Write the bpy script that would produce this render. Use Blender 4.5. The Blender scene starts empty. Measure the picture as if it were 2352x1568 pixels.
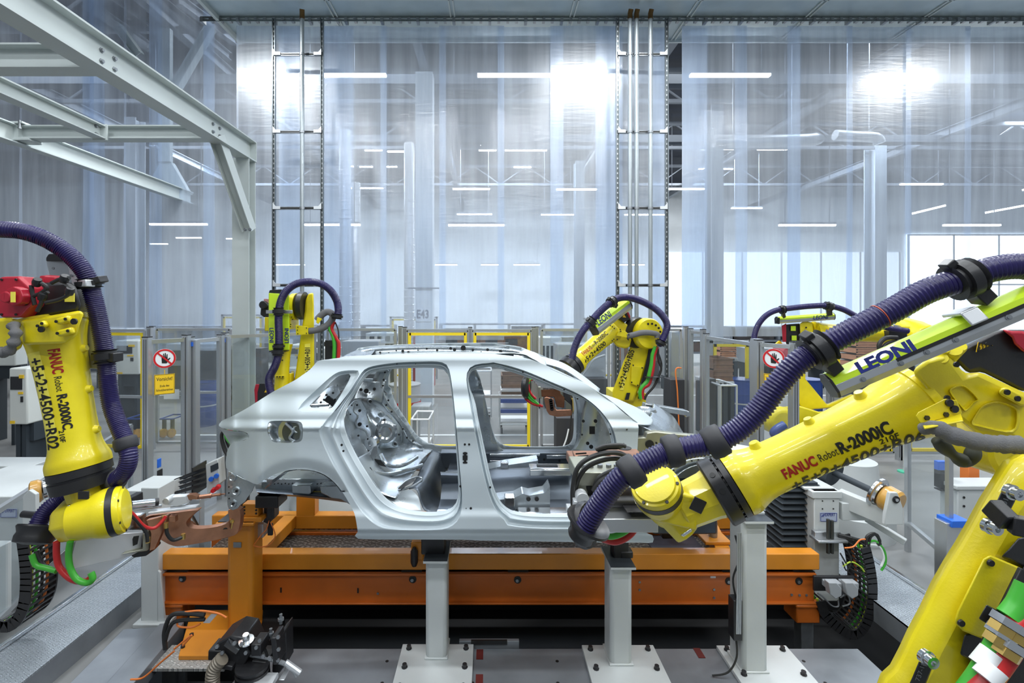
import bpy, bmesh, math, random
from mathutils import Vector, Matrix, Euler
from mathutils.noise import noise as pnoise
random.seed(7)
D = bpy.data; C = bpy.context.scene.collection; scene = bpy.context.scene
# ------------------------------------------------------------------ camera
H = 2.55; F = 1100.0; VX = 1125.0; VY = 705.0
cam = D.cameras.new('camera'); co = D.objects.new('camera', cam); C.objects.link(co)
co.location = (0, 0, H); co.rotation_euler = (math.pi/2, 0, 0)
cam.sensor_width = 36.0; cam.lens = F/2352*36.0
cam.shift_x = (1176-VX)/2352; cam.shift_y = -(784-VY)/2352
cam.clip_start = 0.05; cam.clip_end = 200
scene.camera = co
# ------------------------------------------------------------------ world, exposure
w = D.worlds.new('world'); scene.world = w; w.use_nodes = True
w.node_tree.nodes['Background'].inputs[0].default_value = (0.80, 0.90, 1.0, 1)
w.node_tree.nodes['Background'].inputs[1].default_value = 0.26
vs = scene.view_settings
vs.view_transform = 'Standard'; vs.look = 'None'; vs.gamma = 1; vs.use_curve_mapping = False
vs.exposure = 0.2
scene.cycles.transparent_max_bounces = 24
def area(name, loc, sx, sy, power, rot=(0, 0, 0), col=(0.93, 0.97, 1.0)):
    l = D.lights.new(name, 'AREA'); l.shape = 'RECTANGLE'; l.size = sx; l.size_y = sy; l.energy = power; l.color = col
    o = D.objects.new(name, l); C.objects.link(o); o.location = loc; o.rotation_euler = rot
    return o
# ceiling luminaires of the cell (rows under the canopy, the nearer ones out of view)
LAMPS = [(x, 6.9) for x in (-4.55, 2.1, 8.9)] + [(x, y) for y in (4.3, 2.0, -0.3, -2.4) for x in (-4.2, -1.6, 1.0, 3.6, 6.2)]
for x, y in LAMPS:
    area('cell_lamp_light', (x, y, 7.48), 1.5, 0.22, 190 if y > 5 else 54)
for x, y in [(-12, 12.5), (-4, 12.5), (4, 12.5), (12, 12.5), (20, 12.5), (-14, 18), (-6, 18), (6, 18), (16, 18), (-12, 22.5), (0, 22.5), (12, 22.5), (24, 21)]:
    area('hall_fill_light', (x, y, 10.3), 5.0, 2.5, 250 if y < 20 else 1500)  # added soft fill lights that brighten the hall and its far wall

# ------------------------------------------------------------------ helpers
def P(x, y, d): return Vector(((x-VX)/F*d, d, H-(y-VY)/F*d))
def V(*a): return Vector(a)
def nrm(v): v = Vector(v); return v.normalized() if v.length > 1e-9 else Vector((0, 0, 1))

class MB:
    def __init__(s): s.v = []; s.f = []
    def add(s, vs, fs):
        n = len(s.v); s.v += [tuple(a) for a in vs]; s.f += [tuple(i+n for i in f) for f in fs]; return s
    def frame(s, a, up=None):
        a = nrm(a); up = Vector(up) if up is not None else Vector((0, 0, 1))
        if abs(a.dot(nrm(up))) > 0.995: up = Vector((0, 1, 0)) if abs(a.y) < 0.9 else Vector((1, 0, 0))
        sd = nrm(a.cross(up)); u = nrm(sd.cross(a)); return a, sd, u
    def box(s, c, size, rz=0, rot=None):
        x, y, z = [q/2 for q in size]; R = rot if rot is not None else Matrix.Rotation(rz, 3, 'Z'); c = Vector(c)
        vs = [c+R@Vector((i*x, j*y, k*z)) for i in (-1, 1) for j in (-1, 1) for k in (-1, 1)]
        return s.add(vs, [(0, 1, 3, 2), (4, 6, 7, 5), (0, 4, 5, 1), (2, 3, 7, 6), (0, 2, 6, 4), (1, 5, 7, 3)])
    def bb(s, a, b):   # box from two corners
        a = Vector(a); b = Vector(b); return s.box((a+b)/2, [abs(b[i]-a[i]) for i in range(3)])
    def bar(s, p0, p1, w, h, up=None, w2=None, h2=None):
        p0 = Vector(p0); p1 = Vector(p1); a, sd, u = s.frame(p1-p0, up); w2 = w2 or w; h2 = h2 or h
        vs = [p0+sd*i*w/2+u*j*h/2 for i, j in ((-1, -1), (1, -1), (1, 1), (-1, 1))]+[p1+sd*i*w2/2+u*j*h2/2 for i, j in ((-1, -1), (1, -1), (1, 1), (-1, 1))]
        return s.add(vs, [(3, 2, 1, 0), (4, 5, 6, 7), (0, 1, 5, 4), (1, 2, 6, 5), (2, 3, 7, 6), (3, 0, 4, 7)])
    def lathe(s, o, axis, prof, n=24, up=None, cap=True):
        o = Vector(o); a, sd, u = s.frame(axis, up); vs = []; fs = []
        for t, r in prof:
            for k in range(n):
                q = 2*math.pi*k/n; vs.append(o+a*t+(sd*math.cos(q)+u*math.sin(q))*max(r, 1e-4))
        for i in range(len(prof)-1):
            for k in range(n):
                fs.append((i*n+k, i*n+(k+1) % n, (i+1)*n+(k+1) % n, (i+1)*n+k))
        if cap:
            fs.append(tuple(range(n))[::-1]); fs.append(tuple((len(prof)-1)*n+k for k in range(n)))
        return s.add(vs, fs)
    def cyl(s, p0, p1, r, n=16, r2=None):
        p0 = Vector(p0); p1 = Vector(p1); return s.lathe(p0, p1-p0, [(0, r), ((p1-p0).length, r if r2 is None else r2)], n)
    def sphere(s, c, r, n=12):
        pr = [(-r*math.cos(math.pi*i/8), r*math.sin(math.pi*i/8)) for i in range(9)]
        return s.lathe(c, (0, 0, 1), pr, n)
    def tube(s, pts, r, n=10, closed=False, rf=None):
        pts = [Vector(p) for p in pts]; m = len(pts); vs = []; fs = []; pu = None
        for i, p in enumerate(pts):
            t = nrm(pts[min(i+1, m-1)]-pts[max(i-1, 0)])
            if pu is None: _, sd, u = s.frame(t)
            else:
                sd = nrm(t.cross(pu)); u = nrm(sd.cross(t))
            pu = u; rr = rf(i) if rf else r
            for k in range(n):
                q = 2*math.pi*k/n; vs.append(p+(sd*math.cos(q)+u*math.sin(q))*rr)
        for i in range(m-1):
            for k in range(n): fs.append((i*n+k, i*n+(k+1) % n, (i+1)*n+(k+1) % n, (i+1)*n+k))
        fs.append(tuple(range(n))[::-1]); fs.append(tuple((m-1)*n+k for k in range(n)))
        return s.add(vs, fs)
    def prism(s, poly, dvec):
        n = len(poly); poly = [Vector(p) for p in poly]; dvec = Vector(dvec)
        return s.add(poly+[p+dvec for p in poly], [tuple(range(n))[::-1], tuple(range(n, 2*n))]+[(i, (i+1) % n, n+(i+1) % n, n+i) for i in range(n)])
    def ibeam(s, p0, p1, h, w, tw=0.012, tf=0.016, up=None):
        p0 = Vector(p0); p1 = Vector(p1); a, sd, u = s.frame(p1-p0, up)
        x, y = w/2, h/2; t = tw/2
        pr = [(-x, -y), (x, -y), (x, -y+tf), (t, -y+tf), (t, y-tf), (x, y-tf), (x, y), (-x, y), (-x, y-tf), (-t, y-tf), (-t, -y+tf), (-x, -y+tf)]
        return s.prism([p0+sd*i+u*j for i, j in pr], p1-p0)
    def surf(s, rows, sub=3, th=0):
        rows = [[Vector(p) for p in r] for r in rows]
        fine = [crv(r, sub) for r in rows]
        cols = list(zip(*fine)); cols = [crv(list(c), sub) for c in cols]
        nc = len(cols); nr = len(cols[0])
        vs = [cols[i][j] for i in range(nc) for j in range(nr)]
        fs = [(i*nr+j, (i+1)*nr+j, (i+1)*nr+j+1, i*nr+j+1) for i in range(nc-1) for j in range(nr-1)]
        return s.add(vs, fs)
def crv(p, n, closed=False):
    """Catmull-Rom through p, n samples per span"""
    p = [Vector(a) for a in p]; m = len(p); out = []
    if n <= 1 or m < 3: 
        if m == 2 and n > 1: return [p[0].lerp(p[1], i/n) for i in range(n+1)]
        return p
    rng = m if closed else m-1
    for i in range(rng):
        if closed: a, b, c, d = p[(i-1) % m], p[i], p[(i+1) % m], p[(i+2) % m]
        else: a, b, c, d = p[max(i-1, 0)], p[i], p[i+1], p[min(i+2, m-1)]
        for k in range(n):
            t = k/n; t2 = t*t; t3 = t2*t
            out.append(0.5*((2*b)+(c-a)*t+(2*a-5*b+4*c-d)*t2+(3*b-a-3*c+d)*t3))
    if not closed: out.append(p[-1])
    return out
def resample(pts, step):
    out = [pts[0].copy()]; acc = 0.0
    for a, b in zip(pts, pts[1:]):
        L = (b-a).length; pos = step-acc
        while pos <= L:
            out.append(a.lerp(b, pos/L)); pos += step
        acc = L-(pos-step)
    return out
def hose_mesh(pts, r, pitch=0.02, depth=0.1, n=14):
    """corrugated hose along a spline"""
    line = resample(crv(pts, 12), pitch/4)
    m = MB(); prof = [1, 1, 1-depth, 1-depth]
    return m.tube(line, r, n, rf=lambda i: r*prof[i % 4])

def link(name, mb, mat, parent=None, smooth=35, bevel=0, label=None, cat=None, group=None, kind=None, solid=0, subsurf=0):
    me = D.meshes.new(name)
    if isinstance(mb, MB): me.from_pydata(mb.v, [], mb.f); me.update()
    else: mb.to_mesh(me); mb.free()
    me.validate()
    bm = bmesh.new(); bm.from_mesh(me); bmesh.ops.recalc_face_normals(bm, faces=bm.faces); bm.to_mesh(me); bm.free()
    me.materials.append(mat)
    if smooth: me.shade_smooth(); me.set_sharp_from_angle(angle=math.radians(smooth))
    o = D.objects.new(name, me); C.objects.link(o)
    if parent is not None:
        o.parent = parent
        if parent.type == 'EMPTY': o.matrix_parent_inverse = Matrix.Translation(-Vector(parent.location))
    if bevel:
        b = o.modifiers.new('bevel', 'BEVEL'); b.width = bevel; b.segments = 2; b.limit_method = 'ANGLE'; b.angle_limit = math.radians(40); b.harden_normals = False
    if solid:
        b = o.modifiers.new('solid', 'SOLIDIFY'); b.thickness = solid; b.offset = 0
    if subsurf:
        b = o.modifiers.new('subsurf', 'SUBSURF'); b.levels = subsurf; b.render_levels = subsurf
    tag(o, label, cat, group, kind)
    return o
def tag(o, label=None, cat=None, group=None, kind=None):
    if label: o['label'] = label
    if cat: o['category'] = cat
    if group: o['group'] = group
    if kind: o['kind'] = kind
    return o
def thing(name, loc, label, cat, group=None):
    o = D.objects.new(name, None); C.objects.link(o); o.location = loc; o.empty_display_size = 0.1
    return tag(o, label, cat, group)
def copy_tree(src, delta=(0, 0, 0), label=None, parent=None):
    c = src.copy(); C.objects.link(c)
    if parent is not None: c.parent = parent
    else: c.location = Vector(src.location)+Vector(delta)
    if label: c['label'] = label
    for ch in [q for q in D.objects if q.parent == src]:
        copy_tree(ch, parent=c)
    return c
def text_mesh(body, size, origin, xdir, ydir, depth=0.0008, align='LEFT', squeeze=1.0, bold=0.0, wrap=None):
    """text as flat mesh in the plane (xdir, ydir); wrap(v)->v maps local (x, y) to the surface"""
    cu = D.curves.new('t', 'FONT'); cu.body = body; cu.size = size; cu.align_x = align; cu.offset = bold; cu.extrude = 0.0; cu.resolution_u = 3
    to = D.objects.new('t', cu); C.objects.link(to)
    dg = bpy.context.evaluated_depsgraph_get(); me = D.meshes.new_from_object(to.evaluated_get(dg))
    D.objects.remove(to); D.curves.remove(cu)
    bm = bmesh.new(); bm.from_mesh(me); D.meshes.remove(me)
    if wrap:
        ys = [v.co.y for v in bm.verts]; y = min(ys); step = size/7
        while y < max(ys):
            bmesh.ops.bisect_plane(bm, geom=bm.verts[:]+bm.edges[:]+bm.faces[:], plane_co=(0, y, 0), plane_no=(0, 1, 0)); y += step
    xdir = Vector(xdir); ydir = Vector(ydir); origin = Vector(origin)
    for v in bm.verts:
        if wrap: v.co = wrap(v.co.x*squeeze, v.co.y)
        else: v.co = origin+xdir*v.co.x*squeeze+ydir*v.co.y
    return bm

ORD = ['first', 'second', 'third', 'fourth', 'fifth', 'sixth', 'seventh', 'eighth', 'ninth', 'tenth', 'eleventh', 'twelfth', 'thirteenth', 'fourteenth', 'fifteenth', 'sixteenth', 'seventeenth']
# ------------------------------------------------------------------ materials
MATS = {}
def mat(name, col, rough=0.5, metal=0.0, noise=0.0, nscale=8.0, bump=0.0, bscale=60.0, coat=0.0, spec=0.5, col2=None, emit=0, stretch=(1, 1, 1)):
    m = D.materials.new(name); m.use_nodes = True; nt = m.node_tree; b = nt.nodes['Principled BSDF']
    b.inputs['Base Color'].default_value = (*col, 1); b.inputs['Roughness'].default_value = rough; b.inputs['Metallic'].default_value = metal
    b.inputs['Coat Weight'].default_value = coat; b.inputs['Specular IOR Level'].default_value = spec
    tc = nt.nodes.new('ShaderNodeTexCoord'); mp = nt.nodes.new('ShaderNodeMapping'); mp.inputs['Scale'].default_value = stretch
    nt.links.new(tc.outputs['Object'], mp.inputs[0])
    nz = nt.nodes.new('ShaderNodeTexNoise'); nz.inputs['Scale'].default_value = nscale; nz.inputs['Detail'].default_value = 6
    nt.links.new(mp.outputs[0], nz.inputs['Vector'])
    if noise or col2:
        rp = nt.nodes.new('ShaderNodeValToRGB'); rp.color_ramp.elements[0].position = 0.35; rp.color_ramp.elements[1].position = 0.68
        c2 = col2 or tuple(max(0, c*(1-noise)) for c in col)
        rp.color_ramp.elements[0].color = (*c2, 1); rp.color_ramp.elements[1].color = (*col, 1)
        nt.links.new(nz.outputs['Fac'], rp.inputs[0]); nt.links.new(rp.outputs[0], b.inputs['Base Color'])
        mr = nt.nodes.new('ShaderNodeMapRange'); mr.inputs['To Min'].default_value = max(0.02, rough-0.08); mr.inputs['To Max'].default_value = min(1, rough+0.1)
        nt.links.new(nz.outputs['Fac'], mr.inputs[0]); nt.links.new(mr.outputs[0], b.inputs['Roughness'])
    if bump:
        n2 = nt.nodes.new('ShaderNodeTexNoise'); n2.inputs['Scale'].default_value = bscale; n2.inputs['Detail'].default_value = 2
        nt.links.new(tc.outputs['Object'], n2.inputs['Vector'])
        bp = nt.nodes.new('ShaderNodeBump'); bp.inputs['Strength'].default_value = bump; bp.inputs['Distance'].default_value = 0.004
        nt.links.new(n2.outputs['Fac'], bp.inputs['Height']); nt.links.new(bp.outputs[0], b.inputs['Normal'])
    if emit:
        b.inputs['Emission Color'].default_value = (*col, 1); b.inputs['Emission Strength'].default_value = emit
    MATS[name] = m; return m
def checker(name, col, base=0.35, scale=14.0, metal=0.7, lo=0.62, hi=1.5):
    """tread plate: raised short bars in alternating directions"""
    m = mat(name, col, base, metal, 0.25, 3.0); nt = m.node_tree; b = nt.nodes['Principled BSDF']
    tc = nt.nodes.new('ShaderNodeTexCoord'); hs = []
    for ang, off in ((0.785, 0.0), (-0.785, 0.5)):
        mp = nt.nodes.new('ShaderNodeMapping'); mp.inputs['Rotation'].default_value = (0, 0, ang); mp.inputs['Scale'].default_value = (scale, scale*2.0, 1); mp.inputs['Location'].default_value = (off, off, 0)
        nt.links.new(tc.outputs['Object'], mp.inputs[0])
        sx = nt.nodes.new('ShaderNodeSeparateXYZ'); nt.links.new(mp.outputs[0], sx.inputs[0])
        def ch(i, lo):
            f = nt.nodes.new('ShaderNodeMath'); f.operation = 'FRACT'; nt.links.new(sx.outputs[i], f.inputs[0])
            a = nt.nodes.new('ShaderNodeMath'); a.operation = 'SUBTRACT'; a.inputs[1].default_value = 0.5; nt.links.new(f.outputs[0], a.inputs[0])
            c = nt.nodes.new('ShaderNodeMath'); c.operation = 'ABSOLUTE'; nt.links.new(a.outputs[0], c.inputs[0])
            r = nt.nodes.new('ShaderNodeMapRange'); r.inputs['From Min'].default_value = lo+0.08; r.inputs['From Max'].default_value = lo; nt.links.new(c.outputs[0], r.inputs[0]); return r
        a = ch(0, 0.32); c = ch(1, 0.16)
        fl = nt.nodes.new('ShaderNodeMath'); fl.operation = 'FLOOR'; nt.links.new(sx.outputs[0], fl.inputs[0])
        mu = nt.nodes.new('ShaderNodeMath'); mu.operation = 'MULTIPLY'; nt.links.new(a.outputs[0], mu.inputs[0]); nt.links.new(c.outputs[0], mu.inputs[1]); hs.append((mu, sx))
    # alternate cells so that the two directions interleave
    s2 = nt.nodes.new('ShaderNodeTexChecker'); s2.inputs['Scale'].default_value = scale*0.9; nt.links.new(tc.outputs['Object'], s2.inputs['Vector'])
    mx = nt.nodes.new('ShaderNodeMix'); mx.data_type = 'FLOAT'
    nt.links.new(s2.outputs['Fac'], mx.inputs[0]); nt.links.new(hs[0][0].outputs[0], mx.inputs[2]); nt.links.new(hs[1][0].outputs[0], mx.inputs[3])
    bp = nt.nodes.new('ShaderNodeBump'); bp.inputs['Strength'].default_value = 1.0; bp.inputs['Distance'].default_value = 0.012
    nt.links.new(mx.outputs[0], bp.inputs['Height']); nt.links.new(bp.outputs[0], b.inputs['Normal'])
    # worn bright tops of the bars
    mc = nt.nodes.new('ShaderNodeMix'); mc.data_type = 'RGBA'; mc.inputs[6].default_value = (*[c*lo for c in col], 1); mc.inputs[7].default_value = (*[min(1, c*hi+0.03) for c in col], 1)
    nt.links.new(mx.outputs[0], mc.inputs[0]); nt.links.new(mc.outputs[2], b.inputs['Base Color'])
    return m
YEL = mat('robot_yellow', (0.86, 0.72, 0.015), 0.32, 0, 0.10, 5, bump=0.12, bscale=120, coat=0.25, col2=(0.74, 0.60, 0.01))
YELF = mat('fence_yellow', (0.88, 0.66, 0.02), 0.45)
NEON = mat('neon_yellow', (0.62, 0.85, 0.03), 0.35, coat=0.3)
BLK = mat('black_plastic', (0.018, 0.018, 0.02), 0.38, bump=0.1, bscale=90)
RUB = mat('black_rubber', (0.028, 0.028, 0.032), 0.6)
BOOT = mat('dark_bellows', (0.03, 0.04, 0.05), 0.65)
HOSE = mat('violet_hose', (0.020, 0.014, 0.095), 0.30, noise=0.3, nscale=12)
RED = mat('motor_red', (0.42, 0.012, 0.03), 0.4, coat=0.2)
CRED = mat('cable_red', (0.5, 0.02, 0.02), 0.35)
CGRN = mat('cable_green', (0.06, 0.42, 0.04), 0.35)
CORG = mat('cable_orange', (0.75, 0.20, 0.04), 0.5)
CABLE = mat('cable_black', (0.02, 0.02, 0.02), 0.5)
CLOTH = mat('grey_cloth', (0.16, 0.16, 0.165), 0.85, bump=0.5, bscale=200)
COP = mat('copper', (0.55, 0.27, 0.17), 0.33, 0.85, 0.35, 9)
CHROME = mat('steel_bright', (0.75, 0.77, 0.79), 0.18, 1.0)
STEEL = mat('steel_grey', (0.36, 0.38, 0.40), 0.38, 0.85, 0.25, 10)
ALU = mat('aluminium_profile', (0.55, 0.57, 0.59), 0.32, 0.8)
ALUL = mat('aluminium_light', (0.70, 0.72, 0.74), 0.42, 0.6)
CARP = mat('body_panel_steel', (0.55, 0.62, 0.66), 0.46, 0.08, 0.04, 2.5, stretch=(1, 1, 2))
CARI = mat('body_inner_steel', (0.52, 0.57, 0.60), 0.27, 0.85, 0.22, 5)
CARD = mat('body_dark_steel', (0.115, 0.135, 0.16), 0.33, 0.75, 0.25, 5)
ORA = mat('skid_orange', (0.70, 0.255, 0.015), 0.42, 0, 0.18, 3, coat=0.1)
ORB = mat('conveyor_orange', (0.58, 0.135, 0.012), 0.42, 0, 0.2, 3, coat=0.1)
WHT = mat('machine_grey_white', (0.56, 0.59, 0.59), 0.45, 0, 0.08, 3, bump=0.1)
BEAM = mat('beam_paint', (0.52, 0.57, 0.565), 0.4, 0, 0.08, 2)
PLAT = mat('platform_steel', (0.30, 0.325, 0.355), 0.42, 0.45, 0.25, 3.5)
PLATE = mat('plate_light', (0.66, 0.69, 0.69), 0.42, 0.2, 0.08, 4)
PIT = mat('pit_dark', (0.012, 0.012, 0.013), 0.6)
FLR = mat('hall_floor', (0.23, 0.235, 0.235), 0.36, 0, 0.22, 0.9, stretch=(1, 3, 1))
LINE = mat('floor_line_white', (0.8, 0.82, 0.82), 0.5)
TREAD = checker('tread_plate_light', (0.37, 0.41, 0.45), 0.42, 24, 0.3, 0.9, 1.15)
TREADD = checker('tread_plate_dark', (0.17, 0.165, 0.155), 0.3, 17, 0.6, 0.6, 1.9)
CEIL = mat('canopy_panel', (0.42, 0.50, 0.53), 0.33, 0.4, 0.12, 3)
CEILD = mat('hall_ceiling', (0.022, 0.030, 0.052), 0.7, 0, 0.5, 0.6, stretch=(0.15, 4, 1))
TRUSS = mat('hall_truss', (0.20, 0.225, 0.26), 0.6)
HWALL = mat('hall_wall', (0.80, 0.85, 0.88), 0.7, 0, 0.15, 0.5)
BLUE = mat('blue_plastic', (0.015, 0.055, 0.26), 0.35, coat=0.2)
BROWN = mat('brown_crate', (0.22, 0.11, 0.06), 0.7, 0, 0.3, 10)
SIGNY = mat('sign_yellow', (0.90, 0.58, 0.02), 0.45)
SIGNW = mat('sign_white', (0.85, 0.87, 0.88), 0.4)
SIGNR = mat('sign_red', (0.6, 0.015, 0.02), 0.4)
INK = mat('ink_black', (0.01, 0.01, 0.01), 0.5)
INKB = mat('ink_blue', (0.02, 0.03, 0.22), 0.5)
INKR = mat('ink_dark_red', (0.40, 0.01, 0.01), 0.45)
AMBER = mat('roller_amber', (0.55, 0.30, 0.06), 0.3, coat=0.5)
BRASS = mat('brass', (0.65, 0.45, 0.14), 0.3, 0.9)
TUBE = mat('lamp_tube', (1.0, 1.0, 1.0), 0.4, emit=14)
TUBEB = mat('lamp_tube_cell', (1.0, 1.0, 1.0), 0.4, emit=22)
WIN = mat('daylight_window', (0.93, 0.97, 1.0), 0.4, emit=2.6)
LBLU = mat('connector_blue', (0.02, 0.14, 0.65), 0.4)
ZINC = mat('zinc_plate_olive', (0.42, 0.42, 0.34), 0.35, 0.75, 0.2, 8)
def pane_mat(name, tint, haze, gloss, hazecol=(0.8, 0.87, 0.92), grough=0.03):
    m = D.materials.new(name); m.use_nodes = True; nt = m.node_tree; nt.nodes.remove(nt.nodes['Principled BSDF'])
    out = nt.nodes['Material Output']; tr = nt.nodes.new('ShaderNodeBsdfTransparent'); tr.inputs[0].default_value = (*tint, 1)
    df = nt.nodes.new('ShaderNodeBsdfDiffuse'); df.inputs[0].default_value = (*hazecol, 1)
    gl = nt.nodes.new('ShaderNodeBsdfGlossy'); gl.inputs['Roughness'].default_value = grough
    m1 = nt.nodes.new('ShaderNodeMixShader'); m1.inputs[0].default_value = haze
    m2 = nt.nodes.new('ShaderNodeMixShader'); m2.inputs[0].default_value = gloss
    nt.links.new(tr.outputs[0], m1.inputs[1]); nt.links.new(df.outputs[0], m1.inputs[2]); nt.links.new(m1.outputs[0], m2.inputs[1]); nt.links.new(gl.outputs[0], m2.inputs[2]); nt.links.new(m2.outputs[0], out.inputs[0])
    return m
PANE = pane_mat('acrylic_pane', (0.92, 0.94, 0.95), 0.03, 0.04)
def curtain_mat(name, haze=0.27, tint=(0.76, 0.85, 0.98)):
    m = D.materials.new(name); m.use_nodes = True; nt = m.node_tree; nt.nodes.remove(nt.nodes['Principled BSDF']); L = nt.links.new; N = nt.nodes.new
    out = nt.nodes['Material Output']; tr = N('ShaderNodeBsdfTransparent'); tr.inputs[0].default_value = (*tint, 1)
    tl = N('ShaderNodeBsdfTranslucent'); tl.inputs[0].default_value = (0.78, 0.86, 0.97, 1)
    df = N('ShaderNodeBsdfDiffuse'); df.inputs[0].default_value = (0.74, 0.83, 0.95, 1)
    md = N('ShaderNodeMixShader'); md.inputs[0].default_value = 0.55; L(df.outputs[0], md.inputs[1]); L(tl.outputs[0], md.inputs[2])
    tc = N('ShaderNodeTexCoord'); mp = N('ShaderNodeMapping'); mp.inputs['Scale'].default_value = (5.0, 1, 0.35); L(tc.outputs['Object'], mp.inputs[0])
    nz = N('ShaderNodeTexNoise'); nz.inputs['Scale'].default_value = 1.2; nz.inputs['Detail'].default_value = 5; L(mp.outputs[0], nz.inputs['Vector'])
    mr = N('ShaderNodeMapRange'); mr.inputs['From Min'].default_value = 0.3; mr.inputs['From Max'].default_value = 0.7; mr.inputs['To Min'].default_value = haze*0.72; mr.inputs['To Max'].default_value = haze*1.3; L(nz.outputs['Fac'], mr.inputs[0])
    m1 = N('ShaderNodeMixShader'); L(mr.outputs[0], m1.inputs[0]); L(tr.outputs[0], m1.inputs[1]); L(md.outputs[0], m1.inputs[2])
    mp2 = N('ShaderNodeMapping'); mp2.inputs['Scale'].default_value = (1.2, 1, 9.0); L(tc.outputs['Object'], mp2.inputs[0])
    n2 = N('ShaderNodeTexNoise'); n2.inputs['Scale'].default_value = 2.2; n2.inputs['Detail'].default_value = 6; L(mp2.outputs[0], n2.inputs['Vector'])
    bp = N('ShaderNodeBump'); bp.inputs['Strength'].default_value = 0.35; bp.inputs['Distance'].default_value = 0.01; L(n2.outputs['Fac'], bp.inputs['Height'])
    g1 = N('ShaderNodeBsdfGlossy'); g1.inputs['Roughness'].default_value = 0.09; L(bp.outputs[0], g1.inputs['Normal'])
    g2 = N('ShaderNodeBsdfGlossy'); g2.inputs['Roughness'].default_value = 0.38; L(bp.outputs[0], g2.inputs['Normal'])
    mg = N('ShaderNodeMixShader'); mg.inputs[0].default_value = 0.8; L(g1.outputs[0], mg.inputs[1]); L(g2.outputs[0], mg.inputs[2])
    m2 = N('ShaderNodeMixShader'); m2.inputs[0].default_value = 0.14; L(m1.outputs[0], m2.inputs[1]); L(mg.outputs[0], m2.inputs[2]); L(m2.outputs[0], out.inputs[0])
    return m
CURT = curtain_mat('clear_pvc')
CURT2 = curtain_mat('clear_pvc_left', 0.2, (0.74, 0.82, 0.93))
# ================================================================== SETTING
def struct(name, mb, m, **k): return link(name, mb, m, kind='structure', **k)
m = MB(); m.bb((-40, 5.2, -0.06), (44, 32.3, 0)); struct('floor', m, FLR)
m = MB(); m.bb((-9, -1, -0.06), (-2.75, 5.2, 0)); m.bb((3.9, -1, -0.06), (14, 5.2, 0)); struct('floor_side', m, FLR)
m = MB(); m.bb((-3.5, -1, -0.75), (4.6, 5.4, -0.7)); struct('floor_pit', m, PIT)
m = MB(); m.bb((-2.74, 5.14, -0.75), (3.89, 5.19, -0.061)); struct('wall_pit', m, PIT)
# floor marking
m = MB()
for y, x0, x1 in ((9.5, -6.5, 4.2), (13.8, -12, 12), (21, -12, 14)): m.bb((x0, y, 0.001), (x1, y+0.09, 0.004))
struct('trim_1', m, LINE)
# canopy over the cell
CZ = H+5.16
m = MB()
m.bb((-4.83, -3.0, CZ), (14.5, 9.28, CZ+0.10)); ce = struct('ceiling', m, CEIL)
m = MB()
for px in (751, 1035, 1324, 1608, 1896, 2184):
    X = (px-VX)/F*8.05
    for dx in (-0.035, 0.035): m.bb((X+dx-0.012, -3, CZ-0.02), (X+dx+0.012, 9.27, CZ-0.001))
m.bb((-4.83, 8.02, CZ-0.02), (14.5, 8.04, CZ-0.001)); m.bb((-4.83, 9.24, CZ-0.05), (14.5, 9.28, CZ-0.001)); m.bb((-4.86, -3, CZ-0.08), (-4.8, 9.28, CZ+0.12))
struct('trim_2', m, BEAM, parent=None)
# hall beyond
m = MB(); m.bb((-40, 9.6, 10.6), (44, 32.3, 10.8)); m.bb((-40, -4, 10.6), (-4.9, 9.6, 10.8)); struct('ceiling_hall', m, CEILD)
m = MB(); m.bb((-40, 32, 0), (44, 32.3, 10.6)); struct('wall_back', m, HWALL)
m = MB(); m.bb((-40.2, 6, 0), (-40, 32, 10.6)); struct('wall_left', m, HWALL)
# tall glazing of the far wall on the right
wr = thing('window_1', (33, 31.9, 1), None, None); wr['kind'] = 'structure'
m = MB(); m.bb((27.8, 31.9, 0.6), (43, 31.96, 7.4)); link('glazing', m, WIN, wr)
m = MB()
for i in range(6): m.bb((27.8+i*3, 31.84, 0.6), (27.92+i*3, 31.9, 7.4))
for z in (0.6, 4.0, 7.3): m.bb((27.8, 31.84, z), (43, 31.9, z+0.1))
link('window_frame', m, ALUL, wr)
wr = thing('added_glow_panel', (20, 31.9, 1), None, None); wr['kind'] = 'structure'  # made-up glowing glazing, added to brighten the curtain from behind
m = MB(); m.bb((11.5, 31.9, 0.6), (27.4, 31.96, 6.2)); link('glazing', m, mat('added_panel_glow', (0.88, 0.95, 1.0), 0.4, emit=0.5), wr)
m = MB()
for i in range(7): m.bb((11.5+i*2.62, 31.84, 0.6), (11.6+i*2.62, 31.9, 6.2))
link('window_frame', m, ALUL, wr)
# ---- hall roof steel
def girder(x0, y0, x1, y1, z, h, w=0.12):
    m = MB(); m.bar((x0, y0, z), (x1, y1, z), w, w*1.2); m.bar((x0, y0, z-h), (x1, y1, z-h), w, w)
    L = math.hypot(x1-x0, y1-y0); n = max(2, int(L/1.4))
    for i in range(n):
        a = Vector((x0, y0, 0)).lerp(Vector((x1, y1, 0)), i/n); b = Vector((x0, y0, 0)).lerp(Vector((x1, y1, 0)), (i+1)/n)
        q = (a, b) if i % 2 else (b, a); m.bar((q[0].x, q[0].y, z), (q[1].x, q[1].y, z-h), 0.05, 0.05)
    return m
for k, y in enumerate((11.5, 15.5, 20, 26)):
    link('roof_truss', girder(-28, y, 32, y, 10.2, 1.0), TRUSS, label='grey lattice roof truss across the hall, '+['nearest the curtain', 'second from the curtain', 'third from the curtain', 'farthest from the curtain'][k], cat='truss', group='lattice trusses under the hall roof')
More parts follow.
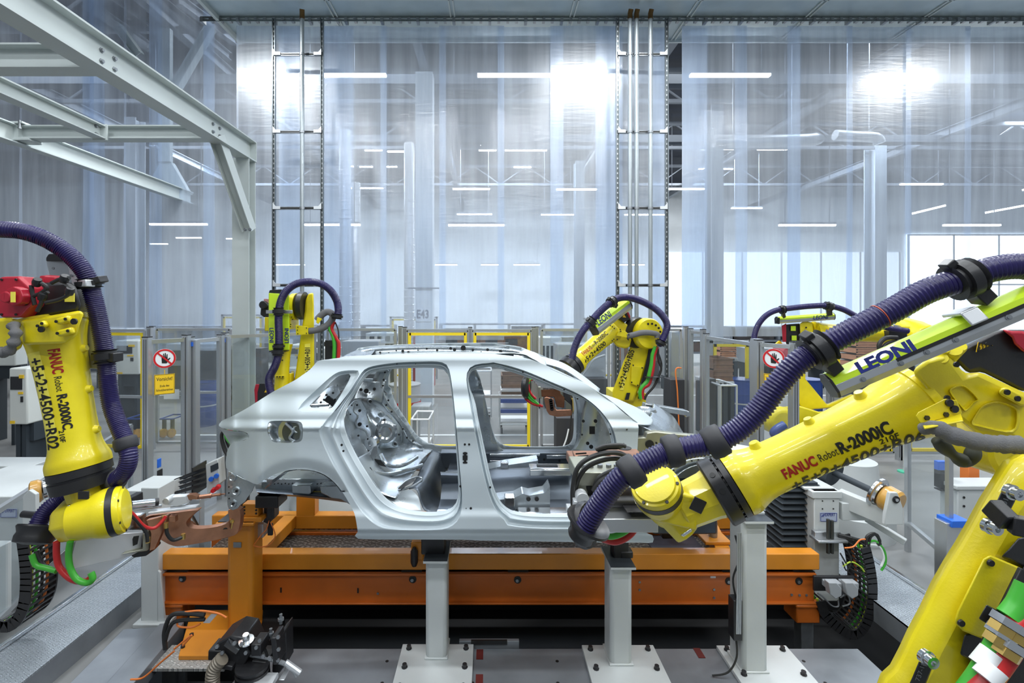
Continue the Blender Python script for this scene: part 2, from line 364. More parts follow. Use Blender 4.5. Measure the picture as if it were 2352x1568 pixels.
for k, x in enumerate((-14, -7.5, -1.8, 4.5, 10.5, 17)):
    m = MB(); m.ibeam((x, 9.8, 9.3-0.05*k), (x, 31.9, 9.3-0.05*k), 0.3, 0.22)
    link('roof_beam', m, TRUSS, smooth=0, label='long grey roof beam running to the far wall, '+ORD[k]+' from the left', cat='beam', group='long beams under the hall roof')
for k, (y, z) in enumerate(((13.3, 8.9), (18, 8.9))):
    m = MB(); m.bb((-24, y, z), (30, y+0.35, z+0.12)); m.bb((-24, y, z-0.14), (30, y+0.02, z)); m.bb((-24, y+.33, z-0.14), (30, y+0.35, z))
    link('cable_tray', m, TRUSS, label=['grey cable tray across the hall, nearest behind the curtain', 'grey cable tray across the middle of the hall', 'grey cable tray across the far hall'][k], cat='cable tray')
# ducts behind the curtain
for k, (px, d, r, top) in enumerate(((793, 13.4, 0.16, 300), (818, 15, 0.13, 420), (940, 15.5, 0.17, 330))):
    m = MB(); a = P(px, top, d); m.tube([(a.x, d, 0.05), (a.x, d, a.z)], r, 16)
    for i in range(26): m.lathe((a.x, d, 0.2+i*0.24), (0, 0, 1), [(0, r), (0.01, r+0.012), (0.03, r+0.012), (0.04, r)], 16)
    link('ventilation_duct', m, ALUL, label='silver round spiral duct standing behind the curtain, '+['thick one right of the left pipe frame', 'thinner one just right of the thick one', 'one beside the bay sign column'][k], cat='duct', group='upright ducts behind the curtain')
a = P(1640, 325, 13); b = P(2020, 318, 13)
m = MB(); m.tube(crv([a, P(1850, 322, 13), P(1880, 314, 13)], 4), 0.17, 14); [m.bb((X_-.01, 12.99, a.z+.1), (X_+.01, 13.01, 10.62)) for X_ in (6.6, 8.2)]; link('ventilation_duct', m, ALUL, label='silver horizontal duct with a bent end left of the right lights', cat='duct')
m = MB(); m.tube(crv([P(1918, 310, 13), P(1960, 313, 13), P(2010, 316, 13), P(2020, 330, 13)], 4), 0.14, 14); [m.bb((X_-.01, 12.99, a.z+.1), (X_+.01, 13.01, 10.62)) for X_ in (9.7, 10.3)]; link('ventilation_duct', m, ALUL, label='short bright horizontal duct right of the gap in the ductwork', cat='duct')
# hall column with the bay sign
col = thing('hall_column', P(976, 705, 12.5)*1.0, 'pale steel hall column that carries the E43 bay sign', 'column'); col.location.z = 0
cx = P(976, 0, 12.5).x
m = MB(); m.bb((cx-0.22, 12.3, 0), (cx+0.22, 12.7, 8.6)); link('shaft', m, HWALL, col)
m = MB(); m.bb((cx-0.21, 12.27, H-0.37), (cx+0.18, 12.295, H+0.42)); sg = link('bay_sign', m, SIGNW, col)
m = MB(); m.bb((cx-0.4, 12.22, H+0.46), (cx+0.4, 12.26, H+0.5)); link('bracket', m, TRUSS, col)
link('lettering', text_mesh('E43', 0.30, (cx-0.185, 12.26, H-0.28), (1, 0, 0), (0, 0, 1), squeeze=0.72, bold=.006), mat('ink_grey_blue', (0.05, 0.09, 0.18), 0.5), sg, smooth=0)
for px, d, w in ((1640, 16, 0.5), (310, 17, 0.5), (1330, 22, 0.5), (2010, 20, 0.6)):
    x = P(px, 0, d).x; m = MB(); m.ibeam((x, d, 0), (x, d, 9.2), w, w*0.8, 0.03, 0.04); link('hall_column', m, MATS.get('column_grey') or mat('column_grey', (.38, .43, .48), .6), smooth=0, label='plain pale steel column far back in the hall, '+{1640: 'right of the right pipe frame', 310: 'under the hanger with the flared foot', 1330: 'left of the right pipe frame', 2010: 'rightmost of all'}[px], cat='column', group='plain hall columns')
# ---- tube lights of the hall (seen through the plastic) and lamp reflections modelled as tubes
TL = [(1097, 1278, 173, 10), (740, 887, 173, 10.2), (1585, 1768, 173, 10), (1040, 1125, 434, 20), (1278, 1370, 435, 20), (1535, 1618, 434, 20), (1050, 1130, 492, 23), (1243, 1318, 493, 23),
      (1030, 1158, 517, 14), (345, 475, 515, 14), (700, 827, 516, 14), (1790, 1918, 517, 14), (2168, 2296, 517, 14), (2068, 2165, 423, 20), (1435, 1530, 493, 22), (838, 878, 345, 30), (890, 935, 348, 30), (1100, 1140, 345, 28),
      (1160, 1256, 345, 28), (780, 812, 382, 30), (826, 856, 383, 30), (888, 912, 383, 30), (1180, 1220, 384, 30), (1610, 1690, 342, 28), (1740, 1808, 343, 28), (1605, 1683, 388, 30), (405, 462, 546, 26), (630, 700, 608, 30), (1000, 1050, 608, 34), (1105, 1145, 608, 34), (1180, 1240, 608, 34), (1420, 1480, 608, 34), (345, 385, 560, 30), (520, 560, 548, 30), (785, 880, 432, 24), (1680, 1750, 478, 24)]  # the rows just below the top one stand in for canopy lamp reflections
rows = {}
for q in TL: rows.setdefault(round(q[2]/25), []).append(q[0])
rk = sorted(rows)
for x0, x1, y, d in TL:
    r_ = sorted(rows[round(y/25)]); LB = 'tube light or modelled reflection behind the curtain, '+ORD[r_.index(x0)]+' from left in the '+ORD[rk.index(round(y/25))]+' row down'
    d = min(d, 7.4*F/(VY-y), 29.5)
    a = P(x0, y, d); b = P(x1, y, d); a.z = b.z = (a.z+b.z)/2
    t = thing('tube_light', (a+b)/2, LB, 'tube light', 'tube lights of the hall behind the curtain')
    m = MB(); m.bar(a, b, 0.09, 0.05); link('lamp_tube', m, TUBE, t, smooth=0)
    m = MB(); m.bar(a+V(0, 0, 0.05), b+V(0, 0, 0.05), 0.11, 0.05); link('housing', m, TRUSS, t, smooth=0)
    for q in (.1, .9):
        c = a.lerp(b, q); m = MB(); m.bb((c.x-.008, c.y-.008, c.z+.07), (c.x+.008, c.y+.008, 10.62)); link('suspension_wire', m, TRUSS, t, smooth=0)
for k, (pts, d) in enumerate((([(2097, 490), (2170, 472)], 20), ([(2265, 488), (2352, 472)], 20), ([(2350, 436), (2400, 424)], 22))):
    a = P(*pts[0], d); b = P(*pts[1], d+6); b = P(*pts[1], d+0.01)
    t = thing('tube_light', (a+b)/2, 'tilted bright tube light at the right of the hall, '+['leftmost', 'lower one by the picture edge', 'upper one by the picture edge'][k], 'tube light', 'tilted tube lights at the right of the hall'); m = MB(); m.bar(a, b, 0.09, 0.07); link('lamp_tube', m, TUBE, t, smooth=0)
# cell lamps (under the canopy; mirrored in the plastic)
for x, y in LAMPS:
    t = thing('ceiling_light', (x, y, 7.6), 'linear light under the canopy, '+ORD[[6.9, 4.3, 2.0, -0.3, -2.4].index(y)]+' row from the curtain, '+ORD[sorted(q[0] for q in LAMPS if q[1] == y).index(x)]+' from left', 'ceiling light', 'linear lights under the canopy')
    m = MB(); m.bb((x-0.78, y-0.13, 7.52), (x+0.78, y+0.13, 7.70)); link('housing', m, ALUL, t)
# pallets/orange stacks seen behind: see background part

# ================================================================== CURTAIN
def strip(px0, px1, d, ztop, zbot, m_, label, group, k, ordn=0):
    x0 = P(px0, 0, d).x; x1 = P(px1, 0, d).x; mb = MB(); nx = 9; nz = 26; vs = []; fs = []
    for j in range(nz+1):
        z = ztop+(zbot-ztop)*j/nz; fall = j/nz
        for i in range(nx+1):
            u = i/nx; x = x0+(x1-x0)*u
            y = d+(0.012+0.035*fall)*pnoise((x*1.7+k*3.1, z*0.33, k*7.7))+0.012*fall*math.sin(u*9+k)
            vs.append((x, y, z))
    for j in range(nz):
        for i in range(nx): a = j*(nx+1)+i; fs.append((a, a+1, a+nx+2, a+nx+1))
    mb.add(vs, fs)
    return link('curtain_strip', mb, m_, label=label+', '+ORD[ordn]+' from the left', cat='curtain strip', group=group, smooth=180)
BS = [(543, 690), (640, 812), (743, 888), (874, 1024), (1009, 1158), (1143, 1294), (1264, 1430), (1368, 1536), (1566, 1715), (1500, 1532), (1566, 1624), (1688, 1838), (1808, 1958), (1944, 2093), (2081, 2230), (2217, 2375), (2362, 2520)]
for k, (a, b) in enumerate(BS):
    strip(a, b, 8.62+(k % 2)*0.035+(0.06 if k > 8 and k < 11 else 0), CZ-0.1, 1.9+0.06*(k % 3), CURT, 'clear plastic curtain strip of the back curtain', 'plastic strips of the back curtain', k, sorted((q[0], q[1]) for q in BS).index((a, b)))
LS = [(-60, 50, 9.6), (46, 215, 9.2), (190, 240, 9.25), (205, 290, 9.3), (343, 493, 9.4), (343, 372, 9.34), (467, 548, 9.35), (285, 345, 9.9)]
for k, (a, b, d) in enumerate(LS):
    strip(a, b, d, H+6.6, 1.7, CURT2 if k in (7,) else CURT, 'clear plastic curtain strip of the left curtain', 'plastic strips of the left curtain', k+30, sorted((q[0], q[2]) for q in LS).index((a, d)))
# rail
t = thing('curtain_rail', (0, 8.6, CZ-0.1), 'slotted steel rail along the canopy edge that carries the back curtain', 'rail')
m = MB(); x0 = P(467, 0, 8.6).x; m.bb((x0, 8.5, CZ-0.03), (14, 8.6, CZ-0.002)); m.bb((x0, 8.5, CZ-0.085), (14, 8.515, CZ-0.055)); link('channel', m, mat('rail_steel', (0.2, 0.23, 0.23), 0.4, 0.8), t, smooth=0)
m = MB(); i = 0; x = x0
while x < 13.9: m.bb((x, 8.49, CZ-0.10 if i % 4 == 0 else CZ-0.07), (x+0.05, 8.61, CZ-0.02)); x += 0.16; i += 1
link('clamps', m, STEEL, t, smooth=0)['kind'] = 'stuff'
# cable ladders and pipes
def ladder(pxa, pxb, label, rungs=(125, 303, 478, 655)):
    d = 8.3; xa = P(pxa, 0, d).x; xb = P(pxb, 0, d).x
    t = thing('wall_ladder', (xa, d, 0), label, 'pipe frame')
    DK = MATS.get('slot_steel') or mat('slot_steel', (0.16, 0.18, 0.19), 0.4, 0.8)
    for x in (xa, xb):
        m = MB(); z1 = CZ-0.15; m.bb((x-0.028, d, 0), (x-0.012, d+0.04, z1)); m.bb((x+0.012, d, 0), (x+0.028, d+0.04, z1)); m.bb((x-0.02, d+0.03, 0), (x+0.02, d+0.045, z1))
        r = link('rail', m, DK, t, smooth=0)
        m = MB(); z = 0.1
        while z < z1: m.bb((x-0.011, d+0.024, z), (x+0.011, d+0.031, z+0.03)); z += 0.085
        link('slot_row', m, ALUL, r, smooth=0)
    for py in rungs:
        z = P(0, py, d).z; m = MB(); m.bb((xa, d-0.01, z-0.025), (xb, d+0.02, z+0.025)); g = link('rung', m, STEEL, t, smooth=0)
        m = MB(); m.bb((xa+0.08, d-0.016, z-0.012), (xb-0.08, d-0.011, z+0.012)); link('slot', m, INK, g, smooth=0)
        m = MB()
        for s, x in ((1, xa), (-1, xb)):
            m.prism([(x, d-0.03, z+0.09), (x, d-0.03, z-0.02), (x+s*0.13, d-0.03, z-0.02), (x+s*0.13, d-0.03, z+0.03), (x+s*0.05, d-0.03, z+0.03)], (0, 0.012, 0))
        link('bracket', m, ALUL, g, smooth=0)
    return t
ladder(628, 739, 'tall slotted steel frame behind the left back robot, holding one pipe')
ladder(1419, 1532, 'tall slotted steel frame behind the middle back robot, holding three pipes')
for px, lab, zb, gr in ((694, 'grey vertical pipe in the left pipe frame', 0, None), (1447, 'leftmost grey vertical pipe in the right pipe frame', 0, None), (1462, 'middle grey vertical pipe in the right pipe frame', 1.9, None), (1494, 'rightmost grey vertical pipe in the right pipe frame', 1.9, None)):
    d = 8.2; x = P(px, 0, d).x; t = thing('vertical_pipe', (x, d, zb), lab, 'pipe')
    m = MB(); m.cyl((x, d, zb+(0.25 if zb else 0)), (x, d, CZ-0.22), 0.035, 16); link('tube', m, mat('pipe_grey', (0.38, 0.42, 0.44), 0.35, 0.6) if 'pipe_grey' not in MATS else MATS['pipe_grey'], t)
    m = MB(); m.tube([(x, d, CZ-0.23), (x, d, CZ-0.14), (x+0.01, d-0.03, CZ-0.08)], 0.042, 12); link('brass_elbow', m, mat('old_brass', (0.16, 0.09, 0.03), 0.45, 0.6) if 'old_brass' not in MATS else MATS['old_brass'], t)
    if zb:
        m = MB(); m.lathe((x, d, zb), (0, 0, 1), [(0, .02), (.08, .02), (.08, .045), (.14, .045), (.14, .03), (.2, .03), (.2, .05), (.27, .05)], 8); link('brass_fitting', m, BRASS, t)
    m = MB()
    for py in (125, 303, 478, 655): m.cyl((x, d, P(0, py, d).z-0.02), (x, d, P(0, py, d).z+0.02), 0.045, 16)
    link('clips', m, STEEL, t)

# ================================================================== STEEL GANTRY (upper left)
GX = P(585, 325, 7.0).x
def steel(name, mb, label, par=None, cat='beam', bolts=None, **k):
    t = thing(name, Vector(mb.v[0]), label, cat); link('section', mb, BEAM, t, smooth=0, **k)
    if bolts:
        b = MB()
        for p, ax in bolts: b.lathe(p, ax, [(-0.004, 0.024), (0.004, 0.024), (0.004, 0.016), (0.02, 0.016)], 6)
        link('bolts', b, STEEL, t)
    return t
zt = P(0, 325, 7.0).z; zb = P(0, 368, 7.0).z
m = MB(); zm = (zt+zb)/2; hh = zt-zb
m.ibeam((GX-0.1, 1.4, zm), (GX-0.1, 7.05, zm), 0.30, 0.20, 0.012, 0.018)
m.prism([(GX-0.2, 7.05, zm-.15), (GX, 7.05, zm-.15), (GX, 7.05, zm+.15), (GX-.2, 7.05, zm+.15)], (0, 0.015, 0))
def gz(x, y, z): return (x, y, z)
bl = [((GX-0.09, yy, zm+dz), (1, 0, 0)) for yy in (6.1, 6.25, 4.35, 4.5) for dz in (-0.05, 0.05)]
steel('gantry_beam', m, 'long pale grey I-beam slanting down from the top left to the post', bolts=bl)
m = MB(); m.ibeam((GX-0.13, 6.95, 0), (GX-0.13, 6.95, zm-0.15), 0.2, 0.24, up=(0, 1, 0)); t = thing('gantry_post', (GX-.13, 6.95, 0), 'tall pale grey I-section post behind the rear of the car body', 'post'); link('section', m, BEAM, t, smooth=0)
m = MB(); m.bar((GX-0.22, 6.2, zm-0.15), (GX-0.18, 6.88, P(0, 520, 6.8).z), 0.09, 0.05, up=(0, 0, 1))
p0 = P(497, 312, 6.25); p1 = P(572, 528, 6.85)
m = MB(); m.ibeam(p0, p1, 0.14, 0.16, 0.01, 0.012, up=(1, 0, 0)); steel('brace', m, 'slanting pale grey knee brace between the gantry beam and its post', bolts=[(P(563, 527, 6.7), (0, -1, 0)), (P(574, 527, 6.7), (0, -1, 0))])
# cross members running left
m = MB(); m.ibeam((GX-0.1, 4.42, zm), (-9, 4.42, zm), 0.22, 0.18); steel('cross_beam', m, 'upper grey crossbeam running left from the middle of the long I-beam')
zc = P(0, 307, 6.2).z
m = MB(); m.ibeam((GX-0.11, 6.2, zc), (-8.4, 6.2, zc), 0.17, 0.16); steel('cross_beam', m, 'lower grey crossbeam running left just before the post')
a = P(226, 302, 6.05); 
m = MB(); m.ibeam((a.x, 6.08, a.z), (a.x, 2.6, a.z), 0.17, 0.15, up=(0, 0, 1)); m.bb((a.x-.09, 6.07, a.z-.1), (a.x+.09, 6.09, a.z+.1))
steel('gantry_beam', m, 'shorter pale grey I-beam ending at the lower crossbeam', bolts=[((a.x+0.01, 6.0, a.z+dz), (1, 0, 0)) for dz in (-.05, .05)])
# hoist rail
a = P(437, 455, 9.75); b2 = V(a.x, 3.3, a.z)
m = MB(); m.ibeam(a, b2, 0.24, 0.13); steel('hoist_rail', m, 'pale grey hoist rail hanging under the crossbeams, its far end behind plastic')
for dx in (0,):
    t = thing('rail_hanger', (a.x, 6.2, a.z+.1), 'bolted plate hanger between the lower crossbeam and the hoist rail', 'bracket')
    m = MB(); m.bb((a.x-.22, 6.1, zc-.115), (a.x+.22, 6.3, zc-.085)); m.bb((a.x-.06, 6.13, a.z+.12), (a.x+.06, 6.27, zc-.1)); m.bb((a.x-.16, 6.08, a.z+.12), (a.x+.16, 6.32, a.z+.145)); link('hanger_plate', m, BEAM, t, bevel=.004)
    m = MB(); 
    for sx in (-1, 1): m.lathe((a.x+sx*.12, 6.09, a.z+.1), (0, 0, -1), [(-.06, .015), (.03, .015), (.03, .022), (.05, .022)], 6)
    link('bolts', m, STEEL, t)
# drop hanger with the funnel shaped foot
t = thing('drop_hanger', P(380, 440, 9.75), 'upright hanger with a flared foot plate behind the left curtain', 'hanger')
x = P(380, 0, 9.75).x; m = MB(); m.bb((x-.12, 9.7, P(0, 372, 9.75).z), (x+.12, 9.8, 8.2)); link('upright', m, BEAM, t, smooth=0)
m = MB(); m.prism([P(368, 372, 9.75), P(393, 372, 9.75), P(432, 440, 9.75), P(342, 418, 9.75)], (0, .12, 0)); m.bar(P(342, 418, 9.7), P(436, 443, 9.7), .2, .04); link('foot_plate', m, BEAM, t, smooth=0)
# diagonal braces under the canopy edge
for p0, p1, d0, d1, lab in (((485, 62), (405, 200), 9.8, 9.8, 'diagonal pale brace rising to the canopy corner behind the left curtain'), ((270, 60), (318, 125), 9.8, 9.8, 'short diagonal pale brace high behind the left curtain')):
    m = MB(); m.ibeam(P(*p0, d0), P(*p1, d1), .16, .16); steel('brace', m, lab)
for k, (p0, p1) in enumerate((((190, 0), (345, 110)), ((365, 0), (525, 130)), ((410, 0), (540, 95)))):
    m = MB(); q0 = P(*p0, 9.9); q1 = P(*p1, 12.2); m.ibeam(q0, q1, .2, .16); link('roof_beam', m, TRUSS, smooth=0, label=['narrow grey beam crossing the top left corner of the hall', 'grey beam beside the canopy edge at the top left', 'grey beam right against the canopy corner'][k], cat='beam')
# ================================================================== CAR BODY
def z5(x, y): return (480+x*0.30608, 780+y*0.30612)
def z6(x, y): return (1100+x*0.30608, 780+y*0.30612)
def px5(l): return [z5(*p) for p in l]
def px6(l): return [z6(*p) for p in l]
def lerp(a, b, t): return a+(b-a)*t
def prof(v, tab):
    if v <= tab[0][0]: return tab[0][1]
    for (a, x), (b, y) in zip(tab, tab[1:]):
        if v <= b:
            t = (v-a)/(b-a); t = t*t*(3-2*t); return lerp(x, y, t)
    return tab[-1][1]
def side_depth(x, y):
    """depth of the near body side: tumblehome above the belt line, tuck at the sill, tail tapering in"""
    d = prof(y, [(800, 3.47), (830, 3.42), (900, 3.33), (960, 3.235), (984, 3.182), (991, 3.196), (1022, 3.20), (1100, 3.185), (1165, 3.19), (1190, 3.165), (1215, 3.165), (1226, 3.20), (1245, 3.24)])
    d += prof(x, [(500, 0.42), (540, 0.22), (600, 0.08), (690, 0.0)])
    # band around the wheel arch, folding inwards below its crease
    e = (math.hypot((x-690)/1.05, y-1178)-103)/22
    if e < 2.2 and y < 1128: q = min(1.0, .5*((1-e)+math.sqrt((1-e)**2+.05))); d += 0.036*q
    d += prof(x, [(1380, 0), (1470, 0.05)])*prof(y, [(900, 0), (980, 1)])
    return d
def SD(p, off=0.0): return P(p[0], p[1], side_depth(*p)+off)
def mirror(v):   # far side of the body: symmetric about the centre plane at y = 3.93
    return Vector((v[0], 2*3.935-v[1], v[2]))
OUT = px5([(75, 635), (100, 606), (140, 588), (200, 560), (290, 510), (400, 440), (480, 390), (560, 348), (650, 300), (705, 262), (750, 230), (785, 195), (820, 158), (900, 146), (985, 135), (1200, 120), (1450, 110), (1700, 102), (2000, 99), (2287, 100)]) \
    + px6([(120, 106), (260, 122), (380, 144), (460, 175), (560, 215), (660, 262), (760, 310), (880, 380), (960, 430), (1040, 505), (1110, 565), (1190, 622), (1196, 700), (1190, 820), (1190, 1000), (1195, 1200), (1215, 1330), (1250, 1345), (1245, 1440), (1300, 1465), (1305, 1520), (1200, 1522), (900, 1520), (400, 1512), (0, 1506)]) \
    + px5([(1900, 1500), (1500, 1498), (1120, 1493), (1116, 1440), (1106, 1370), (1090, 1300), (1050, 1222), (1000, 1140), (940, 1068), (870, 1014), (790, 983), (700, 972), (600, 978), (510, 1003), (430, 1040), (365, 1085), (300, 1062), (200, 1012), (130, 962), (130, 880), (140, 825), (160, 790), (178, 772), (215, 765), (262, 755), (292, 738), (301, 722), (290, 704), (262, 690), (225, 683), (180, 681), (120, 668), (84, 655)])
FUEL = px5([(440, 640), (448, 620), (475, 609), (570, 607), (670, 611), (697, 628), (704, 665), (704, 720), (696, 752), (670, 768), (580, 773), (510, 771), (475, 760), (455, 730), (438, 690)])
QWO = px5([(668, 525), (700, 475), (800, 380), (905, 285), (970, 243), (1040, 230), (1112, 230), (1130, 245), (1120, 275), (1060, 380), (985, 490), (945, 535), (905, 545), (780, 543), (690, 538)])
QWI = px5([(752, 503), (790, 460), (860, 385), (930, 310), (975, 272), (1010, 262), (1052, 256), (1063, 268), (1050, 305), (1000, 395), (950, 475), (925, 508), (900, 515), (840, 512), (780, 510)])
RDO = px5([(932, 545), (985, 480), (1060, 380), (1120, 285), (1165, 225), (1240, 195), (1400, 172), (1560, 164), (1700, 162), (1765, 175), (1800, 215), (1822, 330), (1842, 500), (1862, 720), (1882, 950), (1897, 1120), (1900, 1230), (1882, 1330), (1830, 1392), (1740, 1425), (1560, 1432), (1400, 1428), (1290, 1408), (1210, 1358), (1130, 1270), (1060, 1160), (990, 1045), (930, 940), (880, 840), (845, 755), (822, 685), (850, 640), (890, 590)])
RDI = px5([(1018, 560), (1045, 490), (1100, 400), (1150, 320), (1190, 268), (1250, 238), (1400, 218), (1560, 211), (1700, 212), (1762, 225), (1795, 262), (1812, 340), (1828, 480), (1846, 700), (1860, 900), (1870, 1060), (1872, 1150), (1858, 1215), (1818, 1262), (1745, 1286), (1610, 1288), (1470, 1265), (1375, 1222), (1300, 1158), (1235, 1072), (1180, 985), (1125, 895), (1075, 800), (1035, 710), (1015, 630)])
FDO = px5([(1934, 330), (1932, 270), (1948, 220), (1990, 190), (2050, 177), (2160, 172)]) + px6([(60, 166), (180, 184), (300, 217), (420, 262), (540, 315), (660, 365), (780, 425), (880, 500), (960, 590), (1010, 680), (1035, 780), (1048, 900), (1050, 1050), (1048, 1200), (1020, 1320), (960, 1385), (860, 1412), (600, 1418), (350, 1410), (180, 1385)]) + px5([(2240, 1375), (2180, 1320), (2130, 1240), (2095, 1140), (2060, 1010), (2030, 870), (2000, 720), (1972, 560), (1950, 430)])
FDI = px5([(1947, 330), (1948, 278), (1966, 240), (2010, 218), (2080, 208), (2200, 208)]) + px6([(60, 204), (180, 225), (300, 260), (430, 310), (560, 365), (690, 415), (800, 455), (870, 510), (925, 580), (965, 660), (990, 750), (1000, 860), (1002, 1000), (1000, 1120), (980, 1220), (930, 1280), (840, 1302), (600, 1305), (380, 1300), (260, 1282)]) + px5([(2245, 1265), (2190, 1215), (2145, 1130), (2110, 1010), (2082, 880), (2050, 730), (2022, 600), (1998, 470), (1965, 380)])
def ray_ring(loop, n, c=None):
    """n boundary points of a closed loop at equal angles about c"""
    L = [Vector((p[0], p[1], 0)) for p in loop]; L = crv(L, 5, True)
    c = c or (sum(p.x for p in L)/len(L), sum(p.y for p in L)/len(L)); out = []
    for k in range(n):
        a = 2*math.pi*k/n; dx, dy = math.cos(a), math.sin(a); best = None
        for i in range(len(L)):
            p, q = L[i], L[(i+1) % len(L)]; ex, ey = q.x-p.x, q.y-p.y; det = dx*(-ey)+dy*ex
            if abs(det) < 1e-9: continue
            rx, ry = p.x-c[0], p.y-c[1]; t = (rx*(-ey)+ry*ex)/det; u = (dx*ry-dy*rx)/det
            if t > 0 and -1e-6 <= u <= 1+1e-6 and (best is None or t > best): best = t
        out.append((c[0]+dx*best, c[1]+dy*best))
    return out
NR = 110
def centre(l): return ((min(p[0] for p in l)+max(p[0] for p in l))/2, (min(p[1] for p in l)+max(p[1] for p in l))/2)
def pair(o, i, n=NR, c=None):
    c = c or centre(i); return ray_ring(o, n, c), ray_ring(i, n, c)
def sheet(outer, holes, dfun, nx, nz, tf=None, keepsharp=True):
    """pixel outline with holes -> fine curved sheet"""
    bm = bmesh.new(); 
    for loop in [outer]+holes:
        vs = [bm.verts.new((p[0], 0, p[1])) for p in loop]
        for i in range(len(vs)): bm.edges.new((vs[i], vs[(i+1) % len(vs)]))
    bmesh.ops.triangle_fill(bm, use_beauty=True, use_dissolve=False, edges=bm.edges[:])
    x0 = min(p[0] for p in outer); x1 = max(p[0] for p in outer); y0 = min(p[1] for p in outer); y1 = max(p[1] for p in outer)
    for i in range(1, nx):
        bmesh.ops.bisect_plane(bm, geom=bm.verts[:]+bm.edges[:]+bm.faces[:], dist=0.01, plane_co=(x0+(x1-x0)*i/nx, 0, 0), plane_no=(1, 0, 0))
    for i in range(1, nz):
        bmesh.ops.bisect_plane(bm, geom=bm.verts[:]+bm.edges[:]+bm.faces[:], dist=0.01, plane_co=(0, 0, y0+(y1-y0)*i/nz), plane_no=(0, 0, 1))
    for v in bm.verts:
        q = dfun(v.co.x, v.co.z); v.co = tf(q) if tf else q
    return bm
outer = [(p.x, p.y) for p in crv([Vector((a, b, 0)) for a, b in OUT], 2, True)]
pairs = {'rear_door': pair(RDO, RDI), 'front_door': pair(FDO, FDI), 'quarter': pair(QWO, QWI, 60), 'fuel': (ray_ring(FUEL, 48), None)}
def ring_step(mb, o, i, steps, tf=None, inner_d=None):
    """stepped door rebate: list of (fraction outer->inner, depth offset)"""
    rows = []
    for f, off in steps:
        row = []
        for a, b in zip(o, i):
            p = (lerp(a[0], b[0], f), lerp(a[1], b[1], f)); q = SD(p, off); row.append(tf(q) if tf else q)
        rows.append(row)
    n = len(o); vs = [v for r in rows for v in r]; fs = []
    for j in range(len(rows)-1):
        for k in range(n): fs.append((j*n+k, j*n+(k+1) % n, (j+1)*n+(k+1) % n, (j+1)*n+k))
    mb.add(vs, fs)
DOORSTEPS = [(0, 0), (0.025, 0.002), (0.06, 0.012), (0.10, 0.028), (0.14, 0.034), (0.28, 0.040), (0.34, 0.038), (0.39, 0.026), (0.43, 0.021), (0.49, 0.022), (0.53, 0.032), (0.58, 0.050), (0.62, 0.054), (0.74, 0.057), (0.78, 0.055), (0.83, 0.063), (0.95, 0.068), (0.99, 0.074), (1.0, 0.085)]
CB = P(1050, 1240, 3.93)
car = thing('car_body', (CB.x, 3.93, CB.z), 'bare pale steel car body shell without doors, raised over the orange skid', 'car body')
def fix_normals(o, dfun):
    me = o.data; s = sum(p.normal.y*p.area for p in me.polygons)
    if s > 0:
        me.flip_normals()
    ns = []
    for v in me.vertices:
        d = v.co.y; x = v.co.x/d*F+VX; y = (H-v.co.z)/d*F+VY
        a = dfun(x+1.5, y)-dfun(x-1.5, y); b = dfun(x, y+1.5)-dfun(x, y-1.5)
        n = a.cross(b); n.normalize()
        if n.y > 0: n = -n
        ns.append(n)
    me.normals_split_custom_set_from_vertices(ns)
near = link('body_side', sheet(outer, [pairs[k][0] for k in ('rear_door', 'front_door', 'quarter', 'fuel')], lambda x, y: SD((x, y)), 130, 90), CARP, car, smooth=0)
fix_normals(near, lambda x, y: SD((x, y)))
m = MB(); ring_step(m, *pairs['rear_door'], DOORSTEPS); link('rear_door_frame', m, CARP, near, smooth=50)
m = MB(); ring_step(m, *pairs['front_door'], DOORSTEPS); link('front_door_frame', m, CARP, near, smooth=50)
m = MB(); ring_step(m, *pairs['quarter'], [(0, 0), (0.1, 0.012), (0.3, 0.03), (0.5, 0.036), (0.9, 0.036), (1, 0.04), (1.01, 0.06)]); link('quarter_window_frame', m, CARP, near, smooth=50)
# inner closing panels just behind the outer side (give the pillars and the roof rail their depth)
def inset(l, k, c=None):
    c = c or centre(l); return [(c[0]+(p[0]-c[0])*k, c[1]+(p[1]-c[1])*k) for p in l]
def holes_in(f): return [ray_ring(RDI, 80, centre(RDI)), ray_ring(FDI, 80, centre(FDI)), ray_ring(QWI, 50, centre(QWI))]
OUT2 = px5([(300, 640), (420, 470), (560, 375), (700, 290), (840, 190), (985, 152), (1450, 125), (2000, 112), (2287, 112)]) + px6([(260, 136), (420, 172), (660, 275), (880, 395), (1040, 520), (1150, 640), (1160, 1000), (1180, 1400), (400, 1480), (0, 1480)]) + px5([(1500, 1470), (1180, 1440), (1080, 1200), (960, 1040), (800, 965), (640, 950), (450, 1000), (330, 960), (280, 800)])
FUEL2 = inset(FUEL, 1.15)
link('inner_side', sheet(OUT2, [ray_ring(RDI, 80, centre(RDI)), ray_ring(FDI, 80, centre(FDI)), ray_ring(QWI, 50, centre(QWI)), ray_ring(FUEL2, 40)], lambda x, y: SD((x, y), 0.085+prof(y, [(1000, 0), (1160, 0.02)])), 50, 24), CARI, car, smooth=50, solid=0.004)
# far side: the mirrored shell seen from inside through the openings
far = link('body_side', sheet(outer, [pairs['rear_door'][1], pairs['front_door'][1], pairs['quarter'][1]], lambda x, y: SD((x, y)), 60, 28, tf=mirror), CARP, car, smooth=50, solid=0.004, label='far side panel of the shell, seen through the door openings')
link('inner_side', sheet(OUT2, [ray_ring(inset(RDI, .97), 80), ray_ring(inset(FDI, .97), 80), ray_ring(QWI, 50)], lambda x, y: SD((x, y), 0.10), 40, 20, tf=mirror), CARI, car, smooth=50, solid=0.004)
def farp(pt, off=0.0):  # a point that SHOWS at pixel pt, lying on the far side plane
    return P(pt[0], pt[1], 4.62+off)
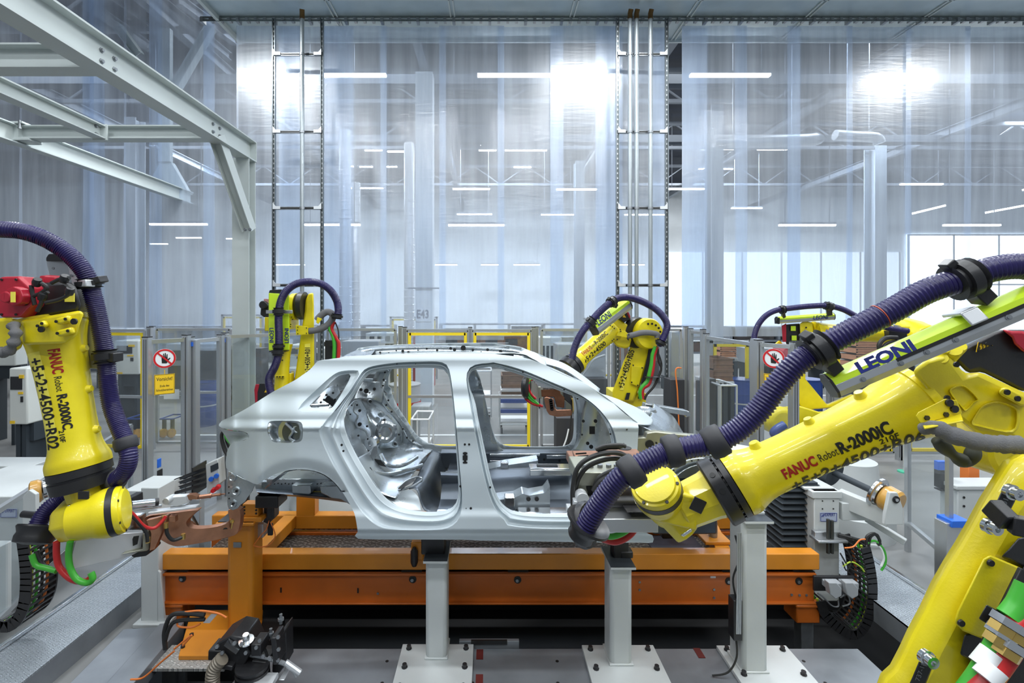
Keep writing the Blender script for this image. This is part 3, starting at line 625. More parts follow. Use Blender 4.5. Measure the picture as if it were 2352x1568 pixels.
# fuel filler bowl
m = MB(); o = pairs['fuel'][0]; c = centre(FUEL); rows = []
for f, off in ((1.0, 0.0), (0.985, 0.012), (0.93, 0.02), (0.86, 0.03), (0.75, 0.055), (0.6, 0.085), (0.42, 0.10), (0.2, 0.105), (0.02, 0.105)):
    rows.append([SD((c[0]+(a[0]-c[0])*f+ (1-f)*10, c[1]+(a[1]-c[1])*f+(1-f)*4), off) for a in o])
n = len(o); m.add([v for r in rows for v in r], [(j*n+k, j*n+(k+1) % n, (j+1)*n+(k+1) % n, (j+1)*n+k) for j in range(len(rows)-1) for k in range(n)])
fb = link('fuel_filler_bowl', m, CARI, near, smooth=50)
cN = SD(z5(612, 700), .055); m = MB(); m.lathe(cN, nrm(V(.25, 1, .05)), [(0, .098), (.004, .088), (.03, .082), (.07, .075), (.075, .05)], 32); nk = link('filler_neck', m, CARI, near, smooth=50)
m = MB(); m.lathe(cN+V(.012, -.006, 0), nrm(V(.25, 1, .05)), [(.0, .078), (.004, .078)], 28); link('neck_opening', m, CARD, nk)
m = MB(); m.tube(crv([cN+V(-.03, -.012, .07), cN+V(.02, -.014, .02), cN+V(.0, -.014, -.03), cN+V(.05, -.012, -.06)], 6), .009, 8); m.lathe(cN+V(.05, -.012, .03), (0, 1, 0), [(0, .03), (-.006, .02), (.004, .012)], 16); link('neck_bead', m, CARI, nk)
# structure showing behind the quarter window
m = MB(); m.surf([[P(*z5(740, 520), 3.62), P(*z5(800, 430), 3.7), P(*z5(880, 370), 3.8), P(*z5(960, 330), 3.9)], [P(*z5(800, 525), 3.6), P(*z5(850, 450), 3.66), P(*z5(910, 390), 3.76), P(*z5(975, 370), 3.9)], [P(*z5(900, 525), 3.58), P(*z5(930, 480), 3.64), P(*z5(950, 440), 3.74), P(*z5(985, 400), 3.88)]], 5); qp = link('quarter_inner_panel', m, CARI, car, solid=.004)
m = MB(); m.surf([[P(*z5(880, 340), 4.1), P(*z5(960, 270), 4.2), P(*z5(1060, 240), 4.3)], [P(*z5(920, 380), 4.1), P(*z5(990, 340), 4.2), P(*z5(1060, 300), 4.3)], [P(*z5(960, 380), 4.05), P(*z5(1000, 380), 4.15), P(*z5(1060, 330), 4.25)]], 4); link('rear_shelf_panel', m, CARI, car, solid=.004)
m = MB(); m.cyl(P(*z5(762, 494), 3.5), P(*z5(900, 488), 3.5), .012, 10); m.cyl(P(*z5(770, 480), 3.5), P(*z5(835, 415), 3.55), .008, 8); link('support_rod', m, CHROME, qp)
m = MB(); m.box(P(*z5(910, 458), 3.55), (.075, .02, .045), rot=Matrix.Rotation(.6, 3, 'Y')); link('black_clip', m, BLK, qp)
m = MB()
for x, y in ((880, 415), (900, 430), (862, 450), (838, 470), (820, 500), (930, 400), (945, 450), (790, 490)): m.lathe(P(*z5(x, y), 3.52), (0, 1, 0), [(0, .008), (.01, .008)], 8)
link('holes', m, INK, qp, smooth=0)
# tail lamp pocket
m = MB(); m.surf([[SD(z5(78, 662), .02), SD(z5(180, 684), .03), SD(z5(262, 692), .02), SD(z5(300, 722), .012)], [SD(z5(120, 720), .16), SD(z5(190, 715), .14), SD(z5(250, 722), .1), SD(z5(295, 728), .03)], [SD(z5(165, 795), .1), SD(z5(180, 775), .05), SD(z5(225, 766), .03), SD(z5(292, 740), .012)]], 5); link('tail_lamp_pocket', m, CARP, near)
# rear lower bracket plate with embossed rings
m = MB(); pl = px5([(145, 985), (200, 1012), (300, 1064), (345, 1080), (320, 1140), (290, 1180), (270, 1215), (235, 1240), (215, 1265), (180, 1280), (152, 1270), (138, 1240), (134, 1120), (140, 1050)])
m.prism([P(*p, 3.36) for p in pl], (0, 0.012, 0)); br = link('rear_bracket', m, CARI, car, bevel=.002, label='galvanised bracket plate below the tail')
m = MB()
for (x, y), rr in ((z5(200, 1138), .034), (z5(178, 1230), .028), (z5(172, 1035), .03)):
    m.lathe(P(x, y, 3.352), (0, 1, 0), [(0, rr*.45), (-.006, rr*.6), (-.006, rr*.9), (0.008, rr)], 20)
link('embossing', m, CARI, br)
m = MB()
for (x, y), rr in ((z5(205, 1136), .009), (z5(178, 1232), .009), (z5(150, 1192), .005), (z5(148, 1150), .005), (z5(148, 1105), .005)):
    m.lathe(P(x, y, 3.338), (0, 1, 0), [(0, rr), (.004, rr)], 12)
link('holes', m, INK, br, smooth=0)
# inner wheel arch and underbody behind it
m = MB(); rows = []
for dd in (3.20, 3.42, 3.62, 3.85):
    rows.append([P(690+math.cos(a)*(103-(dd-3.2)*12)*1.0, 1178-math.sin(a)*(97-(dd-3.2)*8)*1.0, 3.2) for a in [math.radians(q) for q in range(28, 160, 11)]])
rows = [[V(p.x, dd, p.z) for p in r] for r, dd in zip(rows, (3.22, 3.42, 3.62, 3.85))]
m.surf(rows, 2); link('wheel_arch_liner', m, CARI, car)
m = MB(); m.bb(P(600, 1122, 3.72), P(850, 1102, 3.76)); m.bb((P(612, 0, 3.7).x, 3.7, P(0, 1128, 3.7).z), (P(815, 0, 3.7).x, 3.9, P(0, 1100, 3.7).z)); link('rear_cross_member', m, CARI, car, bevel=.005)
m = MB()
for i in range(22): x, y = 622+i*8.2, 1110+(i % 2)*1.5; m.lathe(P(x, y, 3.695), (0, 1, 0), [(0, .0045), (.004, .0045)], 8)
link('hole_row', m, INK, car, smooth=0)
m = MB(); m.surf([[P(585, 1112, 3.78), P(700, 1122, 3.78), P(830, 1128, 3.7)], [P(590, 1130, 3.6), P(700, 1138, 3.6), P(840, 1150, 3.6)], [P(600, 1138, 3.9), P(700, 1142, 3.9), P(840, 1160, 3.9)]], 4); link('underfloor_rail', m, CARD, car)
m = MB(); m.prism([P(*z5(*p), 3.62) for p in ((620, 1092), (762, 1092), (765, 1155), (735, 1168), (650, 1168), (622, 1150))], (0, .1, 0)); m.prism([P(*z5(*p), 3.55) for p in ((830, 1100), (960, 1095), (1060, 1150), (1100, 1230), (1060, 1240), (990, 1200), (920, 1190), (840, 1150))], (0, .1, 0)); link('jacking_bracket', m, CARI, car, bevel=.006)
m = MB(); m.bb((P(585, 0, 3.6).x, 3.6, P(0, 1168, 3.6).z), (P(638, 0, 3.6).x, 3.78, P(0, 1140, 3.6).z)); m.bb((P(604, 0, 3.6).x, 3.65, P(0, 1200, 3.6).z), (P(622, 0, 3.6).x, 3.75, P(0, 1140, 3.6).z)); link('rear_clamp', m, BLK, car, bevel=.01)
# ---------- roof frame
m = MB(); yy = [(795, 818), (830, 803), (880, 796), (980, 793), (1080, 795), (1160, 799), (1200, 806), (1222, 822)]
m.surf([[P(x, y, 4.36) for x, y in yy], [P(x, y+3, 4.27) for x, y in yy], [P(x, y+11, 4.26) for x, y in yy], [P(x, y+19, 4.2) for x, y in yy], [P(x, y+22, 4.1) for x, y in yy]], 4); rr = link('roof_rail', m, CARI, car, solid=.004, label='far roof rail with punched holes')
m = MB(); random.seed(3)
for x, w_, hh, yo in ((848, 9, 3.4, 811), (873, 4, 4, 809), (893, 4, 4, 811), (925, 6, 2, 806), (938, 6, 2, 809), (980, 4, 4, 801), (1004, 5, 4, 804), (1035, 6, 3, 800), (1044, 7, 6, 803), (1064, 11, 8, 799), (1086, 5, 5, 804), (1120, 6, 3, 803), (1150, 7, 3, 807), (960, 3, 3, 804), (910, 3, 3, 805), (1105, 3, 3, 808)):
    m.lathe(P(x, yo, 4.235), (0, 1, 0.0), [(0, w_*.0021), (.004, w_*.0021)], 14)
link('holes', m, INK, rr, smooth=0)
m = MB(); m.surf([[P(782, 822, 3.48), P(800, 812, 3.9), P(820, 804, 4.3)], [P(800, 828, 3.5), P(818, 818, 3.9), P(840, 806, 4.3)], [P(850, 818, 3.5), P(855, 812, 3.9), P(862, 803, 4.3)]], 5); link('rear_header', m, CARI, car, solid=.004)
m = MB(); m.surf([[P(1190, 812, 3.5), P(1205, 803, 3.9), P(1210, 806, 4.3)], [P(1222, 823, 3.48), P(1232, 812, 3.9), P(1228, 810, 4.3)], [P(1256, 845, 3.44), P(1252, 828, 3.9), P(1240, 818, 4.3)]], 6); link('windscreen_header', m, CARP, car, solid=.004)
# near roof ditch flange
m = MB(); q = [(781, 820), (847, 816), (1000, 810), (1180, 810), (1222, 822), (1259, 843), (1333, 875), (1369, 896), (1410, 925), (1464, 970)]
m.surf([[SD((x, y+1), 0.0) for x, y in q], [SD((x, y), .035) for x, y in q], [SD((x, y+4), .06) for x, y in q], [SD((x, y+4), .10) for x, y in q]], 4); link('roof_ditch', m, CARP, near, solid=.003)
# far A pillar line
m = MB(); q = [(1240, 818), (1290, 832), (1330, 856), (1378, 893)]
m.surf([[P(x, y, 4.35) for x, y in q], [P(x-2, y+5, 4.25) for x, y in q], [P(x-3, y+11, 4.2) for x, y in q], [P(x-1, y+14, 4.1) for x, y in q]], 5); link('windscreen_pillar', m, CARP, car, solid=.004, label='far windscreen pillar')
# ---------- rear interior
m = MB()   # far wheel house dome
cx, cy = 880, 1000
rows = []
for (x, y, d) in ():
    pass
m.surf([[P(*z5(1130, 440), 4.45), P(*z5(1230, 455), 4.5), P(*z5(1330, 520), 4.55), P(*z5(1420, 620), 4.55), P(*z5(1450, 720), 4.55), P(*z5(1440, 800), 4.5)],
        [P(*z5(1120, 470), 4.3), P(*z5(1210, 500), 4.28), P(*z5(1300, 570), 4.26), P(*z5(1370, 650), 4.26), P(*z5(1400, 730), 4.3), P(*z5(1390, 810), 4.35)],
        [P(*z5(1150, 560), 4.18), P(*z5(1200, 590), 4.12), P(*z5(1260, 640), 4.1), P(*z5(1310, 700), 4.12), P(*z5(1330, 760), 4.18), P(*z5(1330, 820), 4.3)],
        [P(*z5(1170, 700), 4.14), P(*z5(1200, 720), 4.1), P(*z5(1240, 750), 4.1), P(*z5(1270, 790), 4.15), P(*z5(1280, 820), 4.2), P(*z5(1280, 840), 4.3)]], 6)
wh = link('wheel_house', m, CARI, car, solid=.004)
m = MB()
for x, y, r in ((1290, 560, .03), (1310, 610, .028), (1390, 650, .02), (1395, 785, .028), (1205, 462, .02), (1320, 700, .035)):
    m.lathe(P(*z5(x, y), 4.18), (0, 1, .3), [(0, r*.5), (-.004, r*.7), (.004, r)], 14)
link('embossing', m, CARI, wh)
m = MB()
for x, y, r in ((1315, 605, .011), (1396, 782, .014), (1210, 463, .014), (1385, 650, .009), (1425, 712, .009)): m.lathe(P(*z5(x, y), 4.15), (0, 1, .2), [(0, r), (.006, r)], 10)
link('holes', m, INK, wh, smooth=0)
m = MB()   # rear bulkhead / c-pillar inner reinforcement on the left
m.surf([[P(*z5(1090, 455), 4.0), P(*z5(1140, 450), 4.2), P(*z5(1180, 520), 4.2)], [P(*z5(1030, 520), 3.8), P(*z5(1110, 560), 3.95), P(*z5(1200, 640), 4.05)], [P(*z5(1000, 640), 3.7), P(*z5(1110, 690), 3.85), P(*z5(1225, 700), 3.98)], [P(*z5(1040, 780), 3.65), P(*z5(1130, 800), 3.8), P(*z5(1220, 800), 3.9)], [P(*z5(1110, 890), 3.6), P(*z5(1170, 900), 3.75), P(*z5(1230, 880), 3.85)]], 5)
sb = link('seat_back_panel', m, CARI, car, solid=.004)
m = MB(); m.tube(crv([P(*z5(*p), 3.86) for p in ((1100, 470), (1085, 530), (1115, 570), (1100, 620), (1120, 660), (1170, 680), (1195, 730), (1200, 790))], 5), .008, 8); link('bead', m, CARI, sb)
m = MB()
for x, y, r in ((1110, 490, .008), (1130, 532, .012), (1185, 650, .009), (1070, 492, .006), (1060, 560, .006), (1130, 635, .016), (1120, 720, .008), (1190, 745, .007), (1050, 760, .006), (1030, 605, .005)): m.lathe(P(*z5(x, y), 3.8), (0, 1, 0), [(0, r), (.01, r)], 10)
link('holes', m, INK, sb, smooth=0)
m = MB(); m.lathe(P(*z5(1325, 695), 4.08), (0, 1, .1), [(0, .045), (-.012, .06), (-.012, .085), (.01, .10)], 24); m.lathe(P(*z5(1220, 775), 3.86), (.2, 1, 0), [(0, .02), (-.02, .025), (-.02, .055), (.02, .06)], 16); link('belt_anchor', m, CHROME, sb)
# far upper c pillar / parcel area
m = MB(); m.surf([[P(*z5(1150, 310), 4.4), P(*z5(1250, 315), 4.4), P(*z5(1330, 300), 4.45)], [P(*z5(1110, 380), 4.35), P(*z5(1230, 385), 4.38), P(*z5(1310, 400), 4.4)], [P(*z5(1080, 450), 4.3), P(*z5(1200, 440), 4.34), P(*z5(1300, 480), 4.4)]], 5); link('parcel_shelf_support', m, CARI, car, solid=.004)
m = MB()
for x, y, r in ((1140, 375, .014), (1180, 385, .022), (1240, 370, .014), (1205, 398, .007)): m.lathe(P(*z5(x, y), 4.3), (0, 1, 0), [(0, r), (.01, r)], 12)
link('holes', m, INK, car, smooth=0)
m = MB(); m.surf([[P(*z5(1285, 240), 4.45), P(*z5(1335, 240), 4.45)], [P(*z5(1255, 330), 4.42), P(*z5(1300, 340), 4.42)], [P(*z5(1270, 420), 4.42), P(*z5(1330, 440), 4.42)], [P(*z5(1310, 490), 4.42), P(*z5(1380, 520), 4.45)], [P(*z5(1430, 630), 4.45), P(*z5(1480, 650), 4.5)], [P(*z5(1490, 740), 4.5), P(*z5(1560, 770), 4.55)], [P(*z5(1560, 790), 4.5), P(*z5(1610, 810), 4.55)]], 5); link('door_pillar', m, CARI, car, solid=.02, label='far rear door pillar with punched holes')
m = MB()
for x, y in ((1320, 245), (1310, 300), (1305, 345), (1345, 455), (1370, 540), (1455, 670), (1485, 735), (1330, 490), (1530, 760)): m.lathe(P(*z5(x, y), 4.37), (0, 1, 0), [(0, .009), (.01, .009)], 10)
link('holes', m, INK, car, smooth=0)
# rear seat pan
zf = lambda y, d: P(0, y, d).z
m = MB()
R = [[(1080, 900, 3.32), (1180, 850, 3.6), (1250, 800, 3.95), (1290, 790, 4.3), (1440, 770, 4.6)],
     [(1180, 1000, 3.32), (1230, 930, 3.6), (1290, 870, 3.95), (1330, 840, 4.25), (1560, 790, 4.6)],
     [(1240, 1080, 3.32), (1290, 990, 3.6), (1340, 935, 3.9), (1440, 870, 4.2), (1600, 812, 4.6)],
     [(1290, 1150, 3.32), (1360, 1060, 3.55), (1420, 985, 3.85), (1500, 900, 4.15), (1650, 818, 4.6)],
     [(1400, 1190, 3.32), (1480, 1090, 3.55), (1540, 1000, 3.85), (1600, 900, 4.2), (1680, 825, 4.6)]]
m.surf([[P(*z5(x, y), d) for x, y, d in r] for r in R], 6); sp = link('rear_floor', m, CARI, car, solid=.004)
m = MB()
m.tube(crv([P(*z5(*p)[:2], d) for p, d in (((1290, 860), 3.8), ((1330, 930), 3.75), ((1400, 950), 3.8), ((1480, 930), 3.85), ((1560, 880), 4.05))], 6), .016, 8)
m.tube(crv([P(*z5(*p)[:2], d) for p, d in (((1240, 1000), 3.5), ((1330, 1010), 3.62), ((1400, 1000), 3.7), ((1500, 975), 3.85), ((1600, 940), 3.98))], 6), .016, 8)
m.tube(crv([P(*z5(*p)[:2], d) for p, d in (((1410, 1120), 3.46), ((1480, 1060), 3.56), ((1560, 1030), 3.66), ((1600, 1045), 3.66), ((1540, 1090), 3.56), ((1440, 1130), 3.46))], 6), .008, 8)
link('bead', m, CARI, sp)
m = MB(); m.surf([[P(*z5(1415, 1122), 3.44), P(*z5(1480, 1065), 3.54), P(*z5(1540, 1040), 3.62)], [P(*z5(1440, 1120), 3.43), P(*z5(1500, 1085), 3.5), P(*z5(1550, 1055), 3.6)]], 4); link('opening', m, INK, sp)
m = MB(); m.prism([P(*z5(*p), 3.46) for p in ((1175, 955), (1210, 960), (1235, 1000), (1275, 1040), (1255, 1080), (1225, 1065), (1190, 1010))], (0, .01, .0)); m.prism([P(*z5(*p), 3.7) for p in ((1240, 895), (1290, 905), (1330, 955), (1290, 945), (1250, 930))], (0, .01, .0)); link('opening', m, INK, sp, smooth=0)
m = MB(); m.prism([P(*z5(*p), 3.66) for p in ((1235, 800), (1260, 795), (1262, 840), (1240, 905), (1205, 880), (1215, 845))], (0, .012, 0)); link('latch_bracket', m, STEEL, sp, bevel=.003)
# heel board and dark centre floor
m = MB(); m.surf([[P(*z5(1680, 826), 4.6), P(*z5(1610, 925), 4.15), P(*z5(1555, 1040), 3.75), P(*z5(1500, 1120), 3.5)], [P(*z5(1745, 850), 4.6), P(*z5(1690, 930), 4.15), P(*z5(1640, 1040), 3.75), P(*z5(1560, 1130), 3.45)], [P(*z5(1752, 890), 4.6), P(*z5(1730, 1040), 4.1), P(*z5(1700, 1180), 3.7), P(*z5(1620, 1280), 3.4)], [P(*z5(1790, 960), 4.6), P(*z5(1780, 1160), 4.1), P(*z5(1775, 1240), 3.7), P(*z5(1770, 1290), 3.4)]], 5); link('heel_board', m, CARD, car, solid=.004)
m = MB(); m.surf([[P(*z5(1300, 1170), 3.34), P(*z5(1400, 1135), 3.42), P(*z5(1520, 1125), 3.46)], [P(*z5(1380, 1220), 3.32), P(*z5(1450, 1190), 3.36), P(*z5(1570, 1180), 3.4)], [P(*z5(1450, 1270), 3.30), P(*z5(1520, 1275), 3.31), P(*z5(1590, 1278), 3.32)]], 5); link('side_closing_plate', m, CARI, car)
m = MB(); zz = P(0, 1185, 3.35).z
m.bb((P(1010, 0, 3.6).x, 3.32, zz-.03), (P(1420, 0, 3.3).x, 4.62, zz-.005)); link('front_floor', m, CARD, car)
m = MB()
def hump(x0, x1, h0, h1, yc, wd, zb):
    rows = []
    for x, h in ((x0, h0), ((x0+x1)/2, (h0+h1)/2), (x1, h1)):
        rows.append([V(x, yc-wd, zb), V(x, yc-wd*.75, zb+h*.55), V(x, yc-wd*.4, zb+h*.95), V(x, yc, zb+h), V(x, yc+wd*.4, zb+h*.95), V(x, yc+wd*.75, zb+h*.55), V(x, yc+wd, zb)])
    m.surf(rows, 5)
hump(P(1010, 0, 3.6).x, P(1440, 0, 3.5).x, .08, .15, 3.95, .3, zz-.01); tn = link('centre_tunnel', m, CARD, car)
m = MB(); a = P(*z6(380, 985), 3.75); b = P(*z6(690, 985), 3.75); m.bb((a.x, 3.72, a.z-.03), (b.x, 3.76, a.z+.02)); m.bb((a.x, 3.72, a.z+.02), (b.x, 3.84, a.z+.03)); link('tunnel_bracket', m, CHROME, tn, bevel=.006)
m = MB(); m.bb((a.x+.06, 3.76, a.z+.031), (b.x-.1, 3.81, a.z+.034)); link('opening', m, INK, tn, smooth=0)
# seat cross members
def member(pts, y0, y1, zlo, name='seat_cross_member', mt=CARI):
    m = MB(); rows = [[V(x, y0, zlo) for x, z in pts], [V(x, y0+.01, z) for x, z in pts], [V(x, y1-.01, z) for x, z in pts], [V(x, y1, zlo) for x, z in pts]]
    for r0, r1 in zip(rows, rows[1:]):
        n = len(r0); m.add(r0+r1, [(i, i+1, n+i+1, n+i) for i in range(n-1)])
    m.add([rows[0][0], rows[1][0], rows[2][0], rows[3][0]], [(0, 1, 2, 3)]); m.add([rows[0][-1], rows[1][-1], rows[2][-1], rows[3][-1]], [(0, 1, 2, 3)])
    return link(name, m, mt, car, smooth=30, bevel=.006)
def X(px, d): return P(px, 0, d).x
def Z(py, d): return P(0, py, d).z
mm = member([(X(1135, 3.5), Z(1145, 3.5)), (X(1180, 3.5), Z(1140, 3.5)), (X(1200, 3.5), Z(1130, 3.5)), (X(1215, 3.5), Z(1134, 3.5)), (X(1250, 3.5), Z(1128, 3.5)), (X(1262, 3.5), Z(1112, 3.5))], 3.46, 3.62, zz)
m = MB()
for x in (1214, 1233): m.lathe(P(x, 1146, 3.455), (0, 1, 0), [(0, .016), (.004, .016)], 14)
link('holes', m, INK, mm, smooth=0)
member([(X(1118, 4.2), Z(1075, 4.2)), (X(1160, 4.2), Z(1066, 4.2)), (X(1200, 4.2), Z(1060, 4.2)), (X(1235, 4.2), Z(1055, 4.2))], 4.16, 4.34, zz)
m = MB(); m.bb((X(1158, 3.5), 3.42, zz), (X(1182, 3.5), 3.50, Z(1142, 3.42))); m.bb((X(1150, 4.1), 4.10, zz), (X(1168, 4.1), 4.16, Z(1062, 4.1))); link('seat_bracket', m, CHROME, car, bevel=.008)
m = MB(); m.bb((X(1010, 3.4), 3.34, Z(1160, 3.4)), (X(1400, 3.4), 3.37, Z(1145, 3.4)+.0)); 
m = MB(); m.bb((X(1190, 3.33), 3.31, zz), (X(1420, 3.33), 3.42, zz+.035)); m.bb((X(1000, 3.33), 3.31, zz), (X(1042, 3.33), 3.42, zz+.02)); link('sill_flange', m, CHROME, car, bevel=.006)
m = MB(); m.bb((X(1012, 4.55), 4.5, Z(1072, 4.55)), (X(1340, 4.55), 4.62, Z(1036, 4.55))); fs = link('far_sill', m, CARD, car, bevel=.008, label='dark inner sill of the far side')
m = MB(); m.bb((X(1125, 4.49), 4.47, Z(1046, 4.49)), (X(1240, 4.49), 4.499, Z(1041, 4.49))); m.bb((X(1255, 4.49), 4.47, Z(1052, 4.49)), (X(1300, 4.49), 4.499, Z(1044, 4.49))); m.bb((X(1125, 4.49), 4.46, Z(1066, 4.49)), (X(1235, 4.49), 4.499, Z(1055, 4.49))); link('sill_strip', m, CHROME, fs, bevel=.003)
m = MB()
for x, y in ((1250, 1055), (1285, 1058), (1312, 1056), (1340, 1050)): m.lathe(P(x, y, 4.495), (0, 1, 0), [(0, .012), (.004, .012)], 10)
link('holes', m, INK, fs, smooth=0)
m = MB(); m.surf([[P(*z5(1735, 990), 3.9), P(*z5(1870, 995), 3.9)], [P(*z5(1740, 1015), 3.8), P(*z5(1872, 1020), 3.8)], [P(*z5(1745, 1100), 3.8), P(*z5(1875, 1110), 3.8)], [P(*z5(1780, 1210), 3.75), P(*z5(1875, 1210), 3.75)]], 3); link('tunnel_closing_plate', m, CARD, car)
# ---------- front end
m = MB()   # dark footwell side and bulkhead seen through the front door opening
m.surf([[P(1345, 915, 4.5), P(1380, 925, 4.3), P(1405, 960, 3.9)], [P(1335, 960, 4.5), P(1375, 970, 4.3), P(1410, 1000, 3.85)], [P(1330, 1005, 4.5), P(1365, 1010, 4.3), P(1412, 1050, 3.8)], [P(1315, 1035, 4.5), P(1350, 1045, 4.3), P(1415, 1100, 3.7)]], 4); bh = link('bulkhead', m, CARI, car, solid=.004)
m = MB()
for x, y, r in ((1340, 967, .013), (1368, 967, .016), (1350, 1018, .015), (1358, 1026, .018), (1337, 998, .008)): m.lathe(P(x, y, 4.2), (0, 1, 0), [(0, r), (.01, r)], 12)
m.bb(P(1354, 979, 4.2), P(1366, 996, 4.21)); link('holes', m, INK, bh, smooth=0)
m = MB(); m.surf([[P(1348, 905, 4.55), P(1380, 905, 4.1), P(1372, 902, 3.75), P(1378, 905, 3.45)], [P(1395, 920, 4.6), P(1425, 920, 4.2), P(1415, 918, 3.8), P(1412, 930, 3.42)], [P(1445, 936, 4.6), P(1470, 940, 4.25), P(1460, 950, 3.85), P(1450, 962, 3.4)], [P(1475, 955, 4.6), P(1498, 962, 4.3), P(1495, 975, 3.9), P(1466, 975, 3.35)]], 6); cw = link('cowl', m, CARP, car, solid=.004)
m = MB()
for x, y, d in ((1404, 925, 4.0), (1430, 938, 4.05), (1415, 952, 3.8), (1455, 948, 4.2)): m.lathe(P(x, y, d), (0, .2, 1), [(-.01, .05), (.012, .035), (.012, .02), (.0, .018)], 18)
for i in range(5): m.bar(P(1405+i*9, 932+i*4, 4.02), P(1395+i*9, 944+i*4, 3.85), .015, .018)
link('embossing', m, CARI, cw)
m = MB(); m.lathe(P(1480, 938, 4.55), (0, 0, 1), [(-.25, .13), (-.04, .12), (0, .1), (.01, .06), (-.005, .05), (-.005, .022)], 24); m.lathe(P(1500, 1030, 3.6), (0, 0, 1), [(-.2, .13), (-.05, .12), (-.02, .1), (-.02, .05)], 24); link('strut_tower', m, CARI, car)
m = MB()
m.surf([[P(1500, 925, 4.7), P(1545, 955, 4.7), P(1575, 1000, 4.65), P(1620, 1020, 4.6)], [P(1495, 950, 4.4), P(1540, 975, 4.4), P(1570, 1010, 4.4), P(1640, 1030, 4.4)], [P(1480, 968, 4.1), P(1520, 990, 4.1), P(1570, 1018, 4.1), P(1660, 1040, 4.1)], [P(1466, 975, 3.6), P(1500, 990, 3.6), P(1560, 1005, 3.6), P(1620, 1010, 3.6)]], 6); link('engine_bay_panel', m, CARI, car, solid=.005)
m = MB(); m.bar(P(1478, 930, 4.75), P(1575, 947, 4.75), .1, .05); m.bar(P(1575, 945, 4.75), P(1580, 955, 4.75), .05, .05); link('front_rail', m, CARI, car, bevel=.006, label='far fender rail with a notched end')
m = MB(); m.prism([P(*z6(*p), 3.42) for p in ((1185, 735), (1250, 735), (1260, 700), (1330, 690), (1500, 708), (1640, 720), (1700, 745), (1700, 800), (1500, 815), (1320, 830), (1260, 850), (1250, 900), (1185, 900))], (0, .06, 0)); fr = link('front_rail', m, ZINC, car, bevel=.006, label='near zinc grey fender rail with large round holes')
m = MB()
for x, y, r in ((1283, 785, .03), (1500, 758, .022), (1565, 763, .02), (1333, 775, .007), (1425, 760, .006)): m.lathe(P(*z6(x, y), 3.412), (0, 1, 0), [(0, r), (.004, r)], 18)
link('holes', m, INK, fr, smooth=0)
m = MB(); m.surf([[P(1500, 1005, 3.7), P(1600, 1008, 3.7), P(1690, 1020, 3.7), P(1735, 1028, 3.6)], [P(1500, 1020, 3.5), P(1600, 1025, 3.5), P(1680, 1035, 3.5), P(1738, 1038, 3.5)], [P(1560, 1040, 3.45), P(1620, 1045, 3.45), P(1680, 1050, 3.45), P(1730, 1050, 3.45)]], 5); link('front_crossmember', m, CARP, car, solid=.005)
m = MB(); rows = []
for dd, k in ((3.5, 1), (3.6, .96), (4.0, .93)):
    rows.append([P(1608+math.cos(a)*92*k, 1170-math.sin(a)*108*k, 3.5) for a in [math.radians(q) for q in range(-20, 200, 15)]])
m.surf([[V(p.x, dd, p.z) for p in r] for r, dd in zip(rows, (3.45, 3.6, 3.95))], 2); m.surf([[P(1608+math.cos(a)*r_, 1170-math.sin(a)*(r_+16), 3.45) for a in [math.radians(q) for q in range(-20, 200, 15)]] for r_ in (92, 104)], 2); ff = link('front_wheel_arch', m, CARI, car, solid=.004)
m = MB()
for a in range(20, 170, 9): m.lathe(P(1608+math.cos(math.radians(a))*98, 1170-math.sin(math.radians(a))*114, 3.44), (0, 1, 0), [(0, .006), (.004, .006)], 8)
link('holes', m, INK, ff, smooth=0)
m = MB(); m.bb(P(1500, 1100, 3.9), P(1600, 1180, 4.3)); link('suspension_carrier', m, CARD, car, bevel=.02)
# small marks on the near side: holes of the pillar, slots
m = MB()
for x, y, r in ((1920, 785, .007), (1952, 785, .007), (1965, 1265, .008), (1930, 1265, .003), (1885, 1100, .007), (2110, 1108, .007), (995, 790, .008), (1008, 835, .007), (1410, 182, .004), (1550, 182, .003)):
    p = z5(x, y); m.lathe(SD(p, .018 if x in (1885, 2110, 995, 1008, 1410, 1550) else -.003), (0, 1, 0), [(0, r), (.006, r)], 12)
p = z5(1922, 885); q = SD(p, -.003); m.box(q, (.016, .006, .075)); m.box(q+V(0, 0, .0), (.032, .005, .03)); m.box(q+V(0, 0, -.032), (.03, .005, .01)); m.box(q+V(0, 0, .03), (.03, .005, .01))
for x, y in ((1110, 674), (988, 708), (740, 443), (490, 298), (330, 243), (640, 375), (870, 468)):
    p = z6(x, y); m.lathe(SD(p, -.003 if x in (1110, 740, 640) else .012), (0, 1, 0), [(0, .006), (.006, .006)], 10)
link('holes', m, INK, near, smooth=0)
# front sill bracket
m = MB(); m.prism([P(*z6(*p), 3.24) for p in ((1190, 1345), (1250, 1345), (1250, 1370), (1240, 1380), (1240, 1450), (1190, 1450))], (0, .012, 0)); link('sill_bracket', m, CARP, near, bevel=.002)
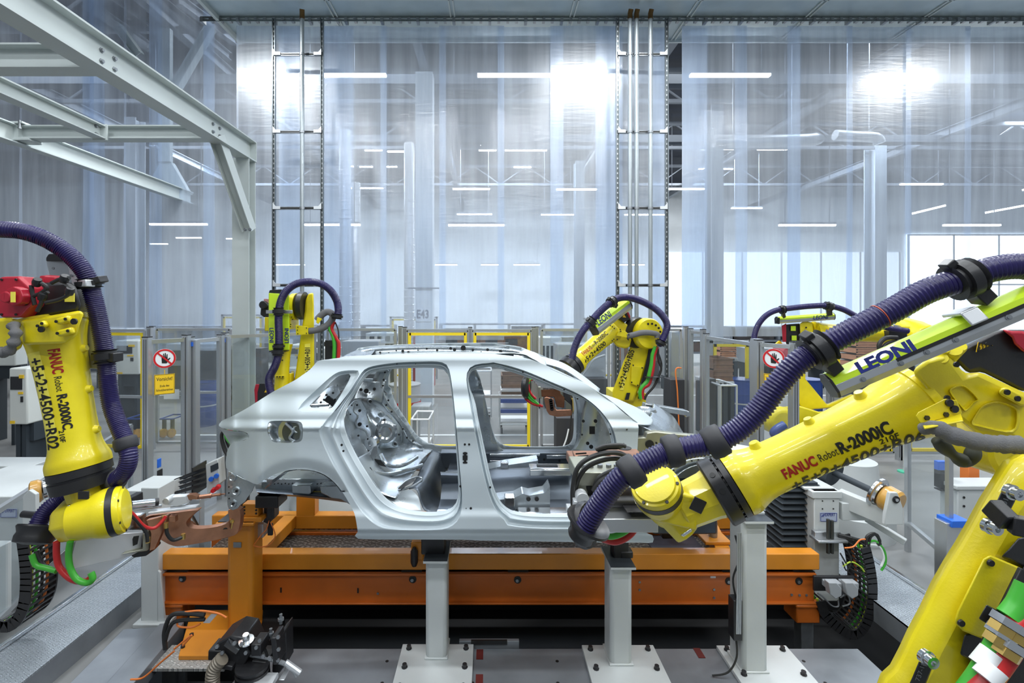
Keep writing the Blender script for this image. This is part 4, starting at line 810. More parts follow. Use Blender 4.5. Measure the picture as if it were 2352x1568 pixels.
# ================================================================== PLATFORM, POSTS, SKID, CONVEYOR
m = MB(); m.bb((-1.75, 0.9, -0.16), (2.75, 3.58, 0.0)); t = thing('base_platform', (0.5, 3.0, -0.7), 'grey steel base platform that carries the white support posts', 'platform'); link('deck', m, PLAT, t, bevel=.006)
m = MB()
for x in (-1.6, -.2, 1.2, 2.5): m.bb((x-.06, 3.3, -.7), (x+.06, 3.45, -.16))
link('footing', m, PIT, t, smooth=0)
m = MB(); random.seed(5)
for x in (-.75, -.15, .45, 1.75, 2.3):
    for y in (3.45, 3.25, 3.0, 2.8): m.lathe((x+random.uniform(-.04, .04), y, 0.0), (0, 0, 1), [(0, .012), (.0015, .012)], 10)
link('holes', m, INK, t, smooth=0)
for px, py in ((1102, 1503), (1606, 1500), (1101, 1562)):
    a = P(px, py, H*F/(py-VY)); m = MB(); m.bb((a.x-.025, a.y-.05, 0.001), (a.x+.025, a.y+.05, .004)); link('red_marking', m, mat('oxide_red', (.12, .015, .012), .6) if 'oxide_red' not in MATS else MATS['oxide_red'], t, smooth=0)
def col_post(px0, px1, d, ytop, name, label, plate, capd=0.30, sensor=False, tw=0.16, back=.3):
    x0, x1 = X(px0, d), X(px1, d); cx = (x0+x1)/2; w = x1-x0; zt = Z(ytop, d)
    t = thing(name, (cx, d, 0), label, 'support post')
    m = MB(); m.box((cx, d+.10, zt/2), (w, .20, zt)); link('column', m, WHT, t, bevel=.028)
    m = MB(); pc = plate; m.bb((pc[0], pc[2], 0.001), (pc[1], pc[3], 0.028)); p = link('base_plate', m, PLATE, t, bevel=.003)
    for bx in (pc[0]+.055, pc[1]-.055):
        for by in (pc[2]+.05, (pc[2]+pc[3])/2, pc[3]-.05):
            m = MB(); m.lathe((bx, by, .028), (0, 0, 1), [(0, .021), (.006, .021), (.007, .016), (.026, .016)], 8); link('bolt', m, BLK, p, smooth=30)
    m = MB(); m.box((cx, d+.10, zt+.008), (w+.02, capd, .016)); link('cap_plate', m, WHT, t, bevel=.002)
    m = MB(); m.box((cx, d+.10, zt+.0175), (w+.016, capd-.004, .003)); link('cap_face', m, mat('cap_dark', (.06, .07, .08), .4, .4) if 'cap_dark' not in MATS else MATS['cap_dark'], t, smooth=0)
    m = MB(); m.box((cx, d+.10, .035), (w+.014, .214, .014)); link('weld_seam', m, PLATE, t, bevel=.005)
    return t, cx, zt
def plate(px0, px1, py, d1):   # near/far plate rectangle from its far edge
    d0 = H*F/(py-VY); return (X(px0, d0), X(px1, d0), d1, d0)
tA, xA, zA = col_post(977, 1026, 3.43, 1286, 'support_post', 'white steel support post under the middle of the car, left of the two', plate(925, 1088, 1487, 3.12))
m = MB(); m.box((xA-.03, 3.55, zA+.11), (.17, .14, .20)); m.box((xA-.02, 3.6, zA+.20), (.10, .1, .1)); link('car_rest', m, BLK, tA, bevel=.01)
tB, xB, zB = col_post(1402, 1453, 3.37, 1300, 'support_post', 'white steel support post below the front door opening, beside the dark hose end', plate(1336, 1500, 1489, 3.1))
m = MB(); m.box((xB+.02, 3.5, zB+.10), (.11, .11, .19)); m.box((xB+.06, 3.48, zB+.04), (.09, .08, .05)); link('car_rest', m, BLK, tB, bevel=.01)
tC, xC, zC = col_post(1706, 1765, 3.3, 1196, 'support_post', 'tall white steel support post under the yellow arm on the right', plate(1645, 1805, 1490, 3.0), capd=.3)
m = MB(); m.bb((xC-.14, 3.36, zC+.016), (xC+.10, 3.5, zC+.035)); m.bb((xC-.06, 3.40, zC+.03), (xC+.05, 3.48, zC+.20)); link('locating_block', m, WHT, tC, bevel=.004)
m = MB()
for dx in (-.11, -.04, .02, .08): m.lathe((xC+dx, 3.38, zC+.035), (0, 0, 1), [(0, .014), (.012, .014)], 6)
for dz in (.10, .13, .16): m.lathe((xC+.03, 3.398, zC+dz), (0, -1, 0), [(0, .008), (.004, .008)], 8)
link('bolts', m, BLK, tC)
m = MB(); m.bb((xC-.15, 3.30, .25), (xC-.09, 3.38, zC-.55)); link('cable_duct', m, BLK, tC, bevel=.004)
m = MB()
for k in range(3): m.tube(crv([(xC-.13+.012*k, 3.30, .3), (xC-.13+.012*k, 3.29, .7), (xC-.13+.012*k, 3.29, 1.0)], 4), .006, 6)
link('duct_lines', m, ALU, tC)
m = MB(); m.tube(crv([(xC-.12, 3.33, zC-.55), (xC-.15, 3.31, zC-.4), (xC-.11, 3.3, zC-.25), (xC-.14, 3.3, zC-.1)], 6), .007, 6); m.tube(crv([(xC-.12, 3.33, .26), (xC-.13, 3.3, .14), (xC-.2, 3.28, .05), (xC-.3, 3.3, .012)], 6), .007, 6); link('cable', m, CABLE, tC)
# ---- orange skid
SKF = 3.9; xl, xr = X(368, 3.9), X(1883, 3.9); zt = Z(1272, 3.9)+0.0; zb_ = Z(1309, 3.9)
sk = thing('skid', (0, 4.2, zb_), 'light orange rectangular steel skid lying on the roller conveyor', 'skid')
m = MB(); m.bb((xl, SKF, zb_), (xr, SKF+.11, zt)); link('front_runner', m, ORA, sk, bevel=.008)
m = MB(); m.bb((xl, 4.62, zb_), (xr, 4.73, zt)); link('rear_runner', m, ORA, sk, bevel=.008)
def sk_cross(pa, pb, w=.12, nm='cross_tube'):
    m = MB(); a = V(X(pa, 4.0), 4.0, (zt+zb_)/2+.01); b = V(X(pb, 4.64), 4.64, (zt+zb_)/2+.01); m.bar(a, b, w, zt-zb_-.02); return link(nm, m, ORA, sk, bevel=.006)
sk_cross(590, 668); sk_cross(980, 1010, .08); sk_cross(1660, 1622); sk_cross(1430, 1400, .08)
m = MB(); a = P(1640, 1228, 4.1); m.bb((a.x-.10, a.y-.06, zt+.002), (a.x+.12, a.y+.14, zt+.03)); m.bar((a.x-.02, a.y+.1, zt+.01), (a.x-.22, a.y+.45, zt+.02), .1, .035); link('pin_plate', m, ORA, sk, bevel=.005)
m = MB(); m.lathe((a.x+.01, a.y+.04, zt+.03), (0, 0, 1), [(0, .035), (.12, .035), (.15, .03), (.175, .012)], 18); link('locating_pin', m, STEEL, sk)
for px, hgt in ((705, .34), (1700, .2)):
    m = MB(); xx = X(px, 4.66); m.bb((xx-.09, 4.62, zt-.01), (xx+.09, 4.74, zt+hgt)); link('upright', m, ORA, sk, bevel=.008)
m = MB(); a = P(962, 1255, 3.95); m.bb((a.x-.05, 3.86, a.z-.07), (a.x+.05, 3.97, a.z+.08)); link('sensor_bracket', m, ORA, sk, bevel=.01)
m = MB(); m.lathe((a.x-.02, 3.84, a.z-.02), (0, 0, 1), [(-.08, .018), (-.05, .03), (.04, .03), (.07, .012)], 12); link('damper', m, BLK, sk)
# rear clamp at the left top of the skid
m = MB(); m.bb((X(1530, 4.2)-.05, 4.15, zt), (X(1530, 4.2)+.05, 4.25, zt+.06)); link('rest_block', m, BLK, sk, bevel=.01)
# ---- dark tread plate deck between the runners
m = MB(); m.bb((xl+.15, 4.03, .30), (xr-.3, 4.60, .36)); dk = link('tread_deck', m, TREADD, label='dark tread plate deck inside the orange skid', cat='deck plate', smooth=0)
m = MB(); m.bb((xl+.3, 4.74, .30), (xr+.35, 5.12, .36)); link('tread_deck', m, TREADD, label='dark tread plate deck behind the orange skid', cat='deck plate', smooth=0)
m = MB(); m.bb((X(1500, 4.3), 4.05, .361), (X(1620, 4.3), 4.58, .368)); link('cover_plate', m, mat('blue_black', (.06, .065, .09), .3, .4), label='smooth blue black cover plate in the tread deck on the right', cat='cover plate', smooth=0)
# ---- conveyor
cv = thing('roller_conveyor', (0, 3.95, -.7), 'dark orange roller conveyor frame under the skid', 'conveyor')
z1 = Z(1313, 3.93); z0 = Z(1384, 3.93); xl2, xr2 = X(373, 3.93), X(1870, 3.93)
m = MB(); m.bb((xl2, 3.93, z0), (xr2, 3.98, z1)); m.bb((xl2, 3.9, z1-.02), (xr2, 3.98, z1)); m.bb((xl2, 3.9, z0), (xr2, 3.98, z0+.015)); fbm = link('front_beam', m, ORB, cv, bevel=.004)
m = MB(); m.bb((xl2, 4.62, z0), (xr2, 4.68, z1)); link('rear_beam', m, ORB, cv, bevel=.004)
m = MB(); m.bb((xl2+.02, 3.96, z1+.002), (xr2-.1, 3.99, z1+.012)); link('edge_strip', m, CHROME, cv, smooth=0)
def hole_part(px, py, r=.03):
    a = P(px, py, 3.928); m = MB(); m.lathe(a, (0, -1, 0), [(0, r), (.003, r)], 20); h = link('axle_hole', m, INK, cv, smooth=0)
    m = MB(); m.lathe(a+V(-.004, -.004, -.004), (0, -1, 0), [(0, .014), (.008, .014)], 6); link('axle_end', m, STEEL, h, smooth=0)
for px, py in ((419, 1328), (578, 1329), (948, 1330), (1189, 1331), (1674, 1334), (1835, 1334)):
    hole_part(px, py)
    a = P(px, 1312, 4.0); m = MB(); m.cyl((a.x, 3.99, z1-.035), (a.x, 4.05, z1-.035), .055, 20); link('roller', m, AMBER, cv)
    m = MB(); m.bb((a.x-.085, 3.925, z1-.012), (a.x+.085, 3.97, z1+.001)); link('roller_gap', m, INK, cv, smooth=0)
m = MB()
for px, py in ((540, 1335), (598, 1361), (868, 1362), (1469, 1336), (1469, 1354), (1640, 1353), (1640, 1372), (1818, 1365), (1836, 1366), (1852, 1366)): m.lathe(P(px, py, 3.928), (0, -1, 0), [(0, .010), (.006, .010)], 8)
link('bolts', m, STEEL, fbm)
m = MB()
for px, py in ((645, 1355), (822, 1356)): a = P(px, py, 3.925); m.bb((a.x-.006, a.y, a.z-.02), (a.x+.006, a.y+.003, a.z+.02))
link('slots', m, INK, fbm, smooth=0)
a = P(1638, 1325, 3.926); m = MB(); m.bb((a.x-.022, a.y, a.z-.008), (a.x+.022, a.y+.003, a.z+.008)); link('nameplate', m, SIGNW, fbm, smooth=0)
for px0, px1 in ((370, 420), (1828, 1882)):
    m = MB(); m.bb((X(px0, 3.93), 3.92, Z(1430, 3.93)), (X(px1, 3.93), 4.1, Z(1388, 3.93))); m.bb((X(px0-4, 3.93), 3.9, Z(1392, 3.93)), (X(px1+4, 3.93), 4.1, z0)); link('foot_box', m, ORB, cv, bevel=.01)
for px in (395, 1855):
    m = MB(); m.bb((X(px, 3.95)-.05, 3.95, -.7), (X(px, 3.95)+.05, 4.05, Z(1428, 3.93))); link('leg', m, STEEL, cv, bevel=.005)
m = MB(); m.cyl((X(600, 4.1), 4.3, z0-.04), (X(1820, 4.1), 4.3, z0-.04), .05, 14); link('drive_shaft', m, mat('dark_orange', (.10, .03, .008), .5), cv)
m = MB(); m.bb((X(1010, 4.1), 4.1, z0-.08), (X(1120, 4.1), 4.3, z0)); m.bb((X(1130, 4.1), 4.1, z0-.1), (X(1420, 4.1), 4.3, z0-.0)); link('motor_cover', m, PIT, cv, bevel=.01)
m = MB(); a = P(1055, 1476, 3.62); b = P(1192, 1476, 3.62); m.bb((a.x, 3.60, -.02), (b.x, 3.63, .04)); t = tag(link('stop_bracket', m, PLAT, bevel=.003), 'dark grey bracket on the platform edge between the two middle posts', 'bracket')
m = MB(); m.bb((a.x+.09, 3.59, .02), (b.x-.09, 3.605, .05)); link('slot', m, INK, t, smooth=0)
# ---- big orange locator post at the rear of the car
op = thing('orange_locator_post', (X(549, 3.72), 3.72, 0), 'tall orange square post with a long base plate under the tail of the car', 'locator post')
x0, x1 = X(519, 3.66), X(579, 3.66); ztp = Z(1200, 3.66)
m = MB(); m.box(((x0+x1)/2, 3.76, ztp/2), (x1-x0, .2, ztp)); link('column', m, ORA, op, bevel=.035)
m = MB(); m.bb((x0-.05, 3.6, ztp), (x1+.04, 3.9, ztp+.02)); m.bb((X(560, 3.66)-.02, 3.62, ztp+.02), (X(606, 3.66), 3.9, ztp+.055)); link('top_plate', m, ORA, op, bevel=.004)
m = MB(); m.bb((x0-.04, 3.62, ztp+.021), (x1+.03, 3.88, ztp+.026)); link('cap_face', m, BLK, op, smooth=0)
m = MB(); m.bb((X(560, 3.66), 3.64, ztp+.055), (X(596, 3.66), 3.72, ztp+.15)); lb = link('locating_block', m, ORA, op, bevel=.004)
m = MB()
for dx in (.015, .105):
    for dz in (.08, .105, .13): m.lathe((X(560, 3.66)+dx, 3.639, ztp+dz), (0, -1, 0), [(0, .008), (.003, .008)], 10)
link('holes', m, INK, lb, smooth=0)
m = MB(); m.bb((x0+.06, 3.652, Z(1256, 3.66)), (x0+.12, 3.656, Z(1244, 3.66))); link('nameplate', m, STEEL, op, smooth=0)
m = MB(); m.prism([P(426, 1430, 3.87)*1.0, P(603, 1418, 3.93)*1.0, P(590, 1490, 3.5)*1.0, P(410, 1494, 3.5)*1.0], (0, 0, .001)); 
d0, d1 = 3.42, 3.94
m = MB(); m.add([(X(410, d0), d0, .03), (X(592, d0), d0, .03), (X(604, d1), d1, .03), (X(440, d1), d1, .03), (X(410, d0), d0, .06), (X(592, d0), d0, .06), (X(604, d1), d1, .06), (X(440, d1), d1, .06)], [(3, 2, 1, 0), (4, 5, 6, 7), (0, 1, 5, 4), (1, 2, 6, 5), (2, 3, 7, 6), (3, 0, 4, 7)]); bp = link('base_plate', m, ORA, op, bevel=.003)
for px, py in ((440, 1459), (595, 1419), (420, 1486), (572, 1484)): 
    dd = (H-.06)*F/(py-VY); m = MB(); m.lathe(P(px, py, dd), (0, 0, 1), [(0, .016), (.014, .016)], 6); link('bolt', m, BLK, bp)
m = MB(); m.bb((X(420, d0), d0+.05, -.16), (X(590, d0), d1-.05, .03)); link('footing', m, PIT, op, smooth=0)
# clamp unit + cables right of the post top
t = thing('clamp_unit', P(620, 1215, 3.75), 'black pneumatic clamp with thin orange leads right of the orange post top', 'clamp')
m = MB(); m.bb(P(588, 1235, 3.75), P(618, 1190, 3.85)); link('cylinder_body', m, ALU, t, bevel=.005)
m = MB(); m.bb(P(606, 1200, 3.7), P(640, 1140, 3.85)); m.bar(P(640, 1140, 3.72), P(612, 1200, 3.72), .02, .05); m.bb(P(614, 1230, 3.7), P(628, 1200, 3.72)); link('clamp_arm', m, BLK, t, bevel=.004)
m = MB(); m.tube(crv([P(*p, 3.69) for p in ((618, 1195), (612, 1215), (600, 1228), (585, 1248), (570, 1262))], 6), .004, 6); m.tube(crv([P(*p, 3.69) for p in ((622, 1200), (632, 1228), (622, 1248), (600, 1256), (580, 1252))], 6), .004, 6); link('lead', m, CORG, t)
m = MB(); m.bb(P(617, 1186, 3.69), P(620, 1180, 3.70)); link('indicator', m, mat('indicator_red', (.8, .02, .01), .4, emit=1.5), t, smooth=0)
# ---- left walkway (tread plate ramp edge) and right one
for nm, xa, xb, lab in (('l', -3.40, -2.97, 'long light tread plate walkway beside the left machine'), ('r', 3.12, 3.62, 'long light tread plate walkway beside the right machine')):
    y1 = 5.1
    t = thing('walkway', ((xa+xb)/2, 3.5, 0), lab, 'walkway')
    m = MB(); m.bb((xa, 1.6, .155), (xb, y1, .17)); link('tread_surface', m, TREAD, t, smooth=0)
    m = MB(); xi = xb if nm == 'l' else xa; s = -1 if nm == 'l' else 1
    m.bb((xi, 1.6, 0), (xi+s*.012, y1, .168)); link('side_panel', m, PLAT, t, smooth=0)
    xo = xa if nm == 'l' else xb
    m = MB(); m.bb((xo-.02, 1.6, .17), (xo+.02, y1, .20)); link('edge_rail', m, CHROME, t, bevel=.006)
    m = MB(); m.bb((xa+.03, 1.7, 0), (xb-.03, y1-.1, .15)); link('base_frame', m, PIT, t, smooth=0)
# ================================================================== ROBOTS
class Arm:
    """cast forearm: a turned casting between the wrist ring A and the elbow flange B"""
    def __init__(s, A, B, prof, view=None):
        s.A, s.B = Vector(A), Vector(B); s.L = (s.B-s.A).length; s.a = (s.B-s.A).normalized(); s.prof = [(p.x, p.y) for p in crv([Vector((a, b, 0)) for a, b in prof], 4)]
        view = Vector(view) if view else -Vector((s.A.x, s.A.y, 0)).normalized()*1.0
        s.u = nrm(view.cross(s.a)) ; s.n = nrm(s.a.cross(s.u))
        if s.u.z < 0 and abs(s.a.z) < .8: s.u = -s.u
        if s.n.dot(view) < 0: s.n = -s.n
    def r(s, f):
        for (a, x), (b, y) in zip(s.prof, s.prof[1:]):
            if f <= b: return lerp(x, y, (f-a)/(b-a))
        return s.prof[-1][1]
    def pos(s, f, th, dr=0.0):
        return s.A+s.a*(f*s.L)+(s.n*math.cos(th)+s.u*math.sin(th))*(s.r(f)+dr)
    def at(s, f, n=0, u=0): return s.A+s.a*(f*s.L)+s.n*n+s.u*u
    def build(s, root, m_=None, n=40):
        mb = MB(); fine = s.prof
        mb.lathe(s.A, s.a, [(f*s.L, r) for f, r in fine], n); return link('forearm', mb, m_ or YEL, root, smooth=50)
    def text(s, body, f0, th0, size, m_, parent, flip=1, bold=0, squeeze=1.0, dr=.0022):
        def wrap(x, y):
            f = f0+flip*x/s.L; th = th0+flip*y/s.r(min(max(f0, 0), 1)); return s.pos(f, th, dr)
        return link('lettering', text_mesh(body, size, (0, 0, 0), (1, 0, 0), (0, 1, 0), squeeze=squeeze, bold=bold, wrap=wrap), m_, parent, smooth=0)
    def patch(s, f0, f1, t0, t1, m_, parent, nm='label_strip', dr=.0008):
        mb = MB(); vs = []; n = 14
        for i in range(25):
            for j in range(n): vs.append(s.pos(lerp(f0, f1, i/24), lerp(t0, t1, j/(n-1)), dr))
        mb.add(vs, [(i*n+j, (i+1)*n+j, (i+1)*n+j+1, i*n+j+1) for i in range(24) for j in range(n-1)]); return link(nm, mb, m_, parent)
FP = [(0, 1.0), (.035, 1.0), (.06, .97), (.10, .88), (.16, .80), (.28, .765), (.45, .77), (.65, .81), (.82, .88), (.92, .98), (.97, 1.06), (1, 1.06)]
LABY = mat('label_yellow', (0.93, 0.82, 0.10), 0.35)
def hose(root, pts, rpx, pitch_px, name='hose', mt=None, n=16, dep=.10):
    d = sum(p[2] for p in pts)/len(pts)
    return link(name, hose_mesh([P(*p) for p in pts], rpx*d/F, pitch_px*d/F, dep, n), mt or HOSE, root, smooth=60)
def clamp(root, p, q, rpx, name='hose_clamp', foot=None, wide=.6):
    """split clamp round the hose at p, q = a second point giving the hose direction, foot = point the lug stands on"""
    a = P(*p); b = P(*q); ax = (b-a).normalized(); r = rpx*p[2]/F; m = MB(); L = r*wide
    m.lathe(a-ax*L, ax, [(0, r*1.35), (L*.25, r*1.1), (L*.5, r*1.12), (L*.55, r*1.42), (L*1.45, r*1.42), (L*1.5, r*1.12), (L*1.75, r*1.1), (L*2, r*1.35)], 24)
    o = link(name, m, BLK, root, smooth=40)
    if foot:
        f = P(*foot); m = MB(); dv = (f-a); m.bar(a+dv*.3, f, r*1.3, L*1.3, up=ax); m.bar(a-dv.normalized()*r*1.1, a-dv.normalized()*r*1.75, r*.9, L*.9, up=ax); link('clamp_lug', m, BLK, o, bevel=r*.08)
    return o
def cuff(root, p, q, rpx, lpx, name='hose_cuff'):
    a = P(*p); b = P(*q); ax = (b-a).normalized(); k = p[2]/F; r = rpx*k; L = lpx*k/2
    m = MB(); m.lathe(a-ax*L, ax, [(0, r*1.05), (L*.15, r*1.22), (L*.6, r*1.25), (L, r*1.3), (L*1.4, r*1.25), (L*1.85, r*1.22), (L*2, r*1.05)], 24); return link(name, m, RUB, root, smooth=60)
def leoni_box(root, e0, e1, up, n, hgt, dep, parts_text, neon_front=.5):
    """slim cable-pack housing: aluminium channel with a neon cover. e0,e1 = end centres, up = cover direction, n = towards viewer"""
    a = (e1-e0).normalized(); up = nrm(up-a*a.dot(up)); n = nrm(n-a*a.dot(n)-up*up.dot(n)); h = hgt/2; w = dep/2
    alu = [(-w, -h), (w*.6, -h), (w, -h*.55), (w, 0), (-w, 0)]; neo = [(-w, .0), (w*1.02, 0.0), (w*1.02, h*.45), (w*.35, h), (-w*.35, h), (-w, h*.45)]
    m = MB(); m.prism([e0+n*x+up*y for x, y in alu], e1-e0); b = link('cable_box', m, ALU, root, smooth=0, bevel=hgt*.01)
    m = MB(); m.prism([e0+n*x+up*y for x, y in neo], e1-e0); c = link('cover', m, NEON, b, smooth=0, bevel=hgt*.01)
    m = MB(); 
    for p, q in ((e0, -a), (e1, a)): m.prism([p+n*x*1.04+up*y*1.04 for x, y in [(-w, -h), (w*.6, -h), (w, -h*.55), (w, h*.45), (w*.35, h), (-w*.35, h), (-w, h*.45)]], q*hgt*.10)
    link('end_cap', m, BLK, b, smooth=0, bevel=hgt*.02)
    return b, c, a, up, n
# ------------------------------------------------------------------ R06, right foreground
r6 = thing('industrial_robot', P(2150, 1600, 1.8)*1.0, 'large yellow robot in the right foreground marked +5+2+4500+R06', 'robot'); r6.location.z = 0
A = P(1687, 1111, 2.0); B = P(2105, 920, 1.86); R = 72*2.0/F
arm = Arm(A, B, [(f, r*R) for f, r in FP], view=(-.35, -1, .12)); fa = arm.build(r6, n=56)
def lump(arm_, f, th, h, r, l, parent, nm='casting_boss'):
    p = arm_.pos(f, th, -.01); dirn = (arm_.n*math.cos(th)+arm_.u*math.sin(th)); m = MB()
    m.lathe(p-arm_.a*0, dirn, [(-.01, r*1.9), (.004, r*1.3), (h*.7, r), (h, r*.8)], 14); return link(nm, m, YEL, parent, smooth=60)
lump(arm, .20, 1.35, .03, .022, 0, fa); lump(arm, .50, 1.3, .028, .018, 0, fa); lump(arm, .78, 1.25, .03, .02, 0, fa)
arm.patch(.20, .90, -1.52, -.92, LABY, fa)
arm.text('FANUC', .225, -.36, .054, INKR, fa, bold=.0022, squeeze=.74); arm.text('Robot', .415, -.32, .044, INK, fa, squeeze=.66); arm.text('R-2000iC', .518, -.34, .060, INK, fa, bold=.0024, squeeze=.85); arm.text('210F', .70, -.60, .032, INK, fa, bold=.0006, squeeze=1.1)
arm.text('+5+2+4500+R06', .235, -1.24, .090, INK, fa, bold=.002, squeeze=.80)
# wrist ring
m = MB(); m.lathe(A, -arm.a, [(0.0, R*.9), (.004, R*.99), (.028, R*.99), (.03, R*.86), (.036, R*.86), (.038, R*1.04), (.085, R*1.06), (.092, R*1.0), (.094, R*.7)], 56); ring = link('wrist_ring', m, BLK, r6, smooth=30)
m = MB()
for k in range(20):
    th = k*.314; p = A-arm.a*.033+(arm.n*math.cos(th)+arm.u*math.sin(th))*R*.90; m.lathe(p, arm.n*math.cos(th)+arm.u*math.sin(th), [(0, .006), (.008, .006)], 6)
for th in (.2, .7): p = A-arm.a*.062+(arm.n*math.cos(th)+arm.u*math.sin(th))*R*1.05; m.lathe(p, arm.n*math.cos(th)+arm.u*math.sin(th), [(0, .011), (.003, .011)], 12)
link('ring_bolts', m, INK, ring)
# wrist: neck, joint drum, tool end
m = MB(); p0 = A-arm.a*.085; p1 = P(1560, 1168, 2.04)
m.lathe(p0, p1-p0, [(0, R*.80), (.03, R*.74), ((p1-p0).length, R*.68)], 10); link('wrist_neck', m, YEL, r6, smooth=30, bevel=.012)
m = MB(); c = P(1603, 1160, 1.935); m.box(c, (.055, .006, .055), rot=Matrix.Rotation(.45, 3, 'Y').to_3x3()); link('neck_cover', m, BLK, r6, bevel=.008)
C5 = P(1503, 1112, 2.0); ax5 = nrm(P(1568, 1225, 2.0)-C5); ax5 = nrm(Vector((ax5.x*.80, .50, ax5.z*.80)))   # drum axis, cap towards the viewer
R5 = 57*2.0/F
def drum(root, c, ax, r, m_=None):
    mb = MB(); mb.lathe(c, ax, [(-.012, r*.62), (-.010, r*.80), (0.0, r*.84), (.002, r*.93), (.012, r*.97), (.028, r*.98)], 40); cp = link('drum_cap', mb, YEL, root, smooth=25)
    mb = MB(); mb.lathe(c, ax, [(.028, r*1.0), (.058, r*1.0)], 40); link('drum_band', mb, BLK, root, smooth=25)
    mb = MB(); mb.lathe(c, ax, [(.058, r*1.01), (.085, r*1.0), (.12, r*.92), (.16, r*.80), (.21, r*.72), (.24, r*.66)], 40); bd = link('wrist_body', mb, YEL, root, smooth=40)
    mb = MB(); _, s_, u_ = mb.frame(ax)
    for k in range(6): q = k*1.047+.3; mb.lathe(c+(s_*math.cos(q)+u_*math.sin(q))*r*.88+ax*.002, -ax, [(0, .007), (.005, .007)], 8)
    link('cap_screws', mb, INK, cp); return bd
drum(r6, C5, ax5, R5)
m = MB(); q0 = C5+ax5*.17; q1 = P(1580, 1228, 2.04); m.lathe(q0, q1-q0, [(0, R5*.84), (.03, R5*.80), (.05, R5*.66), ((q1-q0).length, R5*.56)], 8); m.bar(C5+ax5*.12, P(1600, 1165, 2.02), .15, .14); tf = link('tool_end', m, YEL, r6, smooth=30, bevel=.01)
m = MB(); c = P(1577, 1222, 1.93); m.bar(c+V(-.018, 0, -.012), c+V(.018, 0, .012), .012, .012); m.bar(c+V(-.018, 0, -.012), c+V(-.014, .02, -.02), .006, .006); m.bar(c+V(.018, 0, .012), c+V(.022, .02, .004), .006, .006); link('handle', m, CHROME, tf, bevel=.002)
# motor end / elbow casting
def pxprism(poly, d, th, m_=None):
    mb = m_ or MB(); cx = sum(p[0] for p in poly)/len(poly); cy = sum(p[1] for p in poly)/len(poly); r = P(cx, cy, 1.0)-V(0, 0, H); mb.prism([P(x, y, d) for x, y in poly], r*th); return mb
m = MB(); m.lathe(B, arm.a, [(-.012, R*1.0), (-.01, R*1.12), (.018, R*1.12), (.02, R*1.02)], 40); link('elbow_flange', m, YEL, r6, smooth=30)
def z2(x, y): return (1650+x*.30615, 640+y*.30612)
def z4(x, y): return (1650+x*.36223, 1000+y*.36224)
m = pxprism([z2(*p) for p in ((1440, 690), (1560, 600), (1700, 560), (1760, 600), (1850, 720), (1950, 690), (2293, 850), (2400, 900), (2400, 1300), (2200, 1200), (1950, 1180), (1830, 1080), (1640, 940))], 1.74, .22); el = link('elbow_casting', m, YEL, r6, smooth=30, bevel=.02)
for pl in (((1745, 850), (1800, 810), (1860, 820), (1940, 900), (1920, 920), (1860, 980), (1830, 960)), ((1930, 1040), (1990, 960), (2090, 930), (2200, 960), (2240, 1010), (2200, 1140), (1960, 1100), (1915, 1080))):
    cx = sum(p[0] for p in pl)/len(pl); cy = sum(p[1] for p in pl)/len(pl); mb = MB(); pts = crv([Vector((*z2(*p), 0)) for p in pl], 4, True); c2 = z2(cx, cy); rows = []
    for k, dd in ((1.12, 1.739), (1.08, 1.728), (1.0, 1.73), (.9, 1.745), (.84, 1.80), (.8, 1.81), (0.02, 1.81)): rows.append([P(c2[0]+(q.x-c2[0])*k, c2[1]+(q.y-c2[1])*k, dd) for q in pts])
    n = len(pts); mb.add([v for r in rows for v in r], [(j*n+k, j*n+(k+1) % n, (j+1)*n+(k+1) % n, (j+1)*n+k) for j in range(len(rows)-1) for k in range(n)]); link('cast_pocket', mb, YEL, el, smooth=60)
m = pxprism([z2(*p) for p in ((2100, 840), (2130, 815), (2170, 815), (2300, 880), (2310, 960), (2260, 950), (2110, 870))], 1.70, .05); lg = link('lug_plate', m, YEL, el, bevel=.008)
m = MB()
for x, y in ((2160, 850), (2238, 898), (1725, 928), (1763, 975), (1710, 893), (1780, 642)): m.lathe(P(*z2(x, y), 1.69), (0, -1, 0), [(0, .010), (.006, .010)], 10)
link('socket_bolts', m, INK, el)
m = MB()
for x, y, r in ((1560, 700, .03), (1650, 640, .035), (1700, 620, .025), (1590, 640, .02)): m.lathe(P(*z2(x, y), 1.86), nrm(V(-.35, -.8, .5)), [(0, r), (.13, r*.9), (.14, r*.75)], 16)
link('casting_lumps', m, YEL, el, smooth=60)
m = pxprism([z2(*p) for p in ((1480, 1030), (1500, 1000), (1700, 900), (1790, 910), (1830, 1010), (1815, 1030), (1640, 1060), (1530, 1110))], 1.66, .01); m.add([], []); bk = link('cable_bracket', m, YEL, r6, bevel=.003)
m = MB(); m.prism([P(*z2(1530, 1090), 1.66), P(*z2(1820, 1010), 1.66), P(*z2(1838, 1062), 1.60), P(*z2(1545, 1118), 1.60)], (0, 0, -.006)); link('bracket_fold', m, YEL, bk, bevel=.002)
m = MB()
for x, y in ((1725, 930), (1763, 975)): m.lathe(P(*z2(x, y), 1.66), (0, -1, 0), [(0, .013), (.008, .013)], 10)
for x, y in ((1560, 1042), (1703, 1017)): m.lathe(P(*z2(x, y), 1.66), (0, -1, 0), [(0, .009), (.006, .009)], 6)
link('socket_bolts', m, BLK, bk)
m = pxprism([z2(*p) for p in ((1740, 575), (1780, 540), (2060, 395), (2160, 370), (2260, 420), (2420, 520), (2420, 830), (2280, 850), (1960, 690), (1880, 720), (1800, 640))], 1.80, .2); mo = link('motor', m, BLK, r6, smooth=30, bevel=.02, label='black motor housing behind the elbow')
